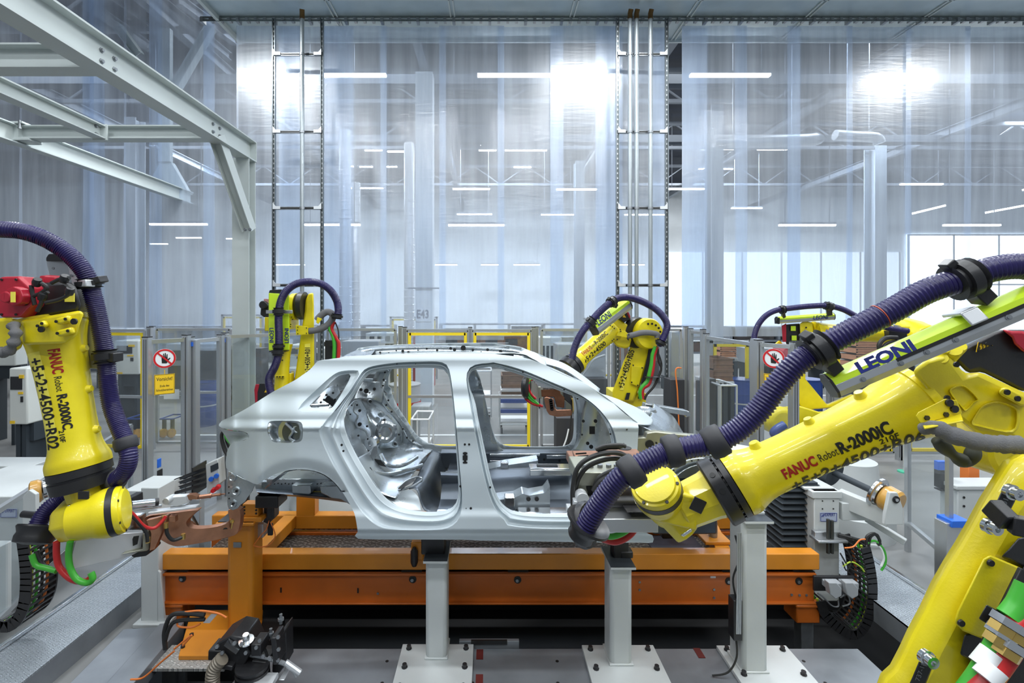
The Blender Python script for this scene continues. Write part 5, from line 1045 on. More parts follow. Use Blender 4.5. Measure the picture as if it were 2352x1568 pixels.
m = pxprism([z2(*p) for p in ((2120, 375), (2200, 390), (2280, 390), (2420, 450), (2420, 560), (2290, 555), (2220, 490), (2200, 440))], 1.775, .1); link('motor_cap', m, RED, mo, bevel=.012, label='red motor cap')
ms = MB(); t0, t1, t2 = [P(*z2(x, y), 1.79) for x, y in ((1935, 550), (2060, 500), (1950, 475))]; ms.prism([t0, t1, t2], (0, .002, 0)); ws = link('hot_surface_sign', ms, SIGNY, mo, smooth=0)
ms = MB(); c0 = (t0+t1+t2)/3; k = [c0+(p-c0)*.86+V(0, -.002, 0) for p in (t0, t1, t2)]
for i in range(3): ms.bar(k[i], k[(i+1) % 3], .002, .004)
for i in range(3): q = c0+V(-.014+.012*i, -.002, -.012+.004*i); ms.tube(crv([q, q+V(.003, 0, .007), q+V(-.001, 0, .013), q+V(.003, 0, .02)], 3), .0013, 5)
link('sign_mark', ms, INK, ws, smooth=0)
# cable box of the dress pack
e0 = P(1908, 884, 1.72); e1 = P(2400, 672, 1.55); b6, c6, a6, u6, n6 = leoni_box(r6, e0, e1, V(-.25, .25, 1), V(0.1, -1, 0.0), .088, .11, None)
w6 = .055; h6 = .044
p = e0+a6*.085+n6*(w6*1.02)+u6*(.001)
fn = nrm((u6*(h6*.55)+n6*(-w6*.67)))   # direction up the sloping cover facet
nn = nrm(a6.cross(fn)) ; nn = nn if nn.dot(n6) > 0 else -nn
link('lettering', text_mesh('LEONI', .052, p+nn*.0015+u6*(h6*.03), a6, u6*1.0, squeeze=1.25, bold=.0026), INKB, c6, smooth=0)
m = MB()
for f in (.12, .30, .42, .55, .78): m.lathe(e0+a6*((e1-e0).length*f)+n6*w6-u6*.018, n6, [(0, .009), (.003, .009), (.003, .005), (.006, .005)], 12)
link('rail_screws', m, STEEL, b6)
m = MB(); m.bar(e0+a6*.2+n6*(w6*1.0)-u6*.004, e1+n6*(w6*1.0)-u6*.004, .004, .012, up=u6); link('cover_gap', m, INK, b6, smooth=0)
m = MB(); q = e0.lerp(e1, .66)+n6*w6*.2+u6*h6; m.bar(q-n6*.05+u6*.012, q+n6*.06+u6*.004, .05, .012, up=u6); m.bar(q+n6*.06+u6*.006, q+n6*.07-u6*.04, .05, .01, up=n6); link('clamp_foot', m, ALUL, b6, bevel=.004)
# dress pack hose
H6 = [(1345, 1208, 1.86), (1372, 1165, 1.84), (1405, 1120, 1.82), (1440, 1085, 1.80), (1485, 1060, 1.80), (1540, 1036, 1.80), (1590, 1025, 1.79), (1640, 1015, 1.78), (1690, 990, 1.76), (1740, 945, 1.74), (1785, 885, 1.72), (1830, 835, 1.70), (1882, 800, 1.68), (1950, 763, 1.65), (2050, 712, 1.62), (2130, 668, 1.6), (2215, 640, 1.58), (2280, 618, 1.56), (2352, 612, 1.55), (2420, 632, 1.55)]
hz = hose(r6, H6, 27, 8.2, n=20)
clamp(r6, (1878, 803, 1.68), (1900, 790, 1.675), 30, foot=(1915, 850, 1.70), wide=.75); clamp(r6, (2212, 641, 1.58), (2240, 630, 1.575), 32, foot=(2262, 690, 1.58), wide=.75)
cuff(r6, (1450, 1082, 1.80), (1480, 1062, 1.80), 29, 42); cuff(r6, (1545, 1035, 1.80), (1570, 1029, 1.795), 29, 38); cuff(r6, (1643, 1014, 1.78), (1665, 1004, 1.77), 29, 44)
m = MB(); a = P(1346, 1208, 1.86); b = P(1372, 1165, 1.84); ax = (b-a).normalized(); m.lathe(a-ax*.06, ax, [(0, .045), (.01, .052), (.03, .05), (.055, .062), (.075, .09), (.085, .088), (.078, .075), (.062, .05)], 32); link('hose_cup', m, BLK, r6, smooth=50)
m = MB(); m.lathe(P(1335, 1204, 1.93), (.75, -.6, .2), [(0, .085), (.02, .09), (.035, .085)], 30); link('hose_cup_plate', m, BLK, r6, smooth=40)
m = MB(); q = P(2020, 727, 1.63); qd = nrm(P(2050, 712, 1.62)-P(1990, 742, 1.635)); m.lathe(q, qd, [(0, .0432), (.003, .0432)], 30); link('hose_mark', m, mat('mark_orange', (.5, .08, .03), .5), r6)
m = MB(); q = P(2192, 650, 1.585); qd = nrm(P(2215, 640, 1.58)-P(2150, 664, 1.6)); m.lathe(q, qd, [(0, .0440), (.004, .0440)], 30); link('hose_mark', m, SIGNW, r6)
# grey cloth sleeve
m = MB(); pts = crv([P(*p) for p in ((2120, 985, 1.66), (2150, 982, 1.62), (2190, 1000, 1.6), (2250, 1015, 1.58), (2300, 1020, 1.56), (2352, 1022, 1.54), (2420, 1030, 1.5))], 8); random.seed(4); rr_ = [.022+random.uniform(-.0025, .0025)+(.006 if 8 < i < 40 else 0) for i in range(len(pts))]; m.tube(pts, .03, 14, rf=lambda i: rr_[i]); link('cloth_sleeve', m, CLOTH, r6, smooth=80)
m = MB(); pts = crv([P(*p) for p in ((2150, 1010, 1.66), (2190, 1045, 1.66), (2225, 1060, 1.66), (2240, 1020, 1.66))], 8); m.tube(pts, .03, 12, rf=lambda i: .016+.008*math.sin(i*.4)**2); link('cable_boot', m, mat('olive_boot', (.06, .065, .05), .6), r6, smooth=80)
# lower arm
LA = [z4(*p) for p in ((905, 1700), (950, 1568), (985, 1470), (1045, 1415), (1100, 1310), (1150, 1200), (1230, 1050), (1300, 900), (1380, 760), (1450, 650), (1530, 510), (1600, 380), (1700, 220), (1760, 130), (1830, 90), (1960, 110), (2050, 200), (2050, 1700))]
m = MB(); m.prism([P(x, y, 1.54) for x, y in LA], (0, -.10, 0)); la = link('lower_arm', m, YEL, r6, smooth=40, bevel=.045)
m = pxprism([z4(*p) for p in ((1500, 1160), (1515, 1110), (1680, 780), (1725, 755), (1925, 840), (1900, 910), (1735, 1240), (1700, 1300), (1550, 1240), (1500, 1190))], 1.40, .03); cvp = link('cover_plate', m, YEL, la, bevel=.006)
m = MB()
for x, y in ((1722, 805), (1535, 1185)): m.lathe(P(*z4(x, y), 1.398), (0, -1, 0), [(0, .010), (.006, .009)], 12)
link('screws', m, BLK, cvp)
for pl, sc in ((((1815, 310), (1905, 345), (1880, 420), (1775, 620), (1685, 600), (1700, 550)), ((1865, 360), (1727, 578))), (((1300, 1362), (1385, 1400), (1320, 1568), (1290, 1650), (1180, 1640), (1230, 1530)), ((1325, 1412), (1220, 1640)))):
    m = pxprism([z4(*p) for p in pl], 1.38, .04); bb_ = link('black_bracket', m, BLK, la, bevel=.004)
    m = MB()
    for x, y in sc: m.lathe(P(*z4(x, y), 1.37), (0, -1, 0), [(-.01, .022), (.002, .022), (.003, .017), (.02, .017), (.02, .008), (.012, .007)], 20)
    link('cap_screws', m, CHROME, bb_)
link('lettering', text_mesh('-18-01', .022, P(*z4(1800, 520), 1.376), nrm(V(.35, 0, 1)), nrm(V(-1, 0, .35)), squeeze=1.0), STEEL, la, smooth=0)
link('lettering', text_mesh('737-18-01', .02, P(*z4(1275, 1560), 1.376), nrm(V(.35, 0, 1)), nrm(V(-1, 0, .35)), squeeze=1.0), STEEL, la, smooth=0)
m = MB(); m.bar(P(*z4(1730, 440), 1.35), P(*z4(1850, 560), 1.3), .035, .05); m.bar(P(*z4(1850, 560), 1.3), P(*z4(2000, 590), 1.28), .035, .05); link('strap_bracket', m, BLK, la, bevel=.004)
m = pxprism([z4(*p) for p in ((1840, 720), (1900, 650), (2000, 630), (2000, 860), (1930, 830), (1850, 790), (1790, 770))], 1.415, .02); m2 = pxprism([z4(*p) for p in ((1560, 1260), (1740, 1220), (2050, 600), (2050, 1700), (1570, 1700), (1600, 1420), (1530, 1390))], 1.412, .02, m); link('recess', m, BLK, la, bevel=.006)
m = pxprism([z4(*p) for p in ((1700, 1070), (1850, 1150), (2000, 1240), (2000, 1310), (1840, 1250), (1760, 1230), (1650, 1160))], 1.30, .012); hp = link('fitting_plate', m, BLK, la, bevel=.003)
m = MB(); m.bar(P(*z4(1960, 860), 1.36), P(*z4(1680, 1420), 1.36), .012, .05); link('edge_strip', m, BLK, la, bevel=.003)
def fitted_cable(pa, pb, r, mt, nm, d):
    a, b = P(*z4(*pa), d), P(*z4(*pb), d); m = MB(); m.tube(crv([a, a.lerp(b, .33)+V(.004, 0, 0), a.lerp(b, .66)+V(.006, 0, 0), b], 6), r, 14); c = link(nm, m, mt, la); return c
ca = fitted_cable((1960, 950), (1840, 1150), .026, CGRN, 'green_hose', 1.28); cb = fitted_cable((1990, 1090), (1880, 1210), .026, CRED, 'red_hose', 1.27)
cc = fitted_cable((1790, 1270), (1550, 1650), .024, CGRN, 'green_hose', 1.29); cd = fitted_cable((1850, 1360), (1610, 1660), .026, CRED, 'red_hose', 1.27)
m = MB(); a, b = P(*z4(1735, 1370), 1.28), P(*z4(1660, 1460), 1.28); m.tube([a, b], .0255, 16); a, b = P(*z4(1755, 1470), 1.255), P(*z4(1690, 1540), 1.255); m.tube([a, b], .028, 16); link('hose_marker', m, SIGNW, la, smooth=40)
m = MB(); mb_ = MB()
for (x, y, d) in ((1820, 1190, 1.27), (1900, 1240, 1.26), (1790, 1265, 1.275), (1850, 1340, 1.26)):
    c = P(*z4(x, y), d); dr = nrm(P(*z4(x-60, y+100), d)-c); m.lathe(c-dr*.016, dr, [(0, .034), (.02, .034)], 6); mb_.lathe(c+dr*.006, dr, [(0, .029), (.022, .029)], 6)
link('hose_nuts', m, CHROME, hp, smooth=0); link('brass_nuts', mb_, BRASS, hp, smooth=0)
# base below the frame edge
m = MB(); m.bb((1.55, 1.25, 0), (2.3, 1.75, .92)); link('base', m, YEL, r6, bevel=.03)
# ------------------------------------------------------------------ weld gun of R06
g6 = thing('weld_gun', P(1400, 1130, 2.4), 'spot welding gun with zinc plates and black cable loops before the front door opening', 'weld gun')
m = MB(); m.bb(P(1326, 1192, 2.35), P(1420, 1080, 2.38)); m.bb(P(1326, 1085, 2.34), P(1462, 1075, 2.6)); gp = link('mounting_plate', m, ZINC, g6, bevel=.004)
m = MB(); m.lathe(P(1366, 1118, 2.348), (0, 1, 0), [(0, .042), (.003, .042)], 30); m.bb(P(1350, 1150, 2.347), P(1382, 1118, 2.35)); link('opening', m, INK, gp, smooth=0)
m = MB()
for x in (1340, 1357, 1378, 1398, 1416): m.lathe(P(x, 1076, 2.42), (0, 0, 1), [(0, .014), (.022, .014)], 12); m.lathe(P(x, 1092, 2.345), (0, -1, 0), [(0, .010), (.004, .010), (.004, .005)], 10)
link('screws', m, STEEL, gp)
m = MB(); m.bb(P(1313, 1080, 2.75), P(1372, 1034, 2.95)); m.bb(P(1408, 1080, 2.7), P(1462, 1030, 2.9)); m.prism([P(1313, 1034, 2.75), P(1372, 1034, 2.75), P(1345, 1080, 2.75), P(1325, 1080, 2.75)], (0, -.1, 0)); ct = link('copper_terminal', m, COP, g6, bevel=.006)
m = MB()
for i in range(4): a = P(1322+i*5, 1042+i*6, 2.64); m.bar(a, a+V(.06, 0, .004), .004, .008)
m.lathe(P(1432, 1029, 2.8), (0, 0, 1), [(0, .045), (.004, .045)], 20); link('slots', m, INK, ct, smooth=0)
for k, pts in enumerate((((1318, 1190), (1316, 1120), (1330, 1070), (1370, 1045), (1420, 1040), (1450, 1060), (1458, 1090)), ((1322, 1190), (1322, 1120), (1345, 1075), (1390, 1055), (1430, 1055), (1452, 1075), (1450, 1100)), ((1362, 1128), (1380, 1105), (1410, 1090), (1440, 1080), (1452, 1066)), ((1364, 1124), (1376, 1098), (1410, 1080), (1445, 1070), (1455, 1052)), ((1368, 1032), (1390, 1024), (1425, 1022), (1437, 1025)), ((1372, 1036), (1395, 1028), (1420, 1027), (1435, 1021)))):
    m = MB(); m.tube(crv([P(x, y, 2.3+.02*(k % 2)) for x, y in pts], 8), .012 if k < 4 else .010, 10); link('cable', m, CABLE, g6)
m = MB(); a = P(1345, 1162, 2.25); m.bb(P(1319, 1172, 2.24), P(1352, 1140, 2.3)); m.lathe(P(1336, 1141, 2.27), (0, -1, .0), [(-.03, .03), (.03, .03)], 20); m.bb(P(1310, 1182, 2.22), P(1365, 1172, 2.35)); m.lathe(P(1336, 1160, 2.235), (0, -1, 0), [(0, .012), (.004, .012)], 14); link('clamp_knuckle', m, ALUL, g6, bevel=.005)
m = MB(); m.cyl(P(1352, 1152, 2.3), P(1480, 1152, 2.3), .028, 18); m.bb(P(1440, 1175, 2.2), P(1500, 1120, 2.5)); link('actuator', m, BLK, g6, bevel=.006)
m = MB(); m.bb(P(1340, 1192, 2.2), P(1480, 1180, 2.4)); m.bb(P(1390, 1200, 2.22), P(1470, 1186, 2.3)); link('lower_plate', m, ALU, g6, bevel=.003)
m = MB(); m.prism([P(*p, 2.28) for p in ((1452, 1170), (1475, 1190), (1490, 1205), (1470, 1198), (1450, 1190))], (0, .06, 0)); m.bb(P(1425, 1200, 2.22), P(1462, 1176, 2.3)); link('spacer', m, ZINC, g6, bevel=.003)
m = MB(); m.tube(crv([P(x, y, 2.3) for x, y in ((1372, 1220), (1400, 1232), (1430, 1224), (1452, 1205), (1462, 1185))], 8), .014, 12); link('green_hose', m, CGRN, g6)
m = MB(); m.tube(crv([P(x, y, 2.34) for x, y in ((1372, 1232), (1410, 1244), (1442, 1232), (1462, 1208), (1468, 1185))], 8), .016, 12); link('red_hose', m, CRED, g6)
# ------------------------------------------------------------------ R02, left foreground
r2 = thing('industrial_robot', P(-200, 1500, 3.0)*1.0, 'yellow robot with hanging forearm at the left edge marked +5+2+4500+R02', 'robot'); r2.location.z = 0
A = P(183, 1070, 2.70); B = P(122, 738, 2.72); R = 61*2.7/F
a2 = Arm(A, B, [(f, r*R) for f, r in FP], view=(.2, -1, 0)); f2 = a2.build(r2, n=48)
lump(a2, .22, -1.5 if a2.u.x < 0 else 1.5, .03, .02, 0, f2); lump(a2, .5, -1.5 if a2.u.x < 0 else 1.5, .03, .02, 0, f2); lump(a2, .78, -1.5 if a2.u.x < 0 else 1.5, .03, .02, 0, f2)
sg2 = 1 if a2.u.x > 0 else -1
def wrap2(f0, th0, r0):
    return lambda x, y: a2.pos(f0-x/a2.L, sg2*(th0+y/r0), .0022)
def txt2(body, f0, th0, size, m_, bold=0, sq=1.0): 
    link('lettering', text_mesh(body, size, (0, 0, 0), (1, 0, 0), (0, 1, 0), squeeze=sq, bold=bold, wrap=wrap2(f0, th0, .118)), m_, f2, smooth=0)
a2.patch(.24, .80, sg2*-.78, sg2*-.08, LABY, f2)
txt2('+5+2+4500+R02', .765, -.66, .104, INK, .002, .70); txt2('FANUC', .80, .22, .062, INKR, .0022, .66); txt2('Robot', .62, .22, .046, INK, 0, .72); txt2('R-2000iC', .50, .20, .060, INK, .0022, .84); txt2('210F', .27, .02, .034, INK, .0006, 1.0)
m = MB(); m.lathe(A, -a2.a, [(0, R*.9), (.004, R*.99), (.045, R*.99), (.048, R*.92), (.06, R*.92), (.062, R*1.0), (.12, R*.96), (.125, R*.7)], 48); link('wrist_ring', m, BLK, r2, smooth=30)
m = MB(); p0 = A-a2.a*.11; m.lathe(p0, P(208, 1170, 2.7)-p0, [(0, R*.62), (.1, R*.6), (.2, R*.7)], 8); link('wrist_neck', m, YEL, r2, smooth=30, bevel=.012)
m = MB(); m.box(P(192, 1137, 2.57), (.06, .006, .045)); link('neck_cover', m, BLK, r2, bevel=.008)
c = P(286, 1168, 2.66); ax = nrm(V(-.9, -.42, -.12)); drum(r2, c, ax, 54*2.66/F)
m = MB(); m.lathe(P(215, 1180, 2.7), nrm(V(-.9, 0, -.25)), [(-.02, .14), (.08, .13), (.14, .12), (.18, .09)], 8); m.bb(P(150, 1200, 2.6), P(205, 1150, 2.85)); m.bb(P(160, 1236, 2.62), P(250, 1200, 2.85)); link('tool_end', m, YEL, r2, smooth=30, bevel=.02)
m = MB(); c = P(158, 1172, 2.56); m.bar(c+V(-.004, 0, -.03), c+V(.004, 0, .03), .012, .012); link('handle', m, CHROME, r2, bevel=.002)
# elbow plate, casting
m = MB(); m.lathe(B, a2.a, [(-.012, R*1.02), (-.01, R*1.16), (.02, R*1.16), (.022, R*1.1)], 40); link('elbow_flange', m, YEL, r2, smooth=30)
m = pxprism([(52, 748), (45, 735), (80, 730), (188, 712), (192, 722), (182, 748), (178, 770), (150, 790), (52, 792)], 2.52, .42); ec = link('elbow_casting', m, YEL, r2, smooth=30, bevel=.015)
for x, y, w_ in ((148, 735, 30), (152, 762, 34), (100, 745, 14)):
    m = MB(); p0 = P(x-w_/2, y+4, 2.50); p1 = P(x+w_/2, y-4, 2.50); m.bar(p0, p1, .03, .035); b_ = link('lug', m, YEL, ec, bevel=.01)
    m = MB(); m.lathe(p0.lerp(p1, .85)+V(0, -.02, 0), (0, -1, 0), [(0, .008), (.004, .008)], 10); m.lathe(p0.lerp(p1, .15)+V(0, -.02, 0), (0, -1, 0), [(0, .008), (.004, .008)], 10); link('screws', m, INK, b_)
m = MB(); m.lathe(P(97, 756, 2.49), (0, -1, 0), [(0, .016), (.01, .016)], 14); m.lathe(P(172, 738, 2.49), (0, -1, 0), [(0, .016), (.01, .016)], 14); link('socket_bolts', m, INK, ec)
m = pxprism([(-40, 735), (20, 728), (52, 735), (52, 800), (-20, 830), (-60, 830)], 2.6, .35); link('elbow_side_casting', m, YEL, r2, smooth=30, bevel=.02)
m = pxprism([(52, 736), (50, 690), (60, 660), (90, 650), (150, 645), (175, 655), (186, 700), (180, 716)], 2.58, .3); mo = link('motor', m, BLK, r2, smooth=30, bevel=.02, label='black motor block above the forearm')
for x, y, rx in ((80, 650, 22), (125, 643, 24), (70, 662, 20)):
    m = MB(); m.lathe(P(x, y, 2.66), (0.05, 0, 1), [(-.02, .06), (.0, .062), (.018, .06), (.026, .03)], 8); link('motor_cap', m, RED, mo, smooth=30, bevel=.004, label='red motor cap')
m = MB(); c = P(22, 682, 2.5); m.lathe(c, (-.05, 1, 0), [(0, .112), (.02, .118), (.16, .118)], 8, up=(.38, 0, 1)); mm_ = link('round_motor', m, RED, r2, smooth=0, bevel=.006, label='red octagonal motor end at the picture edge')
m = MB(); m.lathe(P(30, 680, 2.45), (0, 1, 0), [(0, .05), (.05, .052)], 8); m.lathe(P(10, 682, 2.44), (0, 1, 0), [(0, .03), (.05, .032)], 8); m.bb(P(12, 688, 2.44), P(34, 672, 2.5)); cc_ = link('encoder_cap', m, RED, mm_, smooth=0, bevel=.005)
m = MB(); m.bb(P(24, 694, 2.435), P(36, 670, 2.44)); link('type_plate', m, LABY, cc_, smooth=0)
m = MB()
for q in range(8): th = q*.785+.39; m.lathe(c+V(math.cos(th)*.098, -.002, math.sin(th)*.098), (0, -1, 0), [(0, .006), (.005, .006)], 8)
link('screws', m, INK, mm_)
for pts in (((75, 680), (95, 672), (108, 660), (95, 650)), ((85, 715), (95, 695), (98, 680), (110, 670)), ((105, 695), (135, 688), (155, 678), (165, 665), (150, 655)), ((72, 655), (75, 680), (80, 700)), ((118, 650), (140, 640), (160, 638))):
    m = MB(); m.tube(crv([P(x, y, 2.5) for x, y in pts], 6), .010, 8); link('motor_cable', m, CABLE, mo)
m = MB()
for x, y, w_, h_ in ((88, 690, 22, 18), (160, 683, 22, 20)): m.box(P(x, y, 2.57), (w_*2.57/F, .004, h_*2.57/F))
link('type_plates', m, LABY, mo, smooth=0)
m = MB(); 
for x, y in ((98, 680), (160, 668), (148, 640), (85, 648)): m.lathe(P(x, y, 2.5), nrm(V(.5, -.3, .8)), [(-.02, .018), (.0, .022), (.02, .018)], 12)
link('plugs', m, BLK, mo)
m = MB(); pts = crv([P(*p) for p in ((30, 745, 2.5), (36, 765, 2.48), (30, 790, 2.48), (15, 810, 2.5), (0, 805, 2.52))], 6); m.tube(pts, .03, 12, rf=lambda i: .024+.006*math.sin(i*1.3)); link('cloth_sleeve', m, CLOTH, r2, smooth=80)
# cable box
e0 = P(206, 846, 2.80); e1 = P(146, 592, 2.82); 
m = pxprism([(106, 598), (154, 598), (214, 846), (165, 846)], 2.86, .12); bx = link('cable_box', m, ALU, r2, smooth=0, bevel=.003)
m = pxprism([(152, 597), (172, 596), (232, 848), (212, 846)], 2.80, .06); link('box_rail', m, ALUL, bx, smooth=0, bevel=.003)
m = pxprism([(173, 596), (184, 596), (243, 846), (232, 847)], 2.805, .15); link('cover', m, NEON, bx, smooth=0, bevel=.002)
m = pxprism([(179, 625), (183, 624), (224, 770), (217, 778)], 2.800, .006); link('cover_gap', m, mat('olive_dark', (.2, .22, .02), .5), bx, smooth=0)  # dark olive strip along the cover gap
m = pxprism([(106, 600), (106, 592), (112, 583), (165, 581), (184, 592), (185, 600)], 2.79, .17); link('end_cap', m, BLK, bx, smooth=0, bevel=.005)
m = MB()
for x, y in ((164, 633), (191, 741), (202, 792), (175, 680), (123, 616)): m.lathe(P(x, y, 2.795), (0, -1, 0), [(0, .008), (.004, .008), (.004, .004)], 10)
link('screws', m, STEEL, bx)
H2 = [(-70, 535, 2.6), (-30, 527, 2.6), (10, 527, 2.6), (50, 531, 2.62), (95, 545, 2.65), (140, 570, 2.68), (175, 600, 2.7), (200, 635, 2.72), (214, 680, 2.74), (226, 730, 2.75), (236, 780, 2.76), (244, 830, 2.77), (248, 880, 2.77), (256, 930, 2.76), (272, 975, 2.74), (288, 1015, 2.72), (296, 1045, 2.70), (290, 1075, 2.70), (270, 1098, 2.72), (235, 1112, 2.78), (190, 1125, 2.84), (150, 1142, 2.84), (115, 1165, 2.80), (92, 1195, 2.76), (78, 1232, 2.72)]
hose(r2, H2, 18.5, 4.4, n=18)
clamp(r2, (206, 650, 2.73), (212, 680, 2.74), 19, foot=(238, 640, 2.72), wide=.6); clamp(r2, (243, 818, 2.77), (245, 840, 2.77), 19, foot=(272, 820, 2.75), wide=.8)
m = MB(); m.bar(P(190, 652, 2.7), P(208, 650, 2.68), .05, .04); link('clamp_foot', m, ALUL, r2, bevel=.005)
cuff(r2, (289, 1018, 2.715), (293, 1035, 2.71), 19, 28); cuff(r2, (262, 1103, 2.74), (240, 1110, 2.78), 19, 28)
m = MB(); a = P(88, 1215, 2.74); ax = nrm(P(100, 1185, 2.77)-P(80, 1230, 2.72)); m.lathe(a-ax*.08, ax, [(0, .04), (.01, .09), (.04, .095), (.06, .09), (.09, .105), (.10, .10), (.085, .06)], 30); link('hose_cup', m, BLK, r2, smooth=50)
# ------------------------------------------------------------------ weld gun of R02
g2 = thing('weld_gun', P(300, 1220, 2.8), 'spot welding gun with long holed copper arm reaching to the tail of the car', 'weld gun')
def GD(x): return 2.72+(x-215)/330*.62
def gp_(poly, th, dd=0): return [P(x, y, GD(x)+dd) for x, y in poly], (0, th, 0)
def z3(x, y): return (x*.39414, 950+y*.39413)
m = MB(); m.prism(*gp_([z3(*p) for p in ((400, 905), (440, 740), (690, 700), (830, 690), (815, 800), (760, 830), (420, 905))], .012, .02)); fr_ = link('frame_plate', m, ALUL, g2, bevel=.003)
m = MB(); m.prism(*gp_([z3(*p) for p in ((510, 770), (560, 745), (580, 760), (530, 850), (500, 850))], .002, .017)); m.prism(*gp_([z3(*p) for p in ((620, 790), (700, 770), (705, 790), (625, 812))], .002, .017)); m.prism(*gp_([z3(*p) for p in ((770, 715), (810, 710), (800, 760), (775, 770))], .002, .017)); link('openings', m, INK, fr_, smooth=0)
m = MB(); m.prism(*gp_([z3(*p) for p in ((280, 880), (440, 740), (470, 800), (400, 905), (340, 910))], .02, .1)); link('rear_plate', m, ALU, g2, bevel=.003)
m = MB(); m.prism(*gp_([z3(*p) for p in ((505, 770), (600, 750), (590, 800), (500, 850))], .15, .05)); m.prism(*gp_([z3(*p) for p in ((700, 820), (830, 790), (830, 700), (850, 690), (855, 800))], .05, .0)); link('insulator_block', m, ZINC, g2, bevel=.003)
m = MB(); m.prism(*gp_([z3(*p) for p in ((820, 700), (850, 690), (890, 790), (850, 830), (780, 840), (760, 825))], .08, .03)); m.prism(*gp_([z3(*p) for p in ((725, 490), (765, 490), (768, 545), (740, 560), (720, 545))], .1, .05)); link('black_block', m, BLK, g2, bevel=.004)
m = MB(); pts = crv([Vector((*z3(*p), 0)) for p in ((930, 730), (1010, 770), (1100, 765), (1330, 720), (1390, 680), (1398, 560), (1330, 560), (1335, 620), (1290, 650), (1180, 668), (1110, 665), (1085, 640), (1100, 610), (1145, 570), (1140, 562), (1000, 580), (850, 600), (840, 650), (880, 690))], 3, True)
m.prism([P(p.x, p.y, GD(p.x)+.05) for p in pts], (0, .05, 0)); ca_ = link('copper_arm', m, COP, g2, smooth=30, bevel=.004)
m = MB()
for x, y in ((1062, 714), (1127, 705), (1188, 695), (1250, 686), (1311, 678)): q = z3(x, y); tv = P(545, 1200, GD(545))-P(400, 1200, GD(400)); nv = nrm(tv.cross(V(0, 0, 1))); nv = nv if nv.y > 0 else -nv; m.lathe(P(*q, GD(q[0])+.05)-nv*.002, nv, [(0, .0175), (.003, .0175)], 20)
link('arm_holes', m, INK, ca_, smooth=0)
m = MB(); q = z3(1355, 625); m.lathe(P(*q, GD(q[0])+.045), (0, -1, 0), [(0, .014), (.008, .014)], 12); m.tube([P(*z3(1355, 632), GD(530)+.04), P(*z3(1348, 668), GD(530)+.04)], .005, 6); link('arm_fitting', m, BRASS, ca_)
m = MB(); m.cyl(P(*z3(1350, 560), GD(532)+.07), P(*z3(1336, 530), GD(532)+.07), .012, 12); link('electrode', m, COP, ca_)
m = MB(); m.prism(*gp_([z3(*p) for p in ((850, 620), (980, 590), (960, 650), (900, 790), (870, 800), (880, 700))], .03, .0)); m.prism(*gp_([z3(*p) for p in ((980, 595), (1020, 595), (1022, 632), (985, 632))], .03, .01)); link('copper_bracket', m, COP, g2, bevel=.003)
m = MB(); m.cyl(P(*z3(765, 532), GD(300)+.02), P(*z3(915, 515), GD(360)+.02), .021, 20); m.cyl(P(*z3(770, 560), GD(300)+.04), P(*z3(940, 535), GD(365)+.05), .009, 12); m.cyl(P(*z3(765, 515), GD(300)+.04), P(*z3(900, 500), GD(355)+.05), .007, 12); cy_ = link('cylinder', m, CHROME, g2)
m = MB(); m.cyl(P(*z3(905, 516), GD(356)+.02), P(*z3(925, 513), GD(362)+.02), .025, 16); link('cylinder_head', m, BLK, cy_)
m = MB(); m.prism(*gp_([z3(*p) for p in ((945, 500), (990, 485), (1080, 480), (1095, 520), (1030, 540), (960, 530))], .05, .0)); m.prism(*gp_([z3(*p) for p in ((860, 575), (1140, 540), (1142, 552), (862, 590))], .05, .0)); m.prism(*gp_([z3(*p) for p in ((990, 540), (1080, 530), (1090, 550), (990, 565))], .04, .02)); m.lathe(P(*z3(965, 512), GD(380)-.01), (0, 1, 0), [(0, .022), (.07, .022)], 16); ua = link('upper_jaw', m, ALUL, g2, bevel=.003)
m = MB(); m.prism(*gp_([z3(*p) for p in ((1060, 478), (1120, 472), (1150, 485), (1150, 498), (1070, 502))], .04, .01)); a_ = P(*z3(1140, 487), GD(450)+.03); b_ = P(*z3(1312, 466), GD(517)+.03); L = (b_-a_).length; m.lathe(a_, b_-a_, [(0, .014), (L*.45, .014), (L*.5, .017), (L*.53, .01), (L*.8, .008), (L*.82, .011), (L*.86, .006), (L, .004)], 14); link('upper_electrode', m, COP, ua)
m = MB(); m.prism(*gp_([z3(*p) for p in ((1090, 560), (1110, 590), (1150, 660), (1110, 665), (1090, 640))], .03, .12)); m.prism(*gp_([z3(*p) for p in ((680, 680), (700, 600), (820, 590), (830, 680))], .05, .08)); link('transformer_cover', m, CHROME, g2, bevel=.006)
for mt, nm, pts, r, dd in ((CRED, 'red_hose', ((730, 545), (780, 590), (840, 655), (900, 665), (950, 620), (965, 595)), .010, -.03), (CABLE, 'cable', ((735, 565), (800, 625), (850, 690), (860, 745)), .010, -.03), (CABLE, 'cable', ((970, 650), (975, 700), (1010, 735), (1070, 715)), .011, .03), (CRED, 'red_hose', ((330, 745), (330, 830), (350, 900), (420, 965), (500, 975), (540, 940)), .016, -.04), (CGRN, 'green_hose', ((410, 745), (400, 820), (410, 900), (450, 965), (510, 985), (540, 960), (530, 925)), .016, -.06), (CGRN, 'green_hose', ((185, 820), (210, 880), (270, 900), (330, 915)), .015, 0), (CABLE, 'cable', ((210, 800), (250, 880), (310, 905)), .012, .02)):
    m = MB(); m.tube(crv([P(*z3(*p), 2.66+dd+max(0, (z3(*p)[0]-215)/330*.62)) for p in pts], 8), r, 12); link(nm, m, mt, g2)
for x, y in ((965, 640), (862, 735), (955, 605), (330, 755), (408, 760)):
    pass
m = MB()
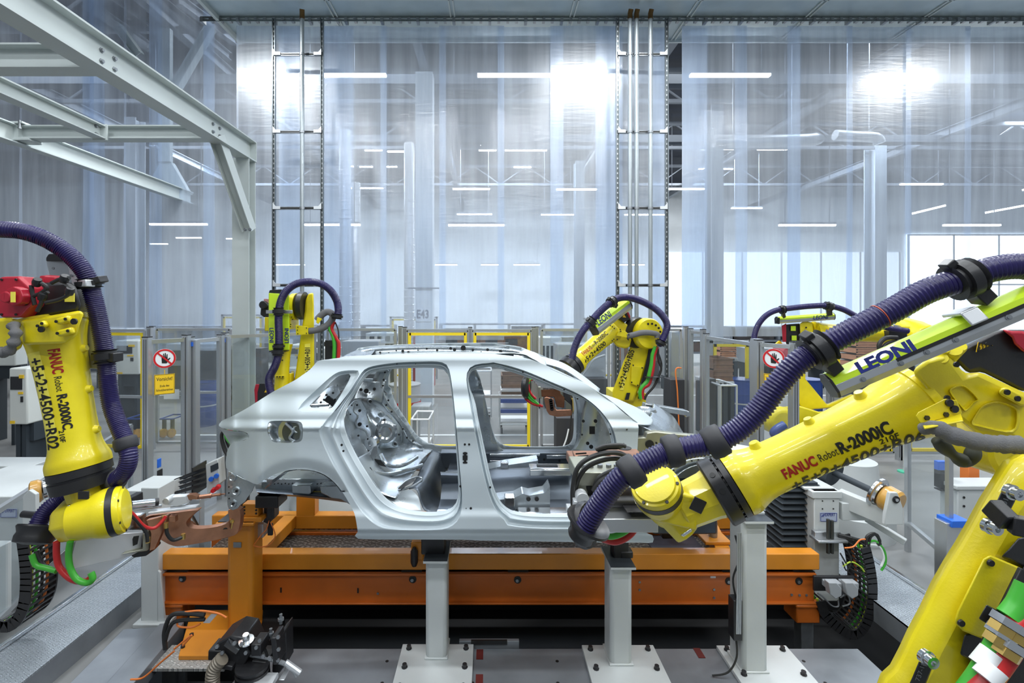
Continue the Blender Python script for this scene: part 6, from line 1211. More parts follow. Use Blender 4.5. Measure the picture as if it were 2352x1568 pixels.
for x, y in ((862, 735), (968, 650), (955, 608), (1068, 714)): q = z3(x, y); m.cyl(P(q[0], q[1]+6, GD(q[0])-.03), P(q[0], q[1]-6, GD(q[0])-.03), .013, 10)
link('hose_fittings', m, BRASS, g2)
m = MB(); m.bb(P(100, 1250, 2.72), P(175, 1215, 2.9)); m.bb(P(120, 1215, 2.75), P(165, 1190, 2.9)); link('adapter_block', m, ZINC, g2, bevel=.005)
m = MB(); m.cyl(P(52, 1180, 2.85), P(140, 1188, 2.85), .02, 14); link('black_rod', m, BLK, g2)
m = MB(); m.lathe(P(2345, 1035, 1.78), (0, 1, 0), [(0, .10), (.01, .115), (.2, .115)], 36); link('elbow_joint', m, YEL, r6, smooth=30)
# ================================================================== ROBOTS AT THE BACK
# ---- R01 (left back)
r1 = thing('industrial_robot', (P(690, 900, 5.9).x, 5.95, 0), 'yellow robot behind the left half of the car marked 5+2+4500+R01', 'robot')
D1 = 5.8
def pxp(poly, d, th): return pxprism(poly, d, th)
m = pxp([(676, 960), (672, 905), (688, 790), (692, 760), (700, 715), (702, 690), (708, 674), (720, 671), (721, 700), (722, 830), (722, 960)], D1, .16); la1 = link('lower_arm', m, YEL, r1, smooth=30, bevel=.02)
m = pxp([(700, 790), (713, 788), (713, 870), (700, 870)], D1-.012, .005); link('label_strip', m, LABY, la1, smooth=0)
o = P(712, 862, D1-.016); link('lettering', text_mesh('5+2+4500+R01', .088, o, (0, 0, 1), (-1, 0, 0), squeeze=.62, bold=.001), INK, la1, smooth=0)
m = MB(); m.lathe(P(688, 702, D1+.05), (1, 0, 0), [(-.02, .15), (.0, .16), (.01, .17), (.07, .17)], 30); link('elbow_ring', m, BLK, r1, smooth=30)
m = MB(); m.lathe(P(672, 704, D1+.05), (1, 0, 0), [(-.03, .13), (.0, .16), (.06, .165)], 30); m.bb(P(671, 735, D1), P(686, 690, D1+.2)); m.bb(P(667, 756, D1-.05), P(682, 728, D1+.2)); ec1 = link('elbow_casting', m, YEL, r1, smooth=30, bevel=.012)
m = pxp([(679, 746), (708, 750), (708, 768), (680, 769)], D1-.1, .02); pb = link('bracket_plate', m, YEL, r1, bevel=.003)
m = MB()
for x, y in ((684, 751), (704, 753), (683, 758), (684, 766), (704, 765), (670, 728), (672, 733), (668, 745), (667, 750)): m.lathe(P(x, y, D1-.11), (0, -1, 0), [(0, .007), (.004, .007)], 8)
link('screws', m, INK, pb)
m = pxp([(608, 760), (608, 728), (618, 728), (618, 760)], D1-.02, .1); link('side_lug', m, YEL, r1, bevel=.01)
m = pxp([(598, 722), (600, 698), (612, 694), (618, 698), (618, 728), (606, 728)], D1, .15); m.lathe(P(607, 700, D1), (0, -1, 0), [(-.1, .05), (.04, .05)], 12); m.bb(P(664, 745, D1), P(676, 690, D1+.2)); mo1 = link('motor', m, BLK, r1, bevel=.012)
m = pxp([(606, 696), (606, 686), (618, 686), (618, 696)], D1, .1); m.bb(P(665, 695, D1-.01), P(670, 688, D1+.1)); link('motor_cap', m, mat('pale_red', (.5, .25, .25), .5), mo1, bevel=.004)
A = P(646, 915, 5.75); B = P(650, 790, 5.8); a1 = Arm(A, B, [(f, r*.105) for f, r in FP]); f1 = a1.build(r1, n=28)
m = MB(); 
for x, y in ((637, 865), (643, 865), (650, 865), (649, 827)): m.lathe(P(x, y, 5.66), (0, -1, 0), [(0, .008), (.01, .008)], 8)
link('screws', m, INK, f1)
m = pxp([(632, 862), (654, 862), (654, 868), (632, 868)], 5.68, .05); m.bb(P(660, 880, 5.8), P(676, 855, 5.9)); link('cast_lug', m, YEL, f1, bevel=.006)
m = pxp([(617, 672), (664, 675), (665, 804), (617, 805)], 5.60, .10); bx1 = link('cable_box', m, NEON, r1, smooth=0, bevel=.01)
m = pxp([(617, 672), (620, 666), (645, 664), (664, 670), (664, 675)], 5.60, .12); m.bb(P(617, 808, 5.6), P(665, 804, 5.72)); link('end_cap', m, BLK, bx1, bevel=.003)
for o, xd, yd in ((P(619, 752, 5.594), (0, 0, -1), (1, 0, 0)), (P(663, 788, 5.594), (0, 0, 1), (-1, 0, 0))):
    link('lettering', text_mesh('LEONI', .068, o, xd, yd, squeeze=.92, bold=.0014), INKB, bx1, smooth=0)
H1 = [(634, 965, 5.5), (632, 930, 5.5), (622, 900, 5.5), (618, 870, 5.5), (632, 840, 5.5), (640, 810, 5.5), (641, 770, 5.5), (640, 730, 5.5), (644, 695, 5.5), (658, 668, 5.5), (680, 652, 5.52), (708, 647, 5.55), (738, 652, 5.6), (760, 668, 5.65), (773, 690, 5.7), (777, 712, 5.7), (774, 730, 5.7)]
hose(r1, H1, 9, 2.6, n=14)
clamp(r1, (640, 715, 5.5), (640, 690, 5.5), 9.5, wide=.9); clamp(r1, (640, 795, 5.5), (640, 770, 5.5), 9.5, wide=.6); clamp(r1, (638, 808, 5.5), (640, 790, 5.5), 9.5, wide=.8); clamp(r1, (774, 726, 5.7), (777, 705, 5.7), 9.5, wide=.6)
m = MB(); m.bar(P(611, 716, 5.56), P(672, 716, 5.56), .04, .012, up=(0, 1, 0)); link('clamp_bar', m, ALU, r1, bevel=.004)
for pts, r_, mt, nm in ((((710, 760), (730, 757), (750, 748), (762, 735), (764, 722), (752, 716), (738, 724), (728, 735)), .040, CLOTH, 'cloth_sleeve'), (((762, 740), (757, 752), (764, 770), (768, 790), (767, 825)), .022, CGRN, 'green_hose'), (((768, 738), (762, 755), (772, 775), (778, 790), (777, 825)), .022, CRED, 'red_hose'), (((770, 740), (776, 755), (778, 770), (779, 800)), .008, CABLE, 'cable')):
    m = MB(); m.tube(crv([P(x, y, 5.75) for x, y in pts], 8), r_, 10); link(nm, m, mt, r1, smooth=80)
m = pxp([(729, 728), (740, 732), (731, 744), (726, 740)], 5.7, .04); link('sleeve_bracket', m, YEL, r1, bevel=.004)
m = MB(); m.bb(P(746, 830, 5.85), P(780, 780, 5.95)); m.bb(P(755, 795, 5.78), P(772, 780, 5.85)); link('junction_box', m, BLK, r1, bevel=.006)
m = pxp([(590, 900), (596, 880), (628, 880), (636, 900), (636, 930), (590, 930)], 5.9, .3); rb = link('tool_motor', m, BLK, r1, bevel=.01)
m = pxp([(584, 895), (587, 882), (596, 882), (592, 900), (592, 925), (586, 925)], 5.9, .2); link('motor_cap', m, RED, rb, bevel=.005)
m = MB(); m.prism([P(607, 901, 5.89), P(616, 901, 5.89), P(611.5, 893, 5.89)], (0, .003, 0)); link('warning_sign', m, SIGNY, rb, smooth=0)
m = MB(); m.lathe((P(740, 0, 6).x, 6.3, 0), (0, 0, 1), [(0, .5), (.05, .5), (.3, .4), (.6, .33)], 30); link('riser', m, WHT, r1, smooth=40)
m = MB(); m.lathe((P(690, 0, 6).x, 6.1, .6), (0, 0, 1), [(0, .3), (.3, .3)], 28); m.bb((P(665, 0, 6).x, 5.85, .7), (P(740, 0, 6).x, 6.3, 1.4)); link('base', m, YEL, r1, bevel=.01)
# ---- R05 (middle back)
r5 = thing('industrial_robot', (P(1470, 900, 6).x, 6.0, 0), 'yellow robot behind the windscreen of the car marked +5+2+4500+R05', 'robot')
def z7(x, y): return (1180+x*.22957, 640+y*.22959)
D5 = 5.8
A = P(*z7(620, 835), 5.5); B = P(*z7(985, 515), 5.75); a5 = Arm(A, B, [(f, r*.128) for f, r in FP]); f5 = a5.build(r5, n=36)
a5.text('FANUC', .12, .02, .075, INKR, f5, bold=.001, squeeze=.62); a5.text('Robot', .33, .06, .05, INK, f5, squeeze=.75); a5.text('R-2000iC', .46, .06, .07, INK, f5, bold=.001, squeeze=.78); a5.text('+5+2+4500', .05, -.75, .10, INK, f5, bold=.002, squeeze=.8)
m = MB(); m.lathe(A, -a5.a, [(0, .115), (.005, .13), (.05, .13), (.055, .12), (.07, .12), (.075, .138), (.14, .135), (.15, .1)], 36); link('wrist_ring', m, BLK, r5, smooth=30)
m = MB(); m.lathe(A-a5.a*.14, -a5.a, [(0, .09), (.1, .08), (.25, .10)], 10); link('wrist_neck', m, YEL, r5, bevel=.01)
m = pxp([z7(*p) for p in ((940, 440), (1010, 395), (1060, 400), (1110, 440), (1180, 480), (1180, 520), (1120, 560), (1180, 600), (1160, 680), (1120, 700), (1030, 680), (1000, 640), (980, 560))], 5.70, .2); e5 = link('elbow_casting', m, YEL, r5, smooth=30, bevel=.02)
m = pxp([z7(*p) for p in ((1025, 570), (1050, 520), (1110, 520), (1160, 560), (1130, 590), (1060, 575))], 5.6, .02); pl5 = link('bracket_plate', m, YEL, r5, bevel=.003)
m = MB()
for x, y in ((965, 468), (985, 480), (1005, 497), (1065, 508), (1070, 525), (1000, 605), (1035, 607), (985, 620), (1150, 560)): m.lathe(P(*z7(x, y), 5.59), (0, -1, 0), [(0, .008), (.006, .008)], 8)
link('screws', m, INK, e5)
m = MB(); m.lathe(P(*z7(1240, 540), 5.78), nrm(V(-.5, 1, .1)), [(-.02, .18), (.0, .19), (.06, .19)], 32); link('joint_band', m, BLK, r5, smooth=30)
m = MB(); m.lathe(P(*z7(1365, 550), 5.68), nrm(V(-.25, 1, .0)), [(-.005, .13), (0, .17), (.03, .185), (.12, .185)], 36); el5 = link('elbow_drum', m, YEL, r5, smooth=30)
m = MB()
for k in range(9): q = k*.4+.2; m.lathe(P(*z7(1365, 550), 5.67)+V(math.cos(q)*.12, 0, math.sin(q)*.12), (0, -1, 0), [(0, .013), (.01, .013)], 8)
link('screws', m, INK, el5)
m = pxp([z7(*p) for p in ((985, 1130), (1100, 820), (1160, 700), (1185, 560), (1230, 480), (1300, 450), (1400, 460), (1440, 520), (1450, 600), (1380, 690), (1330, 850), (1260, 1080), (1200, 1230), (990, 1230))], D5, .2); la5 = link('lower_arm', m, YEL, r5, smooth=30, bevel=.025)
m = pxp([z7(*p) for p in ((1180, 870), (1300, 880), (1250, 1080), (1170, 1050))], D5-.03, .03); cp5 = link('cover_plate', m, YEL, la5, bevel=.006)
m = MB()
for x, y in ((1195, 865), (1285, 890), (1240, 1065), (1180, 1035)): m.lathe(P(*z7(x, y), D5-.032), (0, -1, 0), [(0, .009), (.005, .009)], 8)
link('screws', m, INK, cp5)
xd = nrm(P(*z7(1165, 800), D5)-P(*z7(1075, 1100), D5)); yd = nrm(V(-xd.z, 0, xd.x))
m = pxp([z7(*p) for p in ((1060, 1110), (1145, 790), (1172, 785), (1095, 1115))], D5-.008, .005); link('label_strip', m, LABY, la5, smooth=0)
link('lettering', text_mesh('+5+2+4500+R05', .10, P(*z7(1094, 1102), D5-.012), xd, yd, squeeze=.70, bold=.0015), INK, la5, smooth=0)
m = pxp([z7(*p) for p in ((1235, 690), (1265, 690), (1260, 730), (1340, 740), (1330, 770), (1250, 750), (1240, 790), (1215, 790))], D5-.05, .03); m = pxp([z7(*p) for p in ((1130, 1140), (1165, 1140), (1150, 1210), (1110, 1210))], D5-.03, .03, ); link('black_bracket', m, BLK, la5, bevel=.003)
m = pxp([z7(*p) for p in ((1350, 690), (1400, 660), (1440, 620), (1440, 700), (1390, 820), (1330, 1010), (1290, 1200), (1240, 1200), (1290, 980), (1330, 800))], D5-.02, .08); link('cable_guide', m, BLK, r5, bevel=.006)
e0 = P(*z7(800, 500), 5.35); e1 = P(*z7(1130, 250), 5.6); leoni_box(r5, e0, e1, V(-.35, 0, 1), V(0, -1, 0), .15, .12, None)
b_ = [o for o in D.objects if o.parent == r5 and o.name.startswith('cable_box')][0]
aa = nrm(e1-e0); uu = nrm(V(-aa.z, 0, aa.x)); uu = uu if uu.z > 0 else -uu
link('lettering', text_mesh('LEONI', .10, e0+aa*.06+V(0, -.075, 0)+uu*.005, aa, uu, squeeze=.82, bold=.002), INKB, b_, smooth=0)
m = pxp([z7(*p) for p in ((1020, 380), (1100, 330), (1150, 340), (1170, 400), (1100, 440), (1060, 400))], 5.66, .12); mo5 = link('motor', m, BLK, r5, bevel=.01)
m = pxp([z7(*p) for p in ((1125, 330), (1150, 335), (1168, 380), (1160, 400), (1140, 360))], 5.65, .1); link('motor_cap', m, RED, mo5, bevel=.004)
m = MB(); m.prism([P(*z7(x, y), 5.64) for x, y in ((1088, 385), (1125, 388), (1105, 358))], (0, .003, 0)); link('warning_sign', m, SIGNY, mo5, smooth=0)
H5 = [(*z7(585, 800), 5.25), (*z7(600, 720), 5.25), (*z7(640, 610), 5.25), (*z7(700, 510), 5.25), (*z7(770, 430), 5.28), (*z7(850, 340), 5.3), (*z7(950, 250), 5.33), (*z7(1030, 200), 5.38), (*z7(1130, 185), 5.42), (*z7(1240, 210), 5.5), (*z7(1350, 260), 5.55), (*z7(1440, 320), 5.55), (*z7(1510, 400), 5.55), (*z7(1535, 470), 5.55), (*z7(1515, 550), 5.55), (*z7(1480, 620), 5.55), (*z7(1450, 660), 5.58)]
hose(r5, H5, 8.3, 2.4, n=14)
clamp(r5, (*z7(770, 430), 5.28), (*z7(810, 380), 5.28), 8.6, foot=(*z7(820, 480), 5.35), wide=1.1); clamp(r5, (*z7(980, 230), 5.35), (*z7(1020, 205), 5.38), 8.6, foot=(*z7(1020, 275), 5.4), wide=.9); clamp(r5, (*z7(1470, 640), 5.56), (*z7(1500, 580), 5.56), 9, wide=.6)
for pts, r_, mt, nm in ((((1130, 575), (1200, 560), (1280, 540), (1360, 540), (1430, 555), (1440, 590)), .034, CLOTH, 'cloth_sleeve'), (((1420, 680), (1390, 760), (1380, 850), (1355, 960), (1340, 1020), (1280, 1090), (1265, 1140), (1275, 1200)), .024, CGRN, 'green_hose'), (((1430, 680), (1400, 780), (1395, 860), (1380, 950), (1350, 1050), (1290, 1100), (1285, 1200)), .024, CRED, 'red_hose'), (((1440, 700), (1450, 820), (1475, 900), (1440, 1000), (1400, 1080), (1330, 1160), (1310, 1210)), .014, CABLE, 'cable'), (((1430, 700), (1480, 850), (1460, 940), (1430, 1040), (1360, 1120), (1300, 1200)), .009, CABLE, 'cable')):
    m = MB(); m.tube(crv([P(*z7(x, y), 5.62) for x, y in pts], 8), r_, 10); link(nm, m, mt, r5, smooth=80)
m = MB(); m.bb(P(*z7(1330, 990), 5.55), P(*z7(1470, 975), 5.62)); link('cable_clip', m, BLK, r5, bevel=.003)
m = MB(); m.lathe((P(1450, 0, 6).x, 6.1, 0), (0, 0, 1), [(0, .42), (.05, .42), (.06, .34), (.45, .30), (.5, .34), (.9, .3)], 28); m.bb((P(1405, 0, 6).x, 5.85, .7), (P(1475, 0, 6).x, 6.3, 1.5)); link('base', m, YEL, r5, bevel=.01)
# gun of R05 (seen through the front door opening)
g5 = thing('weld_gun', P(1260, 910, 4.95), 'copper armed welding gun seen through the front door opening', 'weld gun')
G = 4.95
m = pxp([z7(*p) for p in ((300, 1190), (330, 1180), (400, 1200), (405, 1280), (430, 1310), (575, 1305), (590, 1330), (575, 1370), (430, 1380), (355, 1360), (330, 1320))], G, .12); a_ = link('copper_arm', m, COP, g5, bevel=.008)
m = MB()
for k in range(5): x, y = z7(370+k*3, 1215+k*22); m.lathe(P(x, y, G-.002), (0, 1, 0), [(0, .02), (.003, .02)], 14)
link('arm_holes', m, INK, a_, smooth=0)
m = pxp([z7(*p) for p in ((270, 1110), (460, 1100), (470, 1150), (510, 1190), (505, 1290), (430, 1280), (410, 1200), (400, 1180), (270, 1180))], G+.02, .15); m = pxp([z7(*p) for p in ((410, 1130), (480, 1135), (480, 1180), (410, 1180))], G-.03, .05, m) if False else m; link('copper_block', m, mat('copper_dark', (.30, .13, .07), .38, .8, .3, 9), g5, bevel=.006)
m = pxp([z7(*p) for p in ((240, 1080), (270, 1080), (280, 1200), (245, 1190))], G-.02, .1); link('adapter_block', m, ZINC, g5, bevel=.004)
m = pxp([z7(*p) for p in ((190, 1010), (400, 1060), (450, 1100), (250, 1090))], G, .1); link('upper_plate', m, CHROME, g5, bevel=.004)
m = pxp([z7(*p) for p in ((490, 1100), (520, 1070), (560, 1120), (590, 1180), (640, 1300), (650, 1330), (610, 1350), (570, 1260), (500, 1200))], G+.03, .1); link('actuator', m, BLK, g5, bevel=.006)
m = pxp([z7(*p) for p in ((575, 1195), (610, 1190), (612, 1215), (605, 1310), (590, 1340), (585, 1220))], G-.02, .04); link('pinch_bracket', m, BRASS, g5, bevel=.003)
m = MB(); m.lathe(P(*z7(100, 1080), G-.02), nrm(V(.8, -.3, 0)), [(0, .10), (.02, .12), (.05, .12), (.06, .08)], 24); link('hose_cup', m, BLK, g5)
for pts, mt, nm in ((((250, 1000), (170, 1010), (140, 1080), (160, 1170), (240, 1250)), CGRN, 'green_hose'), (((110, 1080), (120, 1150), (180, 1220), (250, 1255)), CGRN, 'green_hose'), (((90, 1090), (105, 1170), (170, 1240), (270, 1265)), CRED, 'red_hose'), (((230, 990), (150, 1030), (160, 1130), (220, 1200)), CRED, 'red_hose'), (((90, 1110), (120, 1200), (200, 1255), (290, 1275)), CRED, 'red_hose')):
    m = MB(); m.tube(crv([P(*z7(x, y), G-.05) for x, y in pts], 8), .013, 10); link(nm, m, mt, g5)
# ---- R04 (far right, behind the glazed fence)
r4 = thing('industrial_robot', (P(1850, 900, 7).x, 7.2, 0), 'yellow robot with level forearm behind the fence on the right, motors to the left', 'robot')
D4 = 7.0
A = P(2042, 768, D4); B = P(1868, 763, D4); a4 = Arm(A, B, [(f, r*.15) for f, r in FP], view=(-.4, -1, 0)); f4 = a4.build(r4, n=30)
m = MB(); o = P(1897, 764, D4-.16); m2 = text_mesh('FANUC', .075, o, (1, 0.0, 0), (0, 0, 1), squeeze=.75, bold=.001); link('lettering', m2, INKR, f4, smooth=0)
m = MB(); m.lathe(A, -a4.a, [(0, .15), (.12, .14)], 28); m.bb(P(2042, 775, D4-.2), P(2056, 758, D4)); link('wrist_ring', m, BLK, r4, smooth=30)
m = MB(); m.lathe(P(2100, 765, D4), nrm(V(-.1, 1, .5)), [(-.2, .12), (-.17, .2), (-.15, .21), (.0, .2), (.2, .15)], 28); m.bar(P(2050, 765, D4), P(2110, 765, D4), .2, .2); link('wrist_body', m, YEL, r4, smooth=30)
m = pxp([(1837, 742), (1848, 737), (1866, 740), (1870, 780), (1862, 800), (1848, 800), (1838, 780)], D4-.1, .2); ee = link('elbow_casting', m, YEL, r4, bevel=.015)
m = MB()
for x, y in ((1851, 752), (1850, 770), (1862, 768), (1845, 783)): m.lathe(P(x, y, D4-.12), (0, -1, 0), [(0, .012), (.01, .012)], 8)
link('screws', m, INK, ee)
m = pxp([(1802, 745), (1837, 742), (1838, 782), (1830, 800), (1806, 790), (1800, 765)], D4-.05, .25); m4 = link('motor', m, BLK, r4, bevel=.012)
m = MB(); m.box(P(1822, 754, D4-.07), (.07, .004, .07)); m.box(P(1824, 776, D4-.07), (.07, .004, .07)); link('type_plates', m, NEON, m4, smooth=0)
m = pxp([(1795, 748), (1806, 742), (1806, 785), (1798, 785)], D4-.08, .2); link('motor_cap', m, RED, m4, bevel=.005)
m = MB(); m.lathe(P(1813, 812, D4-.2), (0, 1, 0), [(0, .09), (.04, .13), (.2, .13)], 24); link('joint_motor', m, RED, r4, smooth=30)
m = pxp([(1790, 835), (1775, 815), (1778, 790), (1790, 780), (1800, 792), (1840, 800), (1850, 830), (1850, 870), (1900, 930), (1960, 905), (1965, 930), (1930, 935), (1870, 940), (1850, 950), (1815, 900), (1810, 840)], D4, .25); link('lower_arm', m, YEL, r4, smooth=30, bevel=.02)
m = pxp([(1775, 960), (1790, 935), (1830, 930), (1880, 945), (1960, 940), (1975, 955), (1900, 985), (1840, 1000), (1790, 990)], 6.6, .3); m.lathe(P(1800, 970, 6.5), (0, 1, 0), [(0, .15), (.05, .2), (.3, .2)], 24); b4 = link('base', m, YEL, r4, smooth=30, bevel=.02)
m = pxp([(1865, 968), (1900, 958), (1905, 975), (1890, 990), (1860, 995)], 6.45, .1); link('base_motor', m, BLK, b4, bevel=.01)
m = MB(); m.tube(crv([P(*p, 6.35) for p in ((1802, 975), (1785, 985), (1778, 995), (1790, 1004), (1815, 1002))], 8), .055, 12); link('blue_hose', m, BLUE, r4, smooth=60)
e0 = P(1785, 735, D4-.1); e1 = P(1912, 726, D4-.1); lb4 = leoni_box(r4, e0, e1, V(0, 0, 1), V(0, -1, 0), .10, .10, None)
link('lettering', text_mesh('LEONI', .085, e0+V(.48, -.06, .005), (1, 0, .07), (0, 0, 1), squeeze=.9, bold=.001), INKB, lb4[0], smooth=0)
m = pxp([(1786, 744), (1782, 738), (1786, 729), (1791, 729), (1791, 744)], D4-.2, .1); link('nose_cap', m, BLK, lb4[0], bevel=.004)
H4 = [(1733, 790, 6.7), (1733, 770, 6.7), (1742, 745, 6.7), (1760, 724, 6.7), (1785, 712, 6.7), (1820, 707, 6.7), (1860, 703, 6.7), (1900, 702, 6.7), (1935, 710, 6.7), (1965, 725, 6.7), (2000, 742, 6.7), (2040, 753, 6.7), (2085, 760, 6.7)]
hose(r4, H4, 6.5, 2.2, n=12)
clamp(r4, (1797, 711, 6.7), (1810, 709, 6.7), 7, foot=(1800, 727, 6.8), wide=.7); clamp(r4, (1903, 703, 6.7), (1912, 705, 6.7), 7, foot=(1905, 722, 6.8), wide=1.2)
m = MB(); m.lathe((P(1850, 0, 7).x, 7.2, 0), (0, 0, 1), [(0, .4), (.05, .4), (.06, .33), (.8, .3)], 24); link('pedestal', m, YEL, r4, smooth=30)
g4 = thing('weld_gun', P(2050, 870, 6.9), 'brown copper welding gun hanging under the far right robot', 'weld gun')
m = pxp([(2025, 880), (2030, 850), (2060, 840), (2090, 850), (2085, 890), (2060, 905), (2030, 900)], 6.8, .2); link('copper_arm', m, MATS['copper_dark'], g4, bevel=.01)
m = pxp([(2045, 850), (2050, 830), (2100, 830), (2100, 860)], 6.75, .2); m.bar(P(2075, 835, 6.85), P(2095, 775, 6.95), .12, .12); link('bracket', m, BLK, g4, bevel=.01)
m = MB(); m.tube(crv([P(*p, 6.6) for p in ((2022, 810), (2020, 790), (2035, 776), (2060, 775))], 8), .03, 10); m.tube(crv([P(*p, 6.6) for p in ((2028, 812), (2030, 795), (2045, 785), (2070, 782))], 8), .02, 10); link('cable', m, CABLE, g4)
# ================================================================== FENCES
def prof_bar(m, a, b, w=.045): m.bar(a, b, w, w); return m
def fence(px0, px1, d0, d1, ytop0=None, zt=2.18, zb=.12, label='', mid=(), inner=False, yellow=False, posts=(True, True), rail=None, name='safety_fence', off=.09, group=None):
    x0, x1 = X(px0, d0), X(px1, d1); a0 = V(x0, d0, 0); a1 = V(x1, d1, 0); dv = nrm(a1-a0)
    t = thing(name, (a0+a1)/2, label, 'safety fence' if name == 'safety_fence' else 'gate', group)
    for k, q in enumerate((a0, a1)):
        if posts[k]:
            m = MB(); m.bar(q, q+V(0, 0, zt+.02), .07, .07); pr = link('post', m, ALU, t, smooth=0)
            m = MB()
            for s in (-1, 1): m.bar(q+V(s*.012, -.036, .05), q+V(s*.012, -.036, zt), .006, .003)
            link('groove', m, RUB, pr, smooth=0)
            m = MB(); m.box(q+V(0, 0, zt+.026), (.072, .072, .012)); link('post_cap', m, BLK, pr, smooth=0)
    b0 = a0+dv*off; b1 = a1-dv*off
    fr = MB()
    for z in (zb, zt-.03): fr.bar(b0+V(0, 0, z), b1+V(0, 0, z), .045, .045)
    for q in (b0, b1): fr.bar(q+V(0, 0, zb), q+V(0, 0, zt-.03), .045, .045)
    for z in mid: fr.bar(b0+V(0, 0, z), b1+V(0, 0, z), .04, .045)
    link('frame', fr, ALU, t, smooth=0)
    if yellow:
        y = MB(); c0 = b0+dv*.05; c1 = b1-dv*.05
        for z in (zb+.05, zt-.09): y.bar(c0+V(0, 0, z), c1+V(0, 0, z), .035, .05)
        for q in (c0, c1): y.bar(q+V(0, 0, zb+.03), q+V(0, 0, zt-.07), .05, .035)
        link('yellow_frame', y, YELF, t, smooth=0)
    m = MB(); m.bar(b0+V(0, 0, (zb+zt)/2), b1+V(0, 0, (zb+zt)/2), .006, zt-zb-.08); link('pane', m, PANE, t, smooth=0)
    return t
# back row, left to right
fence(72, 345, 8.35, 8.15, label='wide back fence gate with a yellow frame at the far left, behind the left robot', yellow=True, mid=(1.02,), name='gate')
fence(350, 540, 8.6, 8.6, label='plain back fence panel behind the stop sign panel', mid=(1.02,))
fence(550, 735, 8.6, 8.6, label='plain back fence panel behind the gantry post', mid=(1.02,), posts=(False, True))
fence(742, 920, 8.5, 8.5, label='plain back fence panel right of the left back robot', mid=(1.02,), posts=(False, True))
fence(930, 1080, 8.2, 8.2, label='yellow framed gate leaf behind the rear door opening', yellow=True, mid=(1.02,), name='gate', off=.03)
fence(1080, 1225, 8.2, 8.2, label='yellow framed gate leaf behind the front door opening', yellow=True, mid=(1.02,), name='gate', posts=(False, True), off=.03)
fence(1232, 1410, 8.4, 8.4, label='plain back fence panel between the gates and the middle back robot', mid=(), posts=(True, True))
fence(1418, 1575, 8.4, 8.4, label='plain back fence panel behind the middle back robot', mid=(), posts=(False, True))
fence(2070, 2400, 8.0, 8.0, label='yellow framed back gate at the right, behind the large forearm', yellow=True, mid=(1.02,), name='gate')
fence(1905, 2064, 8.0, 8.0, label='yellow framed back gate leaf behind the far right robot', yellow=True, mid=(1.02,), name='gate')
# returns towards the camera
fence(502, 345, 7.5, 6.0, label='angled clear fence panel right of the stop sign panel', zt=2.18, off=.05) if False else None
tS = fence(338, 428, 5.35, 5.75, zt=H-.068*5.3, zb=.1, label='clear fence panel on the left carrying the round stop hand sign', off=.03)
fence(437, 507, 5.9, 6.4, zt=H-.0636*6.2, zb=.1, label='narrow clear fence panel right of the left sign panel', off=.03)
fence(517, 700, 6.6, 7.4, zt=2.17, zb=.1, label='clear fence panel running back behind the tail of the car', off=.03, posts=(True, False))
for px, d in ((446, 5.85), (519, 6.5)):
    m = MB(); m.bar(V(X(px, d), d, 0), V(X(px, d), d, 2.15), .09, .09); o = tag(link('fence_post', m, ALU, smooth=0), 'wide aluminium fence post with a blue clip, ' + ('nearest the left sign panel' if px < 500 else 'left of the tail of the car'), 'post')
    m = MB(); m.box((X(px, d), d-.05, 2.1), (.03, .02, .05)); link('blue_clip', m, LBLU, o, smooth=0)
fence(1586, 1615, 7.9, 7.6, zt=2.17, label='narrow corner fence panel right of the middle back robot', off=.02)
fence(1622, 1732, 7.3, 5.9, zt=2.12, zb=.1, label='clear fence panel left of the right sign panel', off=.03, posts=(True, True))
tT = fence(1742, 1824, 5.6, 5.3, zt=2.14, zb=.1, label='clear fence panel on the right carrying the round stop hand sign', off=.03)
m = MB(); m.bar(V(X(1738, 5.75), 5.75, 0), V(X(1738, 5.75), 5.75, 2.17), .1, .1); o = tag(link('fence_post', m, ALU, smooth=0), 'wide aluminium fence post with a blue clip left of the right sign panel', 'post')
m = MB(); m.box((X(1739, 5.75)-.02, 5.69, 2.12), (.03, .02, .05)); link('blue_clip', m, LBLU, o, smooth=0)
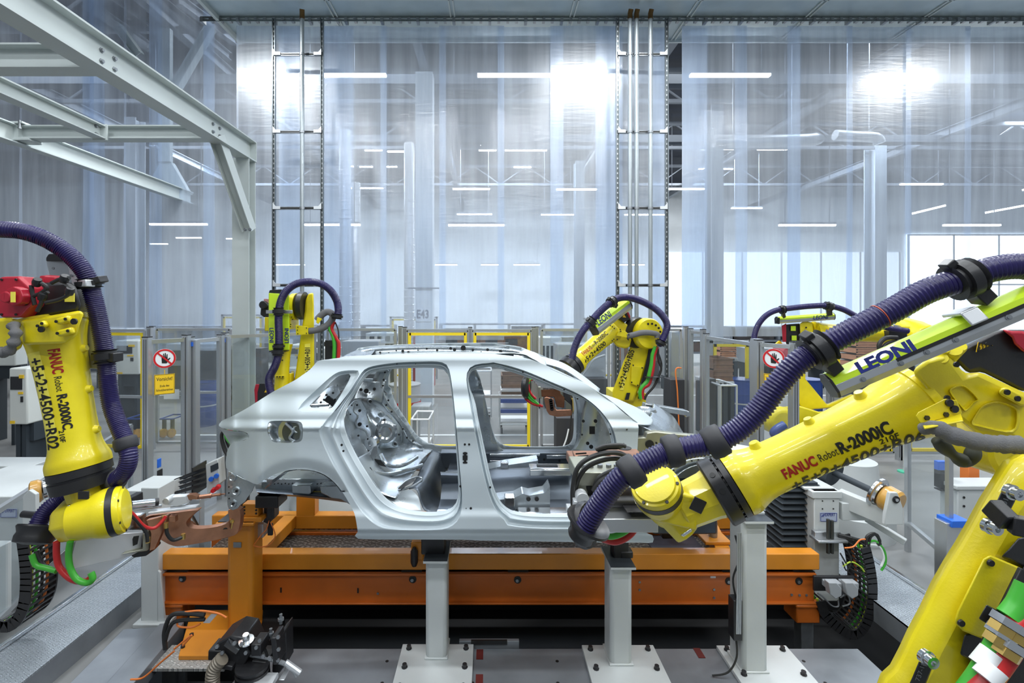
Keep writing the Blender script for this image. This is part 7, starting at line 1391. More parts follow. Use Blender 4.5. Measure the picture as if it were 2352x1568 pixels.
# signs on the panels
def signs(px, d, tilt, lab, ys=(823, 882)):
    c = P(px, ys[0], d-.04); R_ = nrm(V(1, tilt, 0)); t = thing('no_entry_sign', c, 'round white sign with a red ring and a black hand, on the '+lab, 'sign')
    nv = nrm(V(tilt, -1, 0)); r = .11
    m = MB(); m.lathe(c, nv, [(0, r), (.003, r)], 36); link('disc', m, SIGNW, t, smooth=0)
    hb = MB(); hand = [(-.028, -.055), (.02, -.06), (.038, -.03), (.06, .0), (.052, .008), (.03, -.01), (.03, .05), (.022, .052), (.018, .01), (.012, .065), (.003, .066), (.002, .012), (-.006, .06), (-.015, .058), (-.012, .008), (-.022, .045), (-.031, .042), (-.03, -.01)]
    hb.prism([c+R_*x*.95+V(0, 0, z*.95)+nv*.004 for x, z in hand], nv*.001); link('hand', hb, INK, t, smooth=0)
    m = MB(); n = 36; vs = []
    for k in range(n):
        a = 2*math.pi*k/n
        for rr in (r*.98, r*.80): vs.append(c+R_*math.cos(a)*rr+V(0, 0, math.sin(a)*rr)+nv*.006)
    m.add(vs, [(2*k, 2*((k+1) % n), 2*((k+1) % n)+1, 2*k+1) for k in range(n)]); m.bar(c+(-R_+V(0, 0, 1))*r*.62+nv*.0065, c+(R_-V(0, 0, 1))*r*.62+nv*.0065, .018, .001, up=nv); link('ring', m, SIGNR, t, smooth=0)
    c = P(px, ys[1], d-.04); t = thing('caution_sign', c, 'yellow Vorsicht sign with black text, below the stop hand on the '+lab, 'sign')
    w, h = .098, .115
    m = MB(); m.prism([c+R_*x+V(0, 0, z) for x, z in ((-w, -h), (w, -h), (w, h), (-w, h))], nv*.003); s = link('board', m, SIGNY, t, smooth=0)
    m = MB()
    for a, b in (((-w, -h), (w, -h)), ((w, -h), (w, h)), ((w, h), (-w, h)), ((-w, h), (-w, -h))): m.bar(c+R_*a[0]*.95+V(0, 0, a[1]*.96)+nv*.0036, c+R_*b[0]*.95+V(0, 0, b[1]*.96)+nv*.0036, .004, .001, up=nv)
    link('border', m, INK, s, smooth=0)
    for txt, sz, z in (('Vorsicht!', .058, .042), ('Ende des', .034, -.028), ('Schutzbereiches', .034, -.075)):
        link('lettering', text_mesh(txt, sz, c+nv*.004+V(0, 0, z), R_, (0, 0, 1), align='CENTER', squeeze=.72, bold=.0004), INK, s, smooth=0)
    m = MB(); m.bar(c+V(0, 0, h)+nv*.001, c+V(0, 0, h+.05)+nv*.001, .008, .002); link('strip', m, SIGNY, s, smooth=0)
signs(378, 5.5, .85, 'left fence panel'); signs(1777, 5.45, -.7, 'right fence panel')
m = MB(); c = P(394, 905, 5.9); m.box(c, (.19, .004, .12)); tag(link('paper_notice', m, SIGNW, smooth=0), 'white paper notice behind the left fence panel, under the yellow sign', 'notice')
# low near fences (left and right edge)
fence(-20, 66, 3.5, 3.9, zt=H-.0, zb=.1, label='x') if False else None
def lowfence(p0, p1, d0, d1, zt0, zb, lab):
    a0 = V(X(p0, d0), d0, 0); a1 = V(X(p1, d1), d1, 0); t = thing('guard_screen', (a0+a1)/2, lab, 'guard screen')
    m = MB()
    for z in (zb, zt0): m.bar(a0+V(0, 0, z), a1+V(0, 0, z), .04, .04)
    for q in (a0, a1): m.bar(q+V(0, 0, 0), q+V(0, 0, zt0), .04, .04)
    link('frame', m, ALU, t, smooth=0); m = MB(); m.bar(a0+V(0, 0, (zb+zt0)/2), a1+V(0, 0, (zb+zt0)/2), .006, zt0-zb); link('pane', m, PANE, t, smooth=0)
lowfence(-60, 300, 3.35, 6.2, 1.02, .2, 'low clear guard panel beside the left machine and walkway')
lowfence(2085, 2180, 5.0, 4.3, 1.35, .3, 'low clear guard panel by the right hand roller')
m = MB(); a = P(2175, 1190, 4.3); m.bb(a+V(-.06, -.06, -.9), a+V(.16, .06, -.02)); t = tag(link('guard_post', m, ALU, bevel=.004), 'aluminium guard post with a blue top clip at the right', 'post')
m = MB(); m.bb(a+V(-.03, -.08, -.05), a+V(.14, .07, .01)); link('blue_clip', m, LBLU, t, bevel=.004)
# ================================================================== SIDE MACHINES
def label_plate(par, c, w=.13, tx='EXPERT'):
    m = MB(); m.box(c, (w, .003, w*.52)); s = link('nameplate', m, mat('plate_blue_grey', (.40, .45, .58), .4) if 'plate_blue_grey' not in MATS else MATS['plate_blue_grey'], par, smooth=0)
    link('lettering', text_mesh(tx, w*.24, c+V(-w*.22, -.003, w*.06), (1, 0, 0), (0, 0, 1), squeeze=.72, bold=.0006), INKB, s, smooth=0)
    m = MB()
    for a, b in (((-1, -1), (1, -1)), ((1, -1), (1, 1)), ((1, 1), (-1, 1)), ((-1, 1), (-1, -1))): m.bar(c+V(a[0]*w*.46, -.0025, a[1]*w*.23), c+V(b[0]*w*.46, -.0025, b[1]*w*.23), .003, .002)
    m.bar(c+V(-w*.42, -.003, w*.02), c+V(-w*.30, -.003, w*.18), w*.04, .002); m.bar(c+V(-w*.34, -.003, w*.02), c+V(-w*.24, -.003, w*.18), w*.04, .002)
    link('border', m, INKB, s, smooth=0)
def bellows(par, x0, x1, y0, y1, z0, z1, n=11):
    m = MB(); rows = []; 
    for i in range(2*n+1):
        z = z0+(z1-z0)*i/(2*n); e = .0 if i % 2 else .045
        rows.append([V(x0-e, y0-e, z), V(x1+e*.4, y0-e, z), V(x1+e*.4, y1+e, z), V(x0-e, y1+e, z)])
    vs = [v for r in rows for v in r]; fs = [(j*4+k, j*4+(k+1) % 4, (j+1)*4+(k+1) % 4, (j+1)*4+k) for j in range(2*n) for k in range(4)]+[(0, 1, 2, 3), tuple(8*n+k for k in range(4))]
    m.add(vs, fs); return link('bellows', m, BOOT, par, smooth=0)
def echain(par, pts, d, w, nm='cable_chain'):
    line = resample(crv([P(*p, d) for p in pts], 8), .042); ch = None
    m = MB(); m2 = MB()
    for i in range(len(line)-1):
        a, b = line[i], line[i+1]; ax = nrm(b-a); sd = nrm(ax.cross(V(0, 1, 0)))
        for y in (0, w): m.bar(a-ax*.004+V(0, y, 0), b+ax*.004+V(0, y, 0), .012, .075, up=sd)
        m2.bar(a.lerp(b, .5)+sd*.034, a.lerp(b, .5)+sd*.034+V(0, w, 0), .014, .008, up=sd); m2.bar(a.lerp(b, .5)-sd*.034, a.lerp(b, .5)-sd*.034+V(0, w, 0), .014, .008, up=sd)
    ch = link(nm, m, BLK, par, smooth=0); link('crossbars', m2, BLK, ch, smooth=0)
    for k, mt in enumerate((mat('cable_lime', (.45, .6, .05), .5) if 'cable_lime' not in MATS else MATS['cable_lime'], CGRN, CABLE, CORG)):
        m = MB(); m.tube([p+V(0, w*(.2+.2*k), 0) for p in line], .009, 8); link('inner_cable', m, mt, ch)
    return ch
# right machine
rm = thing('lift_column_machine', P(1900, 1480, 4.2), 'grey white lift column machine with black bellows, right of the orange conveyor', 'machine'); rm.location.z = 0
d = 4.15
x0, x1 = X(1870, d), X(1928, d); zt_ = Z(1128, d); m = MB(); m.bb((x0, d, 0), (x1, d+.2, zt_)); cl = link('column', m, WHT, rm, bevel=.008)
m = MB(); m.bb((x0-.02, d-.01, zt_-.06), (x1+.02, d+.75, zt_)); m.bb((X(1800, 4.5), d+.05, zt_-.01), (x1, d+.6, zt_+.012)); link('head', m, WHT, rm, bevel=.006)
m = MB(); m.bar(P(1925, 1140, 4.25), P(2045, 1190, 3.95), .08, .14); m.bar(P(1925, 1170, 4.2), P(1985, 1170, 4.2), .1, .15); m.bar(P(1990, 1190, 4.2), P(2080, 1245, 4.0), .05, .05); link('arm', m, WHT, rm, bevel=.006)
bellows(rm, X(1798, 4.3), X(1868, 4.3), 4.28, 4.55, Z(1262, 4.3), Z(1108, 4.3)); m = MB(); m.bb((X(1798, 4.3), 4.25, Z(1108, 4.3)), (X(1870, 4.3), 4.6, Z(1103, 4.3))); link('bellows_lid', m, BOOT, rm, bevel=.004)
label_plate(cl, P(1903, 1187, d-.003), .15)
m = MB()
for x in (1889, 1914):
    for y in (1150, 1168): m.lathe(P(x, y, d-.001), (0, -1, 0), [(0, .006), (.003, .006)], 8)
for y in (1404, 1424): m.lathe(P(1908, y, d-.001), (0, -1, 0), [(0, .018), (.003, .018)], 12)
link('holes', m, INK, cl, smooth=0)
m = MB(); m.bb(P(1872, 1238, d-.05), P(1922, 1215, d)); m.bb(P(1880, 1242, d-.12), P(1925, 1232, d)); sb_ = link('sensor_bracket', m, ALU, rm, bevel=.004)
m = MB(); m.cyl(P(1902, 1270, d-.08), P(1902, 1192, d-.08), .014, 12); m.cyl(P(1911, 1270, d-.08), P(1911, 1195, d-.08), .014, 12); link('rods', m, mat('dark_rod', (.07, .075, .07), .35, .6), sb_)
ro = thing('guide_roller', P(2030, 1140, 3.9), 'amber wheel on a black bar with a white fork, right machine', 'roller')
c = P(2028, 1138, 4.0); ax = nrm(V(.35, -.8, -.25)); 
m = MB(); m.lathe(c-ax*.05, ax, [(-.02, .09), (0, .13), (.02, .13), (.025, .10), (.04, .095)], 30); link('flange', m, CHROME, ro, smooth=30)
m = MB(); m.lathe(c, ax, [(0, .09), (.02, .105), (.10, .105), (.12, .09)], 30); link('tyre', m, AMBER, ro, smooth=30)
m = MB(); m.cyl(P(1915, 1085, 4.4), c, .028, 14); m.lathe(P(1905, 1082, 4.45), ax, [(-.05, .12), (.05, .12)], 24); link('axle', m, BOOT, ro)
m = MB(); m.prism([P(x, y, 3.75) for x, y in ((2032, 1205), (2034, 1180), (2044, 1131), (2062, 1131), (2074, 1165), (2075, 1205))], (0, .03, 0)); fk = link('fork', m, WHT, ro, bevel=.005)
m = MB(); m.lathe(P(2058, 1147, 3.745), (0, -1, 0), [(0, .028), (.004, .028)], 18); link('bearing', m, INK, fk, smooth=0)
m = MB(); m.lathe(P(2058, 1147, 3.74), (0, -1, 0), [(0, .013), (.012, .013)], 10); link('bearing_bolt', m, CHROME, fk)
cb = thing('connector_panel', P(1900, 1340, 3.85), 'black plate with two grey angled connectors at the end of the orange conveyor', 'connector panel')
m = MB(); m.bb(P(1870, 1357, 3.85), P(1958, 1320, 3.87)); link('plate', m, BLK, cb, bevel=.003)
for px in (1912, 1950):
    m = MB(); m.bb(P(px-11, 1354, 3.78), P(px+8, 1328, 3.85)); m.prism([P(x, y, 3.74) for x, y in ((px-8, 1338), (px+10, 1338), (px+22, 1352), (px+22, 1368), (px+8, 1376), (px-4, 1366))], (0, .06, 0)); pg = link('connector', m, mat('connector_grey', (.33, .35, .37), .45) if 'connector_grey' not in MATS else MATS['connector_grey'], cb, bevel=.006)
m = MB(); m.tube(crv([P(*p, 3.8) for p in ((1925, 1378), (1925, 1392), (1910, 1390), (1890, 1370), (1878, 1362))], 8), .006, 8); m.tube(crv([P(*p, 3.8) for p in ((1930, 1372), (1945, 1365), (1952, 1385), (1935, 1392))], 8), .006, 8); link('cable', m, STEEL, cb)
ecr = thing('cable_chain_loop', P(1980, 1400, 3.9), 'black cable chain hanging in a loop at the right end of the conveyor', 'cable chain')
echain(ecr, [(1988, 1258), (1998, 1300), (2004, 1350), (2000, 1400), (1985, 1440), (1960, 1458), (1925, 1440), (1895, 1410), (1885, 1380)], 3.9, .22)
for pts, mt, nm, r in ((((1990, 1250), (1992, 1232), (2008, 1225), (2020, 1240), (2016, 1252)), CABLE, 'cable', .012), (((1995, 1255), (2000, 1232), (2015, 1228), (2022, 1250)), CABLE, 'cable', .01), (((1990, 1248), (2010, 1242), (2030, 1262), (2034, 1290), (2024, 1310)), CGRN, 'green_cable', .009), (((1998, 1250), (2020, 1255), (2030, 1280), (2024, 1300)), SIGNW, 'white_cable', .008), (((1940, 1258), (1960, 1255), (1975, 1240), (1988, 1238)), CORG, 'orange_cable', .006), (((1936, 1300), (1955, 1290), (1975, 1300), (1985, 1312)), MATS['cable_lime'], 'lime_cable', .006), (((1930, 1270), (1948, 1300), (1962, 1310), (1985, 1318)), CABLE, 'cable', .006), (((1945, 1262), (1955, 1285), (1945, 1310), (1935, 1290)), CABLE, 'cable', .006)):
    m = MB(); m.tube(crv([P(*p, 3.88) for p in pts], 8), r, 8); link(nm, m, mt, ecr)
m = MB(); m.bar(P(1925, 1232, 4.1), P(1990, 1250, 4.0), .03, .06); link('support_arm', m, BLK, ecr, bevel=.004)
# sensor on arm, far right
sr = thing('light_sensor', P(2165, 1080, 5.0), 'blue light sensor on a black bracket at the right', 'sensor')
m = MB(); m.bb(P(2155, 1080, 5.0), P(2168, 1056, 5.05)); link('sensor_head', m, LBLU, sr, bevel=.005)
m = MB(); m.bb(P(2161, 1122, 5.02), P(2172, 1060, 5.1)); m.bb(P(2161, 1128, 5.02), P(2192, 1118, 5.1)); link('bracket', m, BLK, sr, bevel=.004)
wm = thing('white_machine_cabinet', P(2230, 1200, 4.9), 'white machine housing behind the large lower arm at the right', 'machine')
m = MB(); m.bb((X(2200, 4.9), 4.9, 0), (X(2330, 4.9), 5.1, Z(1115, 4.9))); m.bb((X(2193, 4.9), 4.88, Z(1124, 4.9)), (X(2335, 4.9), 5.13, Z(1114, 4.9))); link('housing', m, WHT, wm, bevel=.01)
m = MB()
for y in (1142, 1162): m.lathe(P(2214, y, 4.895), (0, -1, 0), [(0, .012), (.004, .012)], 10)
link('holes', m, INK, wm, smooth=0)
m = MB(); m.bb((X(2225, 5.2), 5.2, Z(1110, 5.2)), (X(2250, 5.2), 5.3, Z(1070, 5.2))); link('orange_bracket', m, CORG, wm, bevel=.004)
# frames and a far robot base seen under the right forearm
rb = thing('robot_pedestal', P(1960, 1130, 5.4), 'light grey round robot pedestal under the right forearm', 'pedestal'); rb.location.z = 0
m = MB(); m.lathe((X(1950, 5.5), 5.5, 0), (0, 0, 1), [(0, .42), (.25, .42), (.3, .36), (.42, .3), (.8, .26)], 30); link('cone', m, WHT, rb, smooth=40)
# left machine
lm = thing('lift_column_machine', P(345, 1440, 3.8), 'grey white lift column machine with a black bellows top, left of the orange conveyor', 'machine'); lm.location.z = 0
x0, x1 = X(323, 3.85), X(364, 3.85); m = MB(); m.bb((x0, 3.85, 0), (x1, 4.05, Z(1120, 3.85))); cl2 = link('column', m, WHT, lm, bevel=.008)
m = MB(); m.prism([(x1, 3.84, 0), (x1+.06, 3.84, 0), (x1+.02, 3.84, .42), (x1, 3.84, .44)], (0, .02, 0)); m.bb((x0-.03, 3.8, 0), (x1+.1, 4.15, .03)); link('foot', m, WHT, lm, bevel=.004)
m = MB(); m.bb((X(312, 4.2), 4.05, Z(1140, 4.2)), (X(385, 4.2), 4.42, Z(1112, 4.2))); link('head', m, WHT, lm, bevel=.006)
m = MB(); m.prism([P(*p, 4.3) for p in ((380, 1105), (425, 1075), (470, 1080), (470, 1135), (380, 1140))], (0, .15, 0))
bl_ = MB()
for i in range(4): bl_.prism([P(380, 1108+i*9, 4.2), P(440, 1084+i*11, 4.5), P(462, 1076+i*12, 4.6), P(456, 1084+i*12, 4.6), P(380, 1115+i*9, 4.2)], (0, .1, -.02))
link('bellows', bl_, BOOT, lm, smooth=0)
m = MB(); m.bb((X(0, 4.3)-.5, 4.1, Z(1140, 4.3)), (X(130, 4.3), 4.9, Z(1118, 4.3))); m.bb((X(0, 4.9)-.5, 4.9, Z(1095, 4.9)), (X(70, 4.9), 5.2, Z(1070, 4.9))); m.bb((X(-60, 4.0), 4.0, .1), (X(82, 4.0), 4.15, Z(1140, 4.0))); hs = link('housing', m, WHT, lm, bevel=.008)
label_plate(hs, P(20, 1178, 3.99), .14)
m = MB(); m.bb((X(200, 4.4), 4.4, .3), (X(225, 4.4), 4.5, Z(1125, 4.4))); m.bb((X(60, 4.6), 4.6, .1), (X(125, 4.6), 5.0, .5)); link('stand', m, WHT, lm, bevel=.008)
sw = thing('switch_box', P(475, 1090, 4.6), 'small black and white socket box with blue and red sockets beside the car tail', 'switch box')
m = MB(); m.bb(P(443, 1140, 4.62), P(472, 1056, 4.85)); link('black_side', m, BLK, sw, bevel=.006)
m = MB(); m.prism([P(*p, 4.6) for p in ((472, 1066), (500, 1054), (504, 1110), (476, 1138))], (0, .12, 0)); fc = link('front', m, WHT, sw, bevel=.006)
m = MB(); m.prism([P(*p, 4.595) for p in ((483, 1070), (501, 1062), (502, 1076), (484, 1085))], (0, .002, 0)); link('display', m, BOOT, fc, smooth=0)
m = MB(); [m.lathe(P(x, y, 4.59), (0.2, -1, 0), [(0, .022), (.02, .022)], 14) for x, y in ((486, 1099), (498, 1092))]; link('blue_socket', m, LBLU, fc)
m = MB(); [m.lathe(P(x, y, 4.59), (0.2, -1, 0), [(0, .024), (.04, .02)], 14) for x, y in ((492, 1124), (502, 1117))]; link('red_socket', m, SIGNR, fc)
m = MB(); m.bb((X(443, 4.7), 4.62, 0), (X(470, 4.7), 4.7, Z(1140, 4.7))); link('stand', m, ALU, sw, bevel=.004)
sl = thing('light_sensor', P(366, 1070, 5.0), 'blue light sensor on a black bracket left of the car', 'sensor')
m = MB(); m.bb(P(360, 1075, 5.0), P(371, 1051, 5.05)); link('sensor_head', m, LBLU, sl, bevel=.005); m = MB(); m.bb(P(362, 1122, 5.02), P(372, 1075, 5.1)); link('bracket', m, BLK, sl, bevel=.004)
ro = thing('guide_roller', P(80, 1135, 3.9), 'amber wheel on a black bar, left machine', 'roller')
c = P(86, 1128, 3.6); ax = nrm(V(-.75, -.6, -.1))
m = MB(); m.lathe(c-ax*.06, ax, [(-.02, .05), (0, .085), (.02, .085), (.025, .06)], 28); link('flange', m, CHROME, ro, smooth=30)
m = MB(); m.lathe(c-ax*.03, ax, [(0, .07), (.02, .085), (.06, .085), (.07, .07)], 28); link('tyre', m, AMBER, ro, smooth=30)
m = MB(); m.cyl(P(150, 1112, 3.75), c, .022, 14); link('axle', m, BLK, ro)
m = MB(); m.prism([P(x, y, 3.5) for x, y in ((50, 1250), (52, 1140), (66, 1125), (82, 1135), (84, 1250))], (0, .03, 0)); link('fork', m, WHT, ro, bevel=.004)
ecl = thing('cable_chain_loop', P(50, 1400, 3.4), 'black cable chain hanging at the left edge beside the left machine', 'cable chain')
echain(ecl, [(52, 1245), (58, 1290), (60, 1340), (55, 1390), (38, 1425), (10, 1440), (-20, 1425)], 3.3, .2)
m = MB(); m.bb(P(0, 1440, 3.6)+V(-.3, 0, 0), P(28, 1240, 3.75)); t = tag(link('machine_pillar', m, WHT, bevel=.01), 'grey white machine pillar at the left edge behind the cable chain', 'machine')
# ---- lower left foreground: drive unit
du = thing('drive_unit', P(580, 1540, 3.1), 'black drive unit with hoses and bolts in the bottom left foreground', 'machine')
m = MB(); m.bb(P(560, 1530, 3.1), P(640, 1490, 3.3)); m.prism([P(x, y, 3.1) for x, y in ((626, 1500), (632, 1472), (648, 1450), (656, 1440), (658, 1525), (640, 1548), (624, 1545))], (0, .12, 0)); m.prism([P(x, y, 3.0) for x, y in ((490, 1510), (495, 1480), (530, 1460), (560, 1465), (575, 1500), (560, 1530), (505, 1528))], (0, .2, 0)); link('frame', m, BLK, du, bevel=.008)
m = MB(); m.cyl(P(580, 1600, 3.0), P(582, 1530, 3.0), .09, 24)
for k in range(5): m.lathe(P(580, 1530+k*11, 3.0), (0, 0, 1), [(0, .10), (.012, .10)], 24)
link('motor', m, BLK, du, smooth=30)
m = MB()
for x, y in ((645, 1410), (622, 1443), (562, 1452)): m.cyl(P(x, y+22, 3.1), P(x, y, 3.1), .010, 10); m.lathe(P(x, y+14, 3.1), (0, 0, 1), [(0, .02), (.014, .02)], 6)
link('studs', m, STEEL, du, smooth=30)
for pts, r, mt, nm in ((((520, 1472), (545, 1492), (585, 1505), (630, 1515), (665, 1530), (682, 1552)), .014, MATS['connector_grey'], 'grey_hose'), (((560, 1460), (595, 1470), (612, 1500), (618, 1540), (620, 1580)), .008, CABLE, 'cable'), (((540, 1462), (520, 1470), (515, 1490)), .007, CABLE, 'cable'), (((380, 1490), (378, 1450), (392, 1415), (420, 1408), (470, 1412)), .014, CABLE, 'cable'), (((380, 1470), (390, 1440), (410, 1425), (470, 1422)), .012, CABLE, 'cable'), (((425, 1405), (460, 1402), (500, 1408), (520, 1418)), .006, CORG, 'orange_cable'), (((408, 1425), (410, 1438), (440, 1440), (460, 1432)), .006, CORG, 'orange_cable'), (((300, 1560), (330, 1555), (370, 1520), (400, 1495)), .006, CORG, 'orange_cable'), (((420, 1482), (440, 1458), (400, 1490)), .006, CORG, 'orange_cable')):
    m = MB(); m.tube(crv([P(*p, 3.05) for p in pts], 8), r, 8); link(nm, m, mt, du)
link('corrugated_hose', hose_mesh([P(*p, 2.95) for p in ((510, 1512), (492, 1535), (488, 1562), (490, 1600))], .042, .018, .12, 14), mat('hose_tan', (.22, .19, .15), .4, .3), du)
m = MB(); m.bb(P(466, 1430, 3.4), P(500, 1410, 3.5)); link('valve_block', m, STEEL, du, bevel=.006)
m = MB(); m.bb(P(640, 1560, 3.0), P(668, 1535, 3.1)); m.bb(P(565, 1572, 2.9), P(640, 1555, 3.0)); m.cyl(P(655, 1520, 3.05), P(690, 1545, 3.05), .02, 10); link('fittings', m, ALUL, du, bevel=.005)
m = MB(); random.seed(11)
for x, y, w_, h_ in ((505, 1490, 30, 22), (535, 1478, 34, 16), (560, 1500, 26, 30), (598, 1478, 22, 26), (604, 1512, 34, 18), (640, 1480, 12, 60), (525, 1516, 40, 10), (575, 1474, 12, 12), (652, 1455, 8, 30)):
    c = P(x, y, 3.05+random.uniform(-.04, .06)); m.box(c, (w_*3.05/F, .12, h_*3.05/F), rot=Matrix.Rotation(random.uniform(-.25, .25), 3, 'Y'))
link('housing_blocks', m, BLK, du, bevel=.006)
m = MB()
for x, y in ((500, 1484), (512, 1498), (540, 1476), (556, 1478), (566, 1498), (590, 1486), (606, 1506), (622, 1512), (598, 1470), (640, 1462), (641, 1490), (640, 1515)): m.lathe(P(x, y, 2.97), (0, -1, .4), [(0, .012), (.012, .012)], 6)
link('bolt_heads', m, STEEL, du, smooth=0)
m = MB(); m.lathe(P(566, 1472, 3.0), (0, -.2, 1), [(-.03, .02), (.0, .045), (.01, .045), (.012, .02), (.05, .018)], 16); m.bar(P(520, 1474, 2.98), P(548, 1494, 2.98), .03, .03); link('chrome_fittings', m, CHROME, du)
tp = thing('tread_step', (P(430, 1530, 3.2).x, 3.2, -.7), 'short bright tread plate step in the bottom left foreground', 'step')
m = MB(); a = .02; m.add([V(X(345, H*F/(1545-VY)), H*F/(1545-VY), a), V(X(515, H*F/(1545-VY)), H*F/(1545-VY), a), V(X(540, H*F/(1490-VY)), H*F/(1490-VY), a), V(X(395, H*F/(1490-VY)), H*F/(1490-VY), a)], [(0, 1, 2, 3)]); link('tread_surface', m, checker('tread_plate_bright', (.5, .5, .48), .35, 20, .35, .85, 1.3), tp, smooth=0, solid=.02)
m = MB(); m.bb((X(370, 3.3), 2.98, -.7), (X(500, 3.3), 3.2, 0)); link('footing', m, PIT, tp, smooth=0)
for k, (x0_, y0_, x1_, y1_, lab) in enumerate(((275, 1568, 395, 1462, 'dark grey square tube running back at the bottom left'), (200, 1568, 330, 1440, 'flat grey floor rail left of the dark square tube'))):
    d0, d1 = 3.15, 3.75; m = MB(); m.bar(V(X(x0_+20, d0), 2.6, .02), V(X(x1_, d1), d1, .02), .18 if k == 0 else .3, .12 if k == 0 else .04); m.bb((X(x1_, d1)-.06, d1-.2, -.7), (X(x1_, d1)+.06, d1-.05, .0)); tag(link('base_rail', m, PLAT, bevel=.004), lab, 'base rail')
# ================================================================== BACKGROUND CLUTTER
def drum_(px, d, r, h, mt, lab, ytop=None, group=None):
    c = V(X(px, d), d, 0); t = thing('drum', c, lab, 'drum', group)
    m = MB(); m.lathe(c, (0, 0, 1), [(0, r*.96), (.02, r), (h*.33, r), (h*.34, r*1.02), (h*.36, r), (h*.66, r), (h*.67, r*1.02), (h*.69, r), (h-.03, r), (h-.02, r*1.04), (h, r*1.04)], 32); link('shell', m, mt, t, smooth=30)
    m = MB(); m.lathe(c+V(0, 0, h*.45), (0, 0, 1), [(0, r*1.03), (.03, r*1.03)], 32, cap=False); link('hoop', m, ALUL, t); return t
drum_(1704, 10.6, .29, .97, BLUE, 'blue drum with a bright hoop left of the right stop sign panel')
drum_(1853, 10.6, .29, .97, BLUE, 'blue drum with a bright hoop right of the right stop sign panel')
drum_(468, 10.4, .28, .95, BLUE, 'blue drum behind the narrow left fence panel')
GREYP = mat('grey_plastic', (.42, .44, .46), .5)
t = drum_(930, 9.4, .30, 1.05, GREYP, 'grey drum with a red label behind the rear door opening'); c = t.location; m = MB(); m.lathe(c+V(0, 0, .52), (0, 0, 1), [(0, .313), (.2, .313)], 32, cap=False); link('red_label', m, SIGNR, t)
t = thing('red_bin', (X(975, 13), 13, 0), 'tall red bin on a small base behind the rear door opening', 'bin')
m = MB(); m.bb((X(948, 13), 13, .35), (X(995, 13), 13.5, Z(772, 13))); bn = link('body', m, mat('bin_red', (.38, .02, .025), .45), t, bevel=.02)
m = MB(); m.bb((X(948, 13)-.02, 12.96, Z(840, 13)), (X(995, 13)+.02, 13.5, Z(835, 13))); m.bb((X(966, 13), 12.95, Z(790, 13)), (X(974, 13), 13, Z(782, 13))); link('latch', m, ALUL, bn, smooth=0)
m = MB(); m.bb((X(958, 13), 13.05, 0), (X(988, 13), 13.4, .35)); link('foot', m, GREYP, t, bevel=.03)
def crate(px0, px1, y0, y1, d, lab, mt=BROWN, dep=.6, stack=0):
    t = thing('crate', (X((px0+px1)/2, d), d, Z(y1, d)), lab, 'crate'); a = V(X(px0, d), d, Z(y1, d)); b = V(X(px1, d), d+dep, Z(y0, d))
    m = MB(); w = .02; m.bb(a, (b.x, a.y+w, b.z)); m.bb((a.x, b.y-w, a.z), b); m.bb(a, (a.x+w, b.y, b.z)); m.bb((b.x-w, a.y, a.z), b); m.bb(a, (b.x, b.y, a.z+w)); s = link('body', m, mt, t, smooth=0)
    m = MB(); hz = (b.z-a.z); [m.bb((a.x-.01, a.y-.012, a.z+hz*q), (b.x+.01, a.y, a.z+hz*q+.025)) for q in (.0, .45, .9)]; link('rim', m, mt, s, smooth=0); return t
crate(1152, 1207, 862, 884, 9.9, 'upper brown crate behind the front door opening'); crate(1152, 1207, 885, 906, 9.9, 'lower brown crate behind the front door opening, on the blue trolley')
crate(1640, 1683, 823, 850, 9.3, 'brown crate behind the fence right of the middle back robot'); crate(1640, 1683, 851, 875, 9.3, 'lower brown crate behind the fence right of the middle back robot')
PALE = mat('pallet_orange', (.62, .27, .13), .7, 0, .2, 8)
for k in range(5): crate(1968, 2040, 784+k*16, 797+k*16, 10.5, ['topmost', 'second highest', 'middle', 'second lowest', 'lowest'][k]+' pale orange crate in the stack behind the large forearm', PALE)
for k in range(2): crate(1655, 1690, 795+k*14, 806+k*14, 11, ['top', 'bottom'][k]+' pale orange crate far behind the right fence', PALE)
def trolley(px0, px1, ytop, d, lab, deck=(), mt=ALUL):
    x0, x1 = X(px0, d), X(px1, d); zt = Z(ytop, d); t = thing('trolley', ((x0+x1)/2, d, 0), lab, 'trolley')
    m = MB()
    for x in (x0, x1):
        for y in (d, d+.6): m.tube([(x, y, .14), (x, y, zt)], .016, 8)
    for z in (zt, .20): m.tube([(x0, d, z), (x1, d, z)], .016, 8); m.tube([(x0, d+.6, z), (x1, d+.6, z)], .016, 8); m.tube([(x0, d, z), (x0, d+.6, z)], .016, 8); m.tube([(x1, d, z), (x1, d+.6, z)], .016, 8)
    link('frame', m, mt, t)
    for z in deck:
        m = MB(); m.bb((x0+.02, d+.02, z), (x1-.02, d+.58, z+.03)); link('shelf', m, mt, t, smooth=0)
    for x in (x0+.04, x1-.04):
        for y in (d+.04, d+.56): m = MB(); m.lathe((x-.02, y, .065), (1, 0, 0), [(0, .06), (.04, .06)], 16); link('wheel', m, RUB, t, smooth=30)
    return t
trolley(1148, 1218, 912, 9.6, 'grey wheeled trolley with blue edges behind the front door opening', deck=(.22, .5, .85)); 
for px, yb in ((1150, 925), (1150, 948)):
    m = MB(); a = P(px, yb, 9.5); m.bb((a.x, 9.48, a.z), (a.x+.55, 9.56, a.z+.07)); link('edge_strip', m, BLUE, smooth=0, label='blue plastic edge strip on the trolley, '+('upper' if yb < 930 else 'lower'), cat='edge strip')
trolley(1093, 1128, 852, 10.5, 'small light grey trolley behind the far door pillar', deck=(.6,))
trolley(945, 985, 963, 7.6, 'low grey trolley beside the grey drum', deck=(.3,)); 
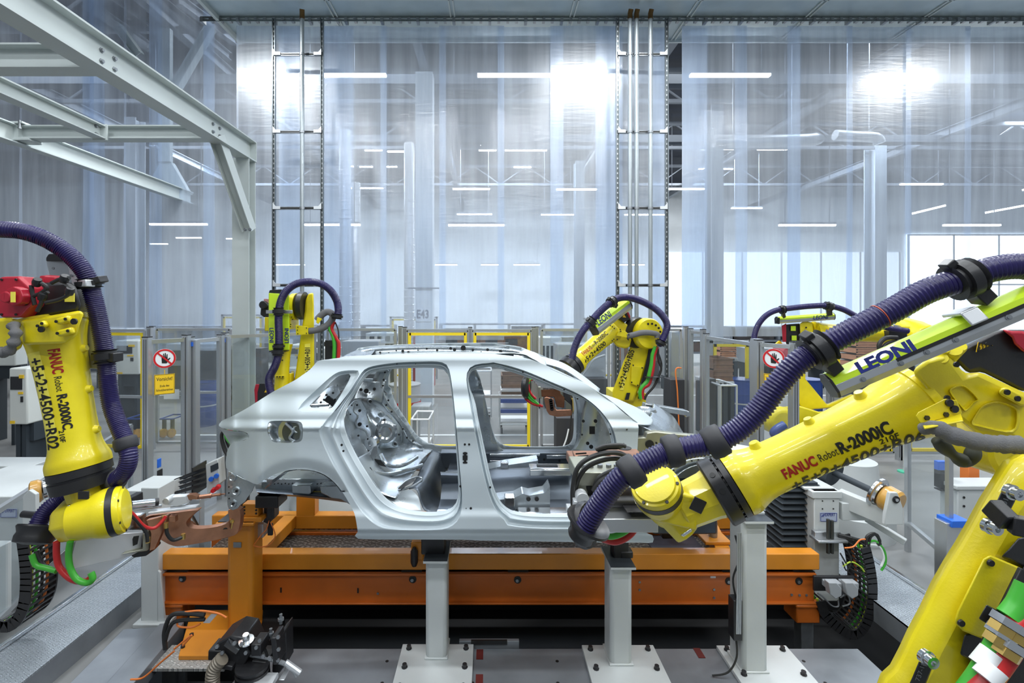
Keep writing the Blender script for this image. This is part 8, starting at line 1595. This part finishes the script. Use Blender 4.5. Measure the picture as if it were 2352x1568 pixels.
m = MB(); a = P(962, 945, 8.9); m.bb((a.x-.15, 8.9, a.z-.15), (a.x+.2, 9.3, a.z+.1)); tag(link('grey_box', m, GREYP, bevel=.02), 'small grey plastic box on the low trolley beside the drum', 'box')
trolley(1655, 1692, 885, 7.6, 'tubular trolley left of the blue drum on the right', deck=())
def dolly(px, y, d, lab):
    t = thing('dolly', P(px, y, d), lab, 'dolly'); t.location.z = 0; c = P(px, y, d); m = MB()
    m.bb((c.x-.14, d-.1, c.z-.03), (c.x+.14, d-.07, c.z)); m.bb((c.x-.14, d+.3, c.z-.03), (c.x+.14, d+.33, c.z)); m.bb((c.x-.14, d-.1, c.z-.03), (c.x-.11, d+.33, c.z)); m.bb((c.x+.11, d-.1, c.z-.03), (c.x+.14, d+.33, c.z)); link('blue_frame', m, BLUE, t, bevel=.01)
    for s in (-.08, .08):
        m = MB(); m.lathe((c.x+s-.02, d-.04, .09), (.9, -.3, 0), [(0, .085), (.04, .085)], 20); w_ = link('wheel', m, AMBER, t, smooth=30); m = MB(); m.bb((c.x+s-.02, d-.05, .1), (c.x+s+.02, d+.02, c.z-.03)); link('fork', m, BLK, t, smooth=0)
dolly(312, 958, 9.4, 'blue dolly with amber wheels behind the left fence, left one'); dolly(388, 958, 9.4, 'blue dolly with amber wheels behind the left sign panel, right one')
def cabinet(px0, px1, y0, y1, d, lab, mt, dep=.6, dark=True):
    t = thing('machine_cabinet', (X((px0+px1)/2, d), d, 0), lab, 'cabinet'); a = V(X(px0, d), d, Z(y1, d)); b = V(X(px1, d), d+dep, Z(y0, d)); m = MB(); m.bb(a, b); bd = link('housing', m, mt, t, bevel=.02)
    if dark:
        w = b.x-a.x; h = b.z-a.z; m = MB(); m.bb((a.x+w*.12, d-.01, b.z-h*.38), (a.x+w*.75, d-.002, b.z-h*.15)); link('screen', m, BLK, bd, smooth=0); m = MB(); m.bb((a.x+w*.6, d-.012, b.z-h*.18), (a.x+w*.85, d-.002, b.z-h*.12)); m.bb((a.x+w*.55, d-.012, b.z-h*.46), (a.x+w*.8, d-.002, b.z-h*.42)); m.bb((a.x+w*.1, d-.012, b.z-h*.98), (a.x+w*.35, d-.002, b.z-h*.93)); link('yellow_stickers', m, SIGNY, bd, smooth=0)
        m = MB(); m.bb((a.x+w*.68, d-.012, b.z-h*.6), (a.x+w*.8, d-.002, b.z-h*.5)); link('black_switch', m, BLK, bd, smooth=0)
    if a.z > .25:
        m = MB(); [m.bb((x, d+.05, 0), (x+.06, d+dep-.1, a.z)) for x in (a.x+.05, b.x-.12)]; m.bb((a.x, d+.1, a.z-.25), (b.x, d+.5, a.z)); link('stand', m, BOOT, t, smooth=0)
    return t
PW = mat('cream_white', (.68, .70, .66), .5)
cabinet(262, 318, 782, 860, 9.6, 'cream control cabinet with a dark screen behind the left gate', PW); cabinet(660, 692, 792, 845, 9.6, 'cream control cabinet between the two arms of the left back robot', PW); cabinet(655, 680, 845, 900, 9.3, 'low cream control cabinet between the two arms of the left back robot', PW); cabinet(722, 742, 800, 870, 9.6, 'narrow cream cabinet right of the left back robot', PW)
cabinet(20, 62, 845, 975, 6.6, 'cream cabinet with a dark screen at the far left edge', PW); cabinet(-60, 35, 770, 840, 8.8, 'pale cabinet top at the far left edge', PW, dark=False)
cabinet(785, 870, 783, 860, 9.4, 'wide pale grey cabinet behind the roof of the car', GREYP, dark=False); cabinet(1280, 1392, 790, 870, 9.0, 'wide grey sheet metal cabinet behind the windscreen', MATS['grey_plastic'], dark=False)
cabinet(1540, 1573, 760, 870, 8.8, 'grey sheet metal switch cabinet right of the middle back robot', ALU, dark=False)
DK = mat('dark_curtain', (.035, .035, .04), .6)
for px0, px1, y0, y1, d, lab in ((1540, 1573, 872, 1000, 8.0, 'dark panel under the grey switch cabinet'), (1278, 1330, 960, 1035, 7.6, 'dark panel with leads seen through the front door opening'), (545, 600, 800, 960, 9.0, 'dark shelving behind the gantry post'), (655, 668, 870, 990, 8.3, 'narrow dark panel behind the left robot'), (1625, 1645, 870, 1000, 7.9, 'narrow dark panel behind the right fence'), (440, 500, 800, 880, 10.5, 'dark machine shape behind the narrow left fence panel'), (1290, 1395, 870, 925, 8.7, 'dark olive machine base behind the cowl')):
    m = MB(); m.bb((X(px0, d), d, 0), (X(px1, d), d+.3, Z(y0, d))); tag(link('dark_panel', m, DK, bevel=.005), lab, 'panel')
for pts, d, mt, lab in ((((1565, 845), (1552, 850), (1556, 900), (1560, 990)), 7.95, CORG, 'orange lead on the dark switch cabinet'), (((1315, 900), (1312, 960), (1305, 1030)), 7.5, CABLE, 'black lead below the gun behind the door opening'), (((1306, 985), (1300, 1010), (1290, 1035)), 7.5, SIGNW, 'white lead below the gun behind the door opening'), (((1385, 798), (1360, 815), (1345, 840), (1332, 862)), 8.6, GREYP, 'upper grey tube on the cabinet behind the windscreen'), (((1390, 815), (1365, 825), (1350, 845), (1335, 865)), 8.6, GREYP, 'lower grey tube on the cabinet behind the windscreen'), (((520, 870), (535, 900), (520, 940), (515, 970)), 7.0, CABLE, 'thin cable behind the tail of the car')):
    m = MB(); m.tube(crv([P(*p, d) for p in pts], 8), .02 if mt is GREYP else .012, 8); tag(link('lead', m, mt), lab, 'cable')
# more distant framing and machines beyond the back fence
def frame_far(px0, px1, y0, d, lab, mt=YELF, w=.06):
    t = thing('yellow_gate_frame', (X((px0+px1)/2, d), d, 0), lab, 'gate'); m = MB(); zt = Z(y0, d); x0, x1 = X(px0, d), X(px1, d)
    m.bb((x0, d, .1), (x0+w, d+.05, zt)); m.bb((x1-w, d, .1), (x1, d+.05, zt)); m.bb((x0, d, zt-w), (x1, d+.05, zt)); m.bb((x0, d, .1), (x1, d+.05, .1+w)); link('frame', m, mt, t, smooth=0)
    m = MB(); m.bb((x0-.08, d+.02, 0), (x0-.01, d+.07, zt+.08)); m.bb((x1+.01, d+.02, 0), (x1+.08, d+.07, zt+.08)); m.bb((x0-.08, d+.02, zt+.02), (x1+.08, d+.07, zt+.08)); link('outer_profile', m, ALU, t, smooth=0)
frame_far(512, 600, 727, 17, 'distant yellow gate frame behind the gantry post'); frame_far(900, 1000, 732, 17, 'distant yellow gate frame below the bay sign'); frame_far(1345, 1430, 735, 17, 'distant yellow gate frame behind the middle back robot'); frame_far(1640, 1720, 790, 10.6, 'yellow gate frame behind the blue drum'); frame_far(690, 730, 860, 12, 'distant yellow frame behind the left back robot')
for px0, px1, y0, y1, d, lab, mt in ((1636, 1688, 876, 886, 9.25, 'small bench under the two brown crates behind the right fence', GREYP), (1960, 2046, 862, 872, 10.4, 'bench under the stack of pale orange crates', GREYP), (1650, 1695, 821, 830, 10.9, 'high bench under the two far pale orange crates', GREYP), (95, 290, 755, 800, 15, 'long low grey machine far behind the left robot', GREYP), (380, 540, 790, 840, 14, 'grey machine bench far behind the left fence', GREYP), (1000, 1230, 770, 800, 20, 'long brown storage rack far behind the roof of the car', BROWN), (1430, 1560, 790, 830, 16, 'brown shelving far behind the middle back robot', BROWN), (1720, 1900, 800, 835, 15, 'grey conveyor far behind the right fence', GREYP), (2030, 2200, 830, 870, 12, 'pale boxes on a bench far behind the large forearm', PW), (1240, 1290, 775, 850, 12, 'pale rack with shelves behind the windscreen header', PW), (840, 930, 765, 790, 15, 'white machine top far behind the back fence', PW)):
    t = thing('machine_bench', (X((px0+px1)/2, d), d, 0), lab, 'machine'); m = MB(); m.bb((X(px0, d), d, Z(y1, d)), (X(px1, d), d+.8, Z(y0, d))); b_ = link('body', m, mt, t, bevel=.02)
    m = MB(); x0, x1 = X(px0, d), X(px1, d); [m.bb((x0+(x1-x0)*q-.04, d+.05, 0), (x0+(x1-x0)*q+.04, d+.7, Z(y1, d))) for q in (.04, .35, .65, .96)]; link('legs', m, BOOT, t, smooth=0)
    m = MB(); [m.bb((x0+(x1-x0)*(.1+.2*k), d-.01, lerp(Z(y1, d), Z(y0, d), .25)), (x0+(x1-x0)*(.22+.2*k), d-.001, lerp(Z(y1, d), Z(y0, d), .75))) for k in range(4)]; link('panels', m, BOOT, b_, smooth=0)
# low walls of machinery that show as dark band between fence and hall
for k, (px0, px1, d) in enumerate(((-60, 250, 19), (330, 560, 21), (600, 900, 22), (1010, 1330, 24), (1420, 1640, 21), (1680, 1900, 20))):
    t = thing('storage_rack', (X((px0+px1)/2, d), d, 0), 'dark storage rack far back in the hall, '+['at the left edge', 'behind the left stop sign', 'behind the left back robot', 'behind the roof of the car', 'behind the middle back robot', 'behind the right stop sign'][k], 'rack')
    x0, x1 = X(px0, d), X(px1, d); m = MB(); n = max(2, int((x1-x0)/1.5))
    for i in range(n+1): x = lerp(x0, x1, i/n); m.bb((x-.05, d, 0), (x+.05, d+1.0, 1.7))
    for z in (.5, 1.1, 1.65): m.bb((x0, d, z), (x1, d+1, z+.08))
    link('frame', m, TRUSS, t, smooth=0); random.seed(k)
    m = MB()
    for i in range(n):
        for z in (.0, .58, 1.18):
            if random.random() < .85: xa = lerp(x0, x1, (i+.08)/n); xb = lerp(x0, x1, (i+.92)/n); m.bb((xa, d+.1, z+.01), (xb, d+.9, z+random.uniform(.25, .45)))
    g_ = link('goods', m, mat('goods_%d' % k, random.choice([(.10, .09, .09), (.16, .08, .05), (.06, .08, .12)]), .7, 0, .5, 3), t, smooth=0); g_['kind'] = 'stuff'
sc = thing('floor_stop', P(2074, 1084, 7.2), 'thin floor stand with a round green foot beyond the right machine', 'stand'); sc.location.z = 0
c = V(X(2076, 7.4), 7.4, 0); m = MB(); m.lathe(c, (0, 0, 1), [(0, .08), (.02, .08)], 24); link('foot', m, mat('mint_green', (.08, .5, .32), .5), sc); m = MB(); m.cyl(c, c+V(0, 0, .5), .01, 8); link('rod', m, ALUL, sc)

cbn = thing('hose_bundle', P(520, 1010, 4.6), 'black, green and red hose bundle of a hidden gun behind the tail lamp opening', 'hose bundle')
for k, (pts, mt) in enumerate(((((560, 978), (530, 985), (518, 1000), (528, 1030), (545, 1050)), CABLE), (((560, 974), (522, 982), (510, 1000), (520, 1035), (545, 1060)), CABLE), (((555, 985), (516, 990), (508, 1005), (518, 1040), (545, 1066)), CABLE), (((545, 985), (522, 990), (520, 1002), (532, 1018), (550, 1030)), CGRN), (((550, 982), (530, 986), (526, 996), (536, 1012), (555, 1025)), CRED))):
    m = MB(); m.tube(crv([P(x, y, 4.55-.02*k) for x, y in pts], 8), .012 if k < 3 else .018, 10); link('hose', m, mt, cbn)
m = MB(); m.bb(P(545, 1070, 4.75), P(590, 980, 4.85)); m.bb((P(560, 0, 4.8).x-.05, 4.78, .36), (P(560, 0, 4.8).x+.05, 4.84, 1.1)); link('gun_body', m, BLK, cbn, bevel=.02)
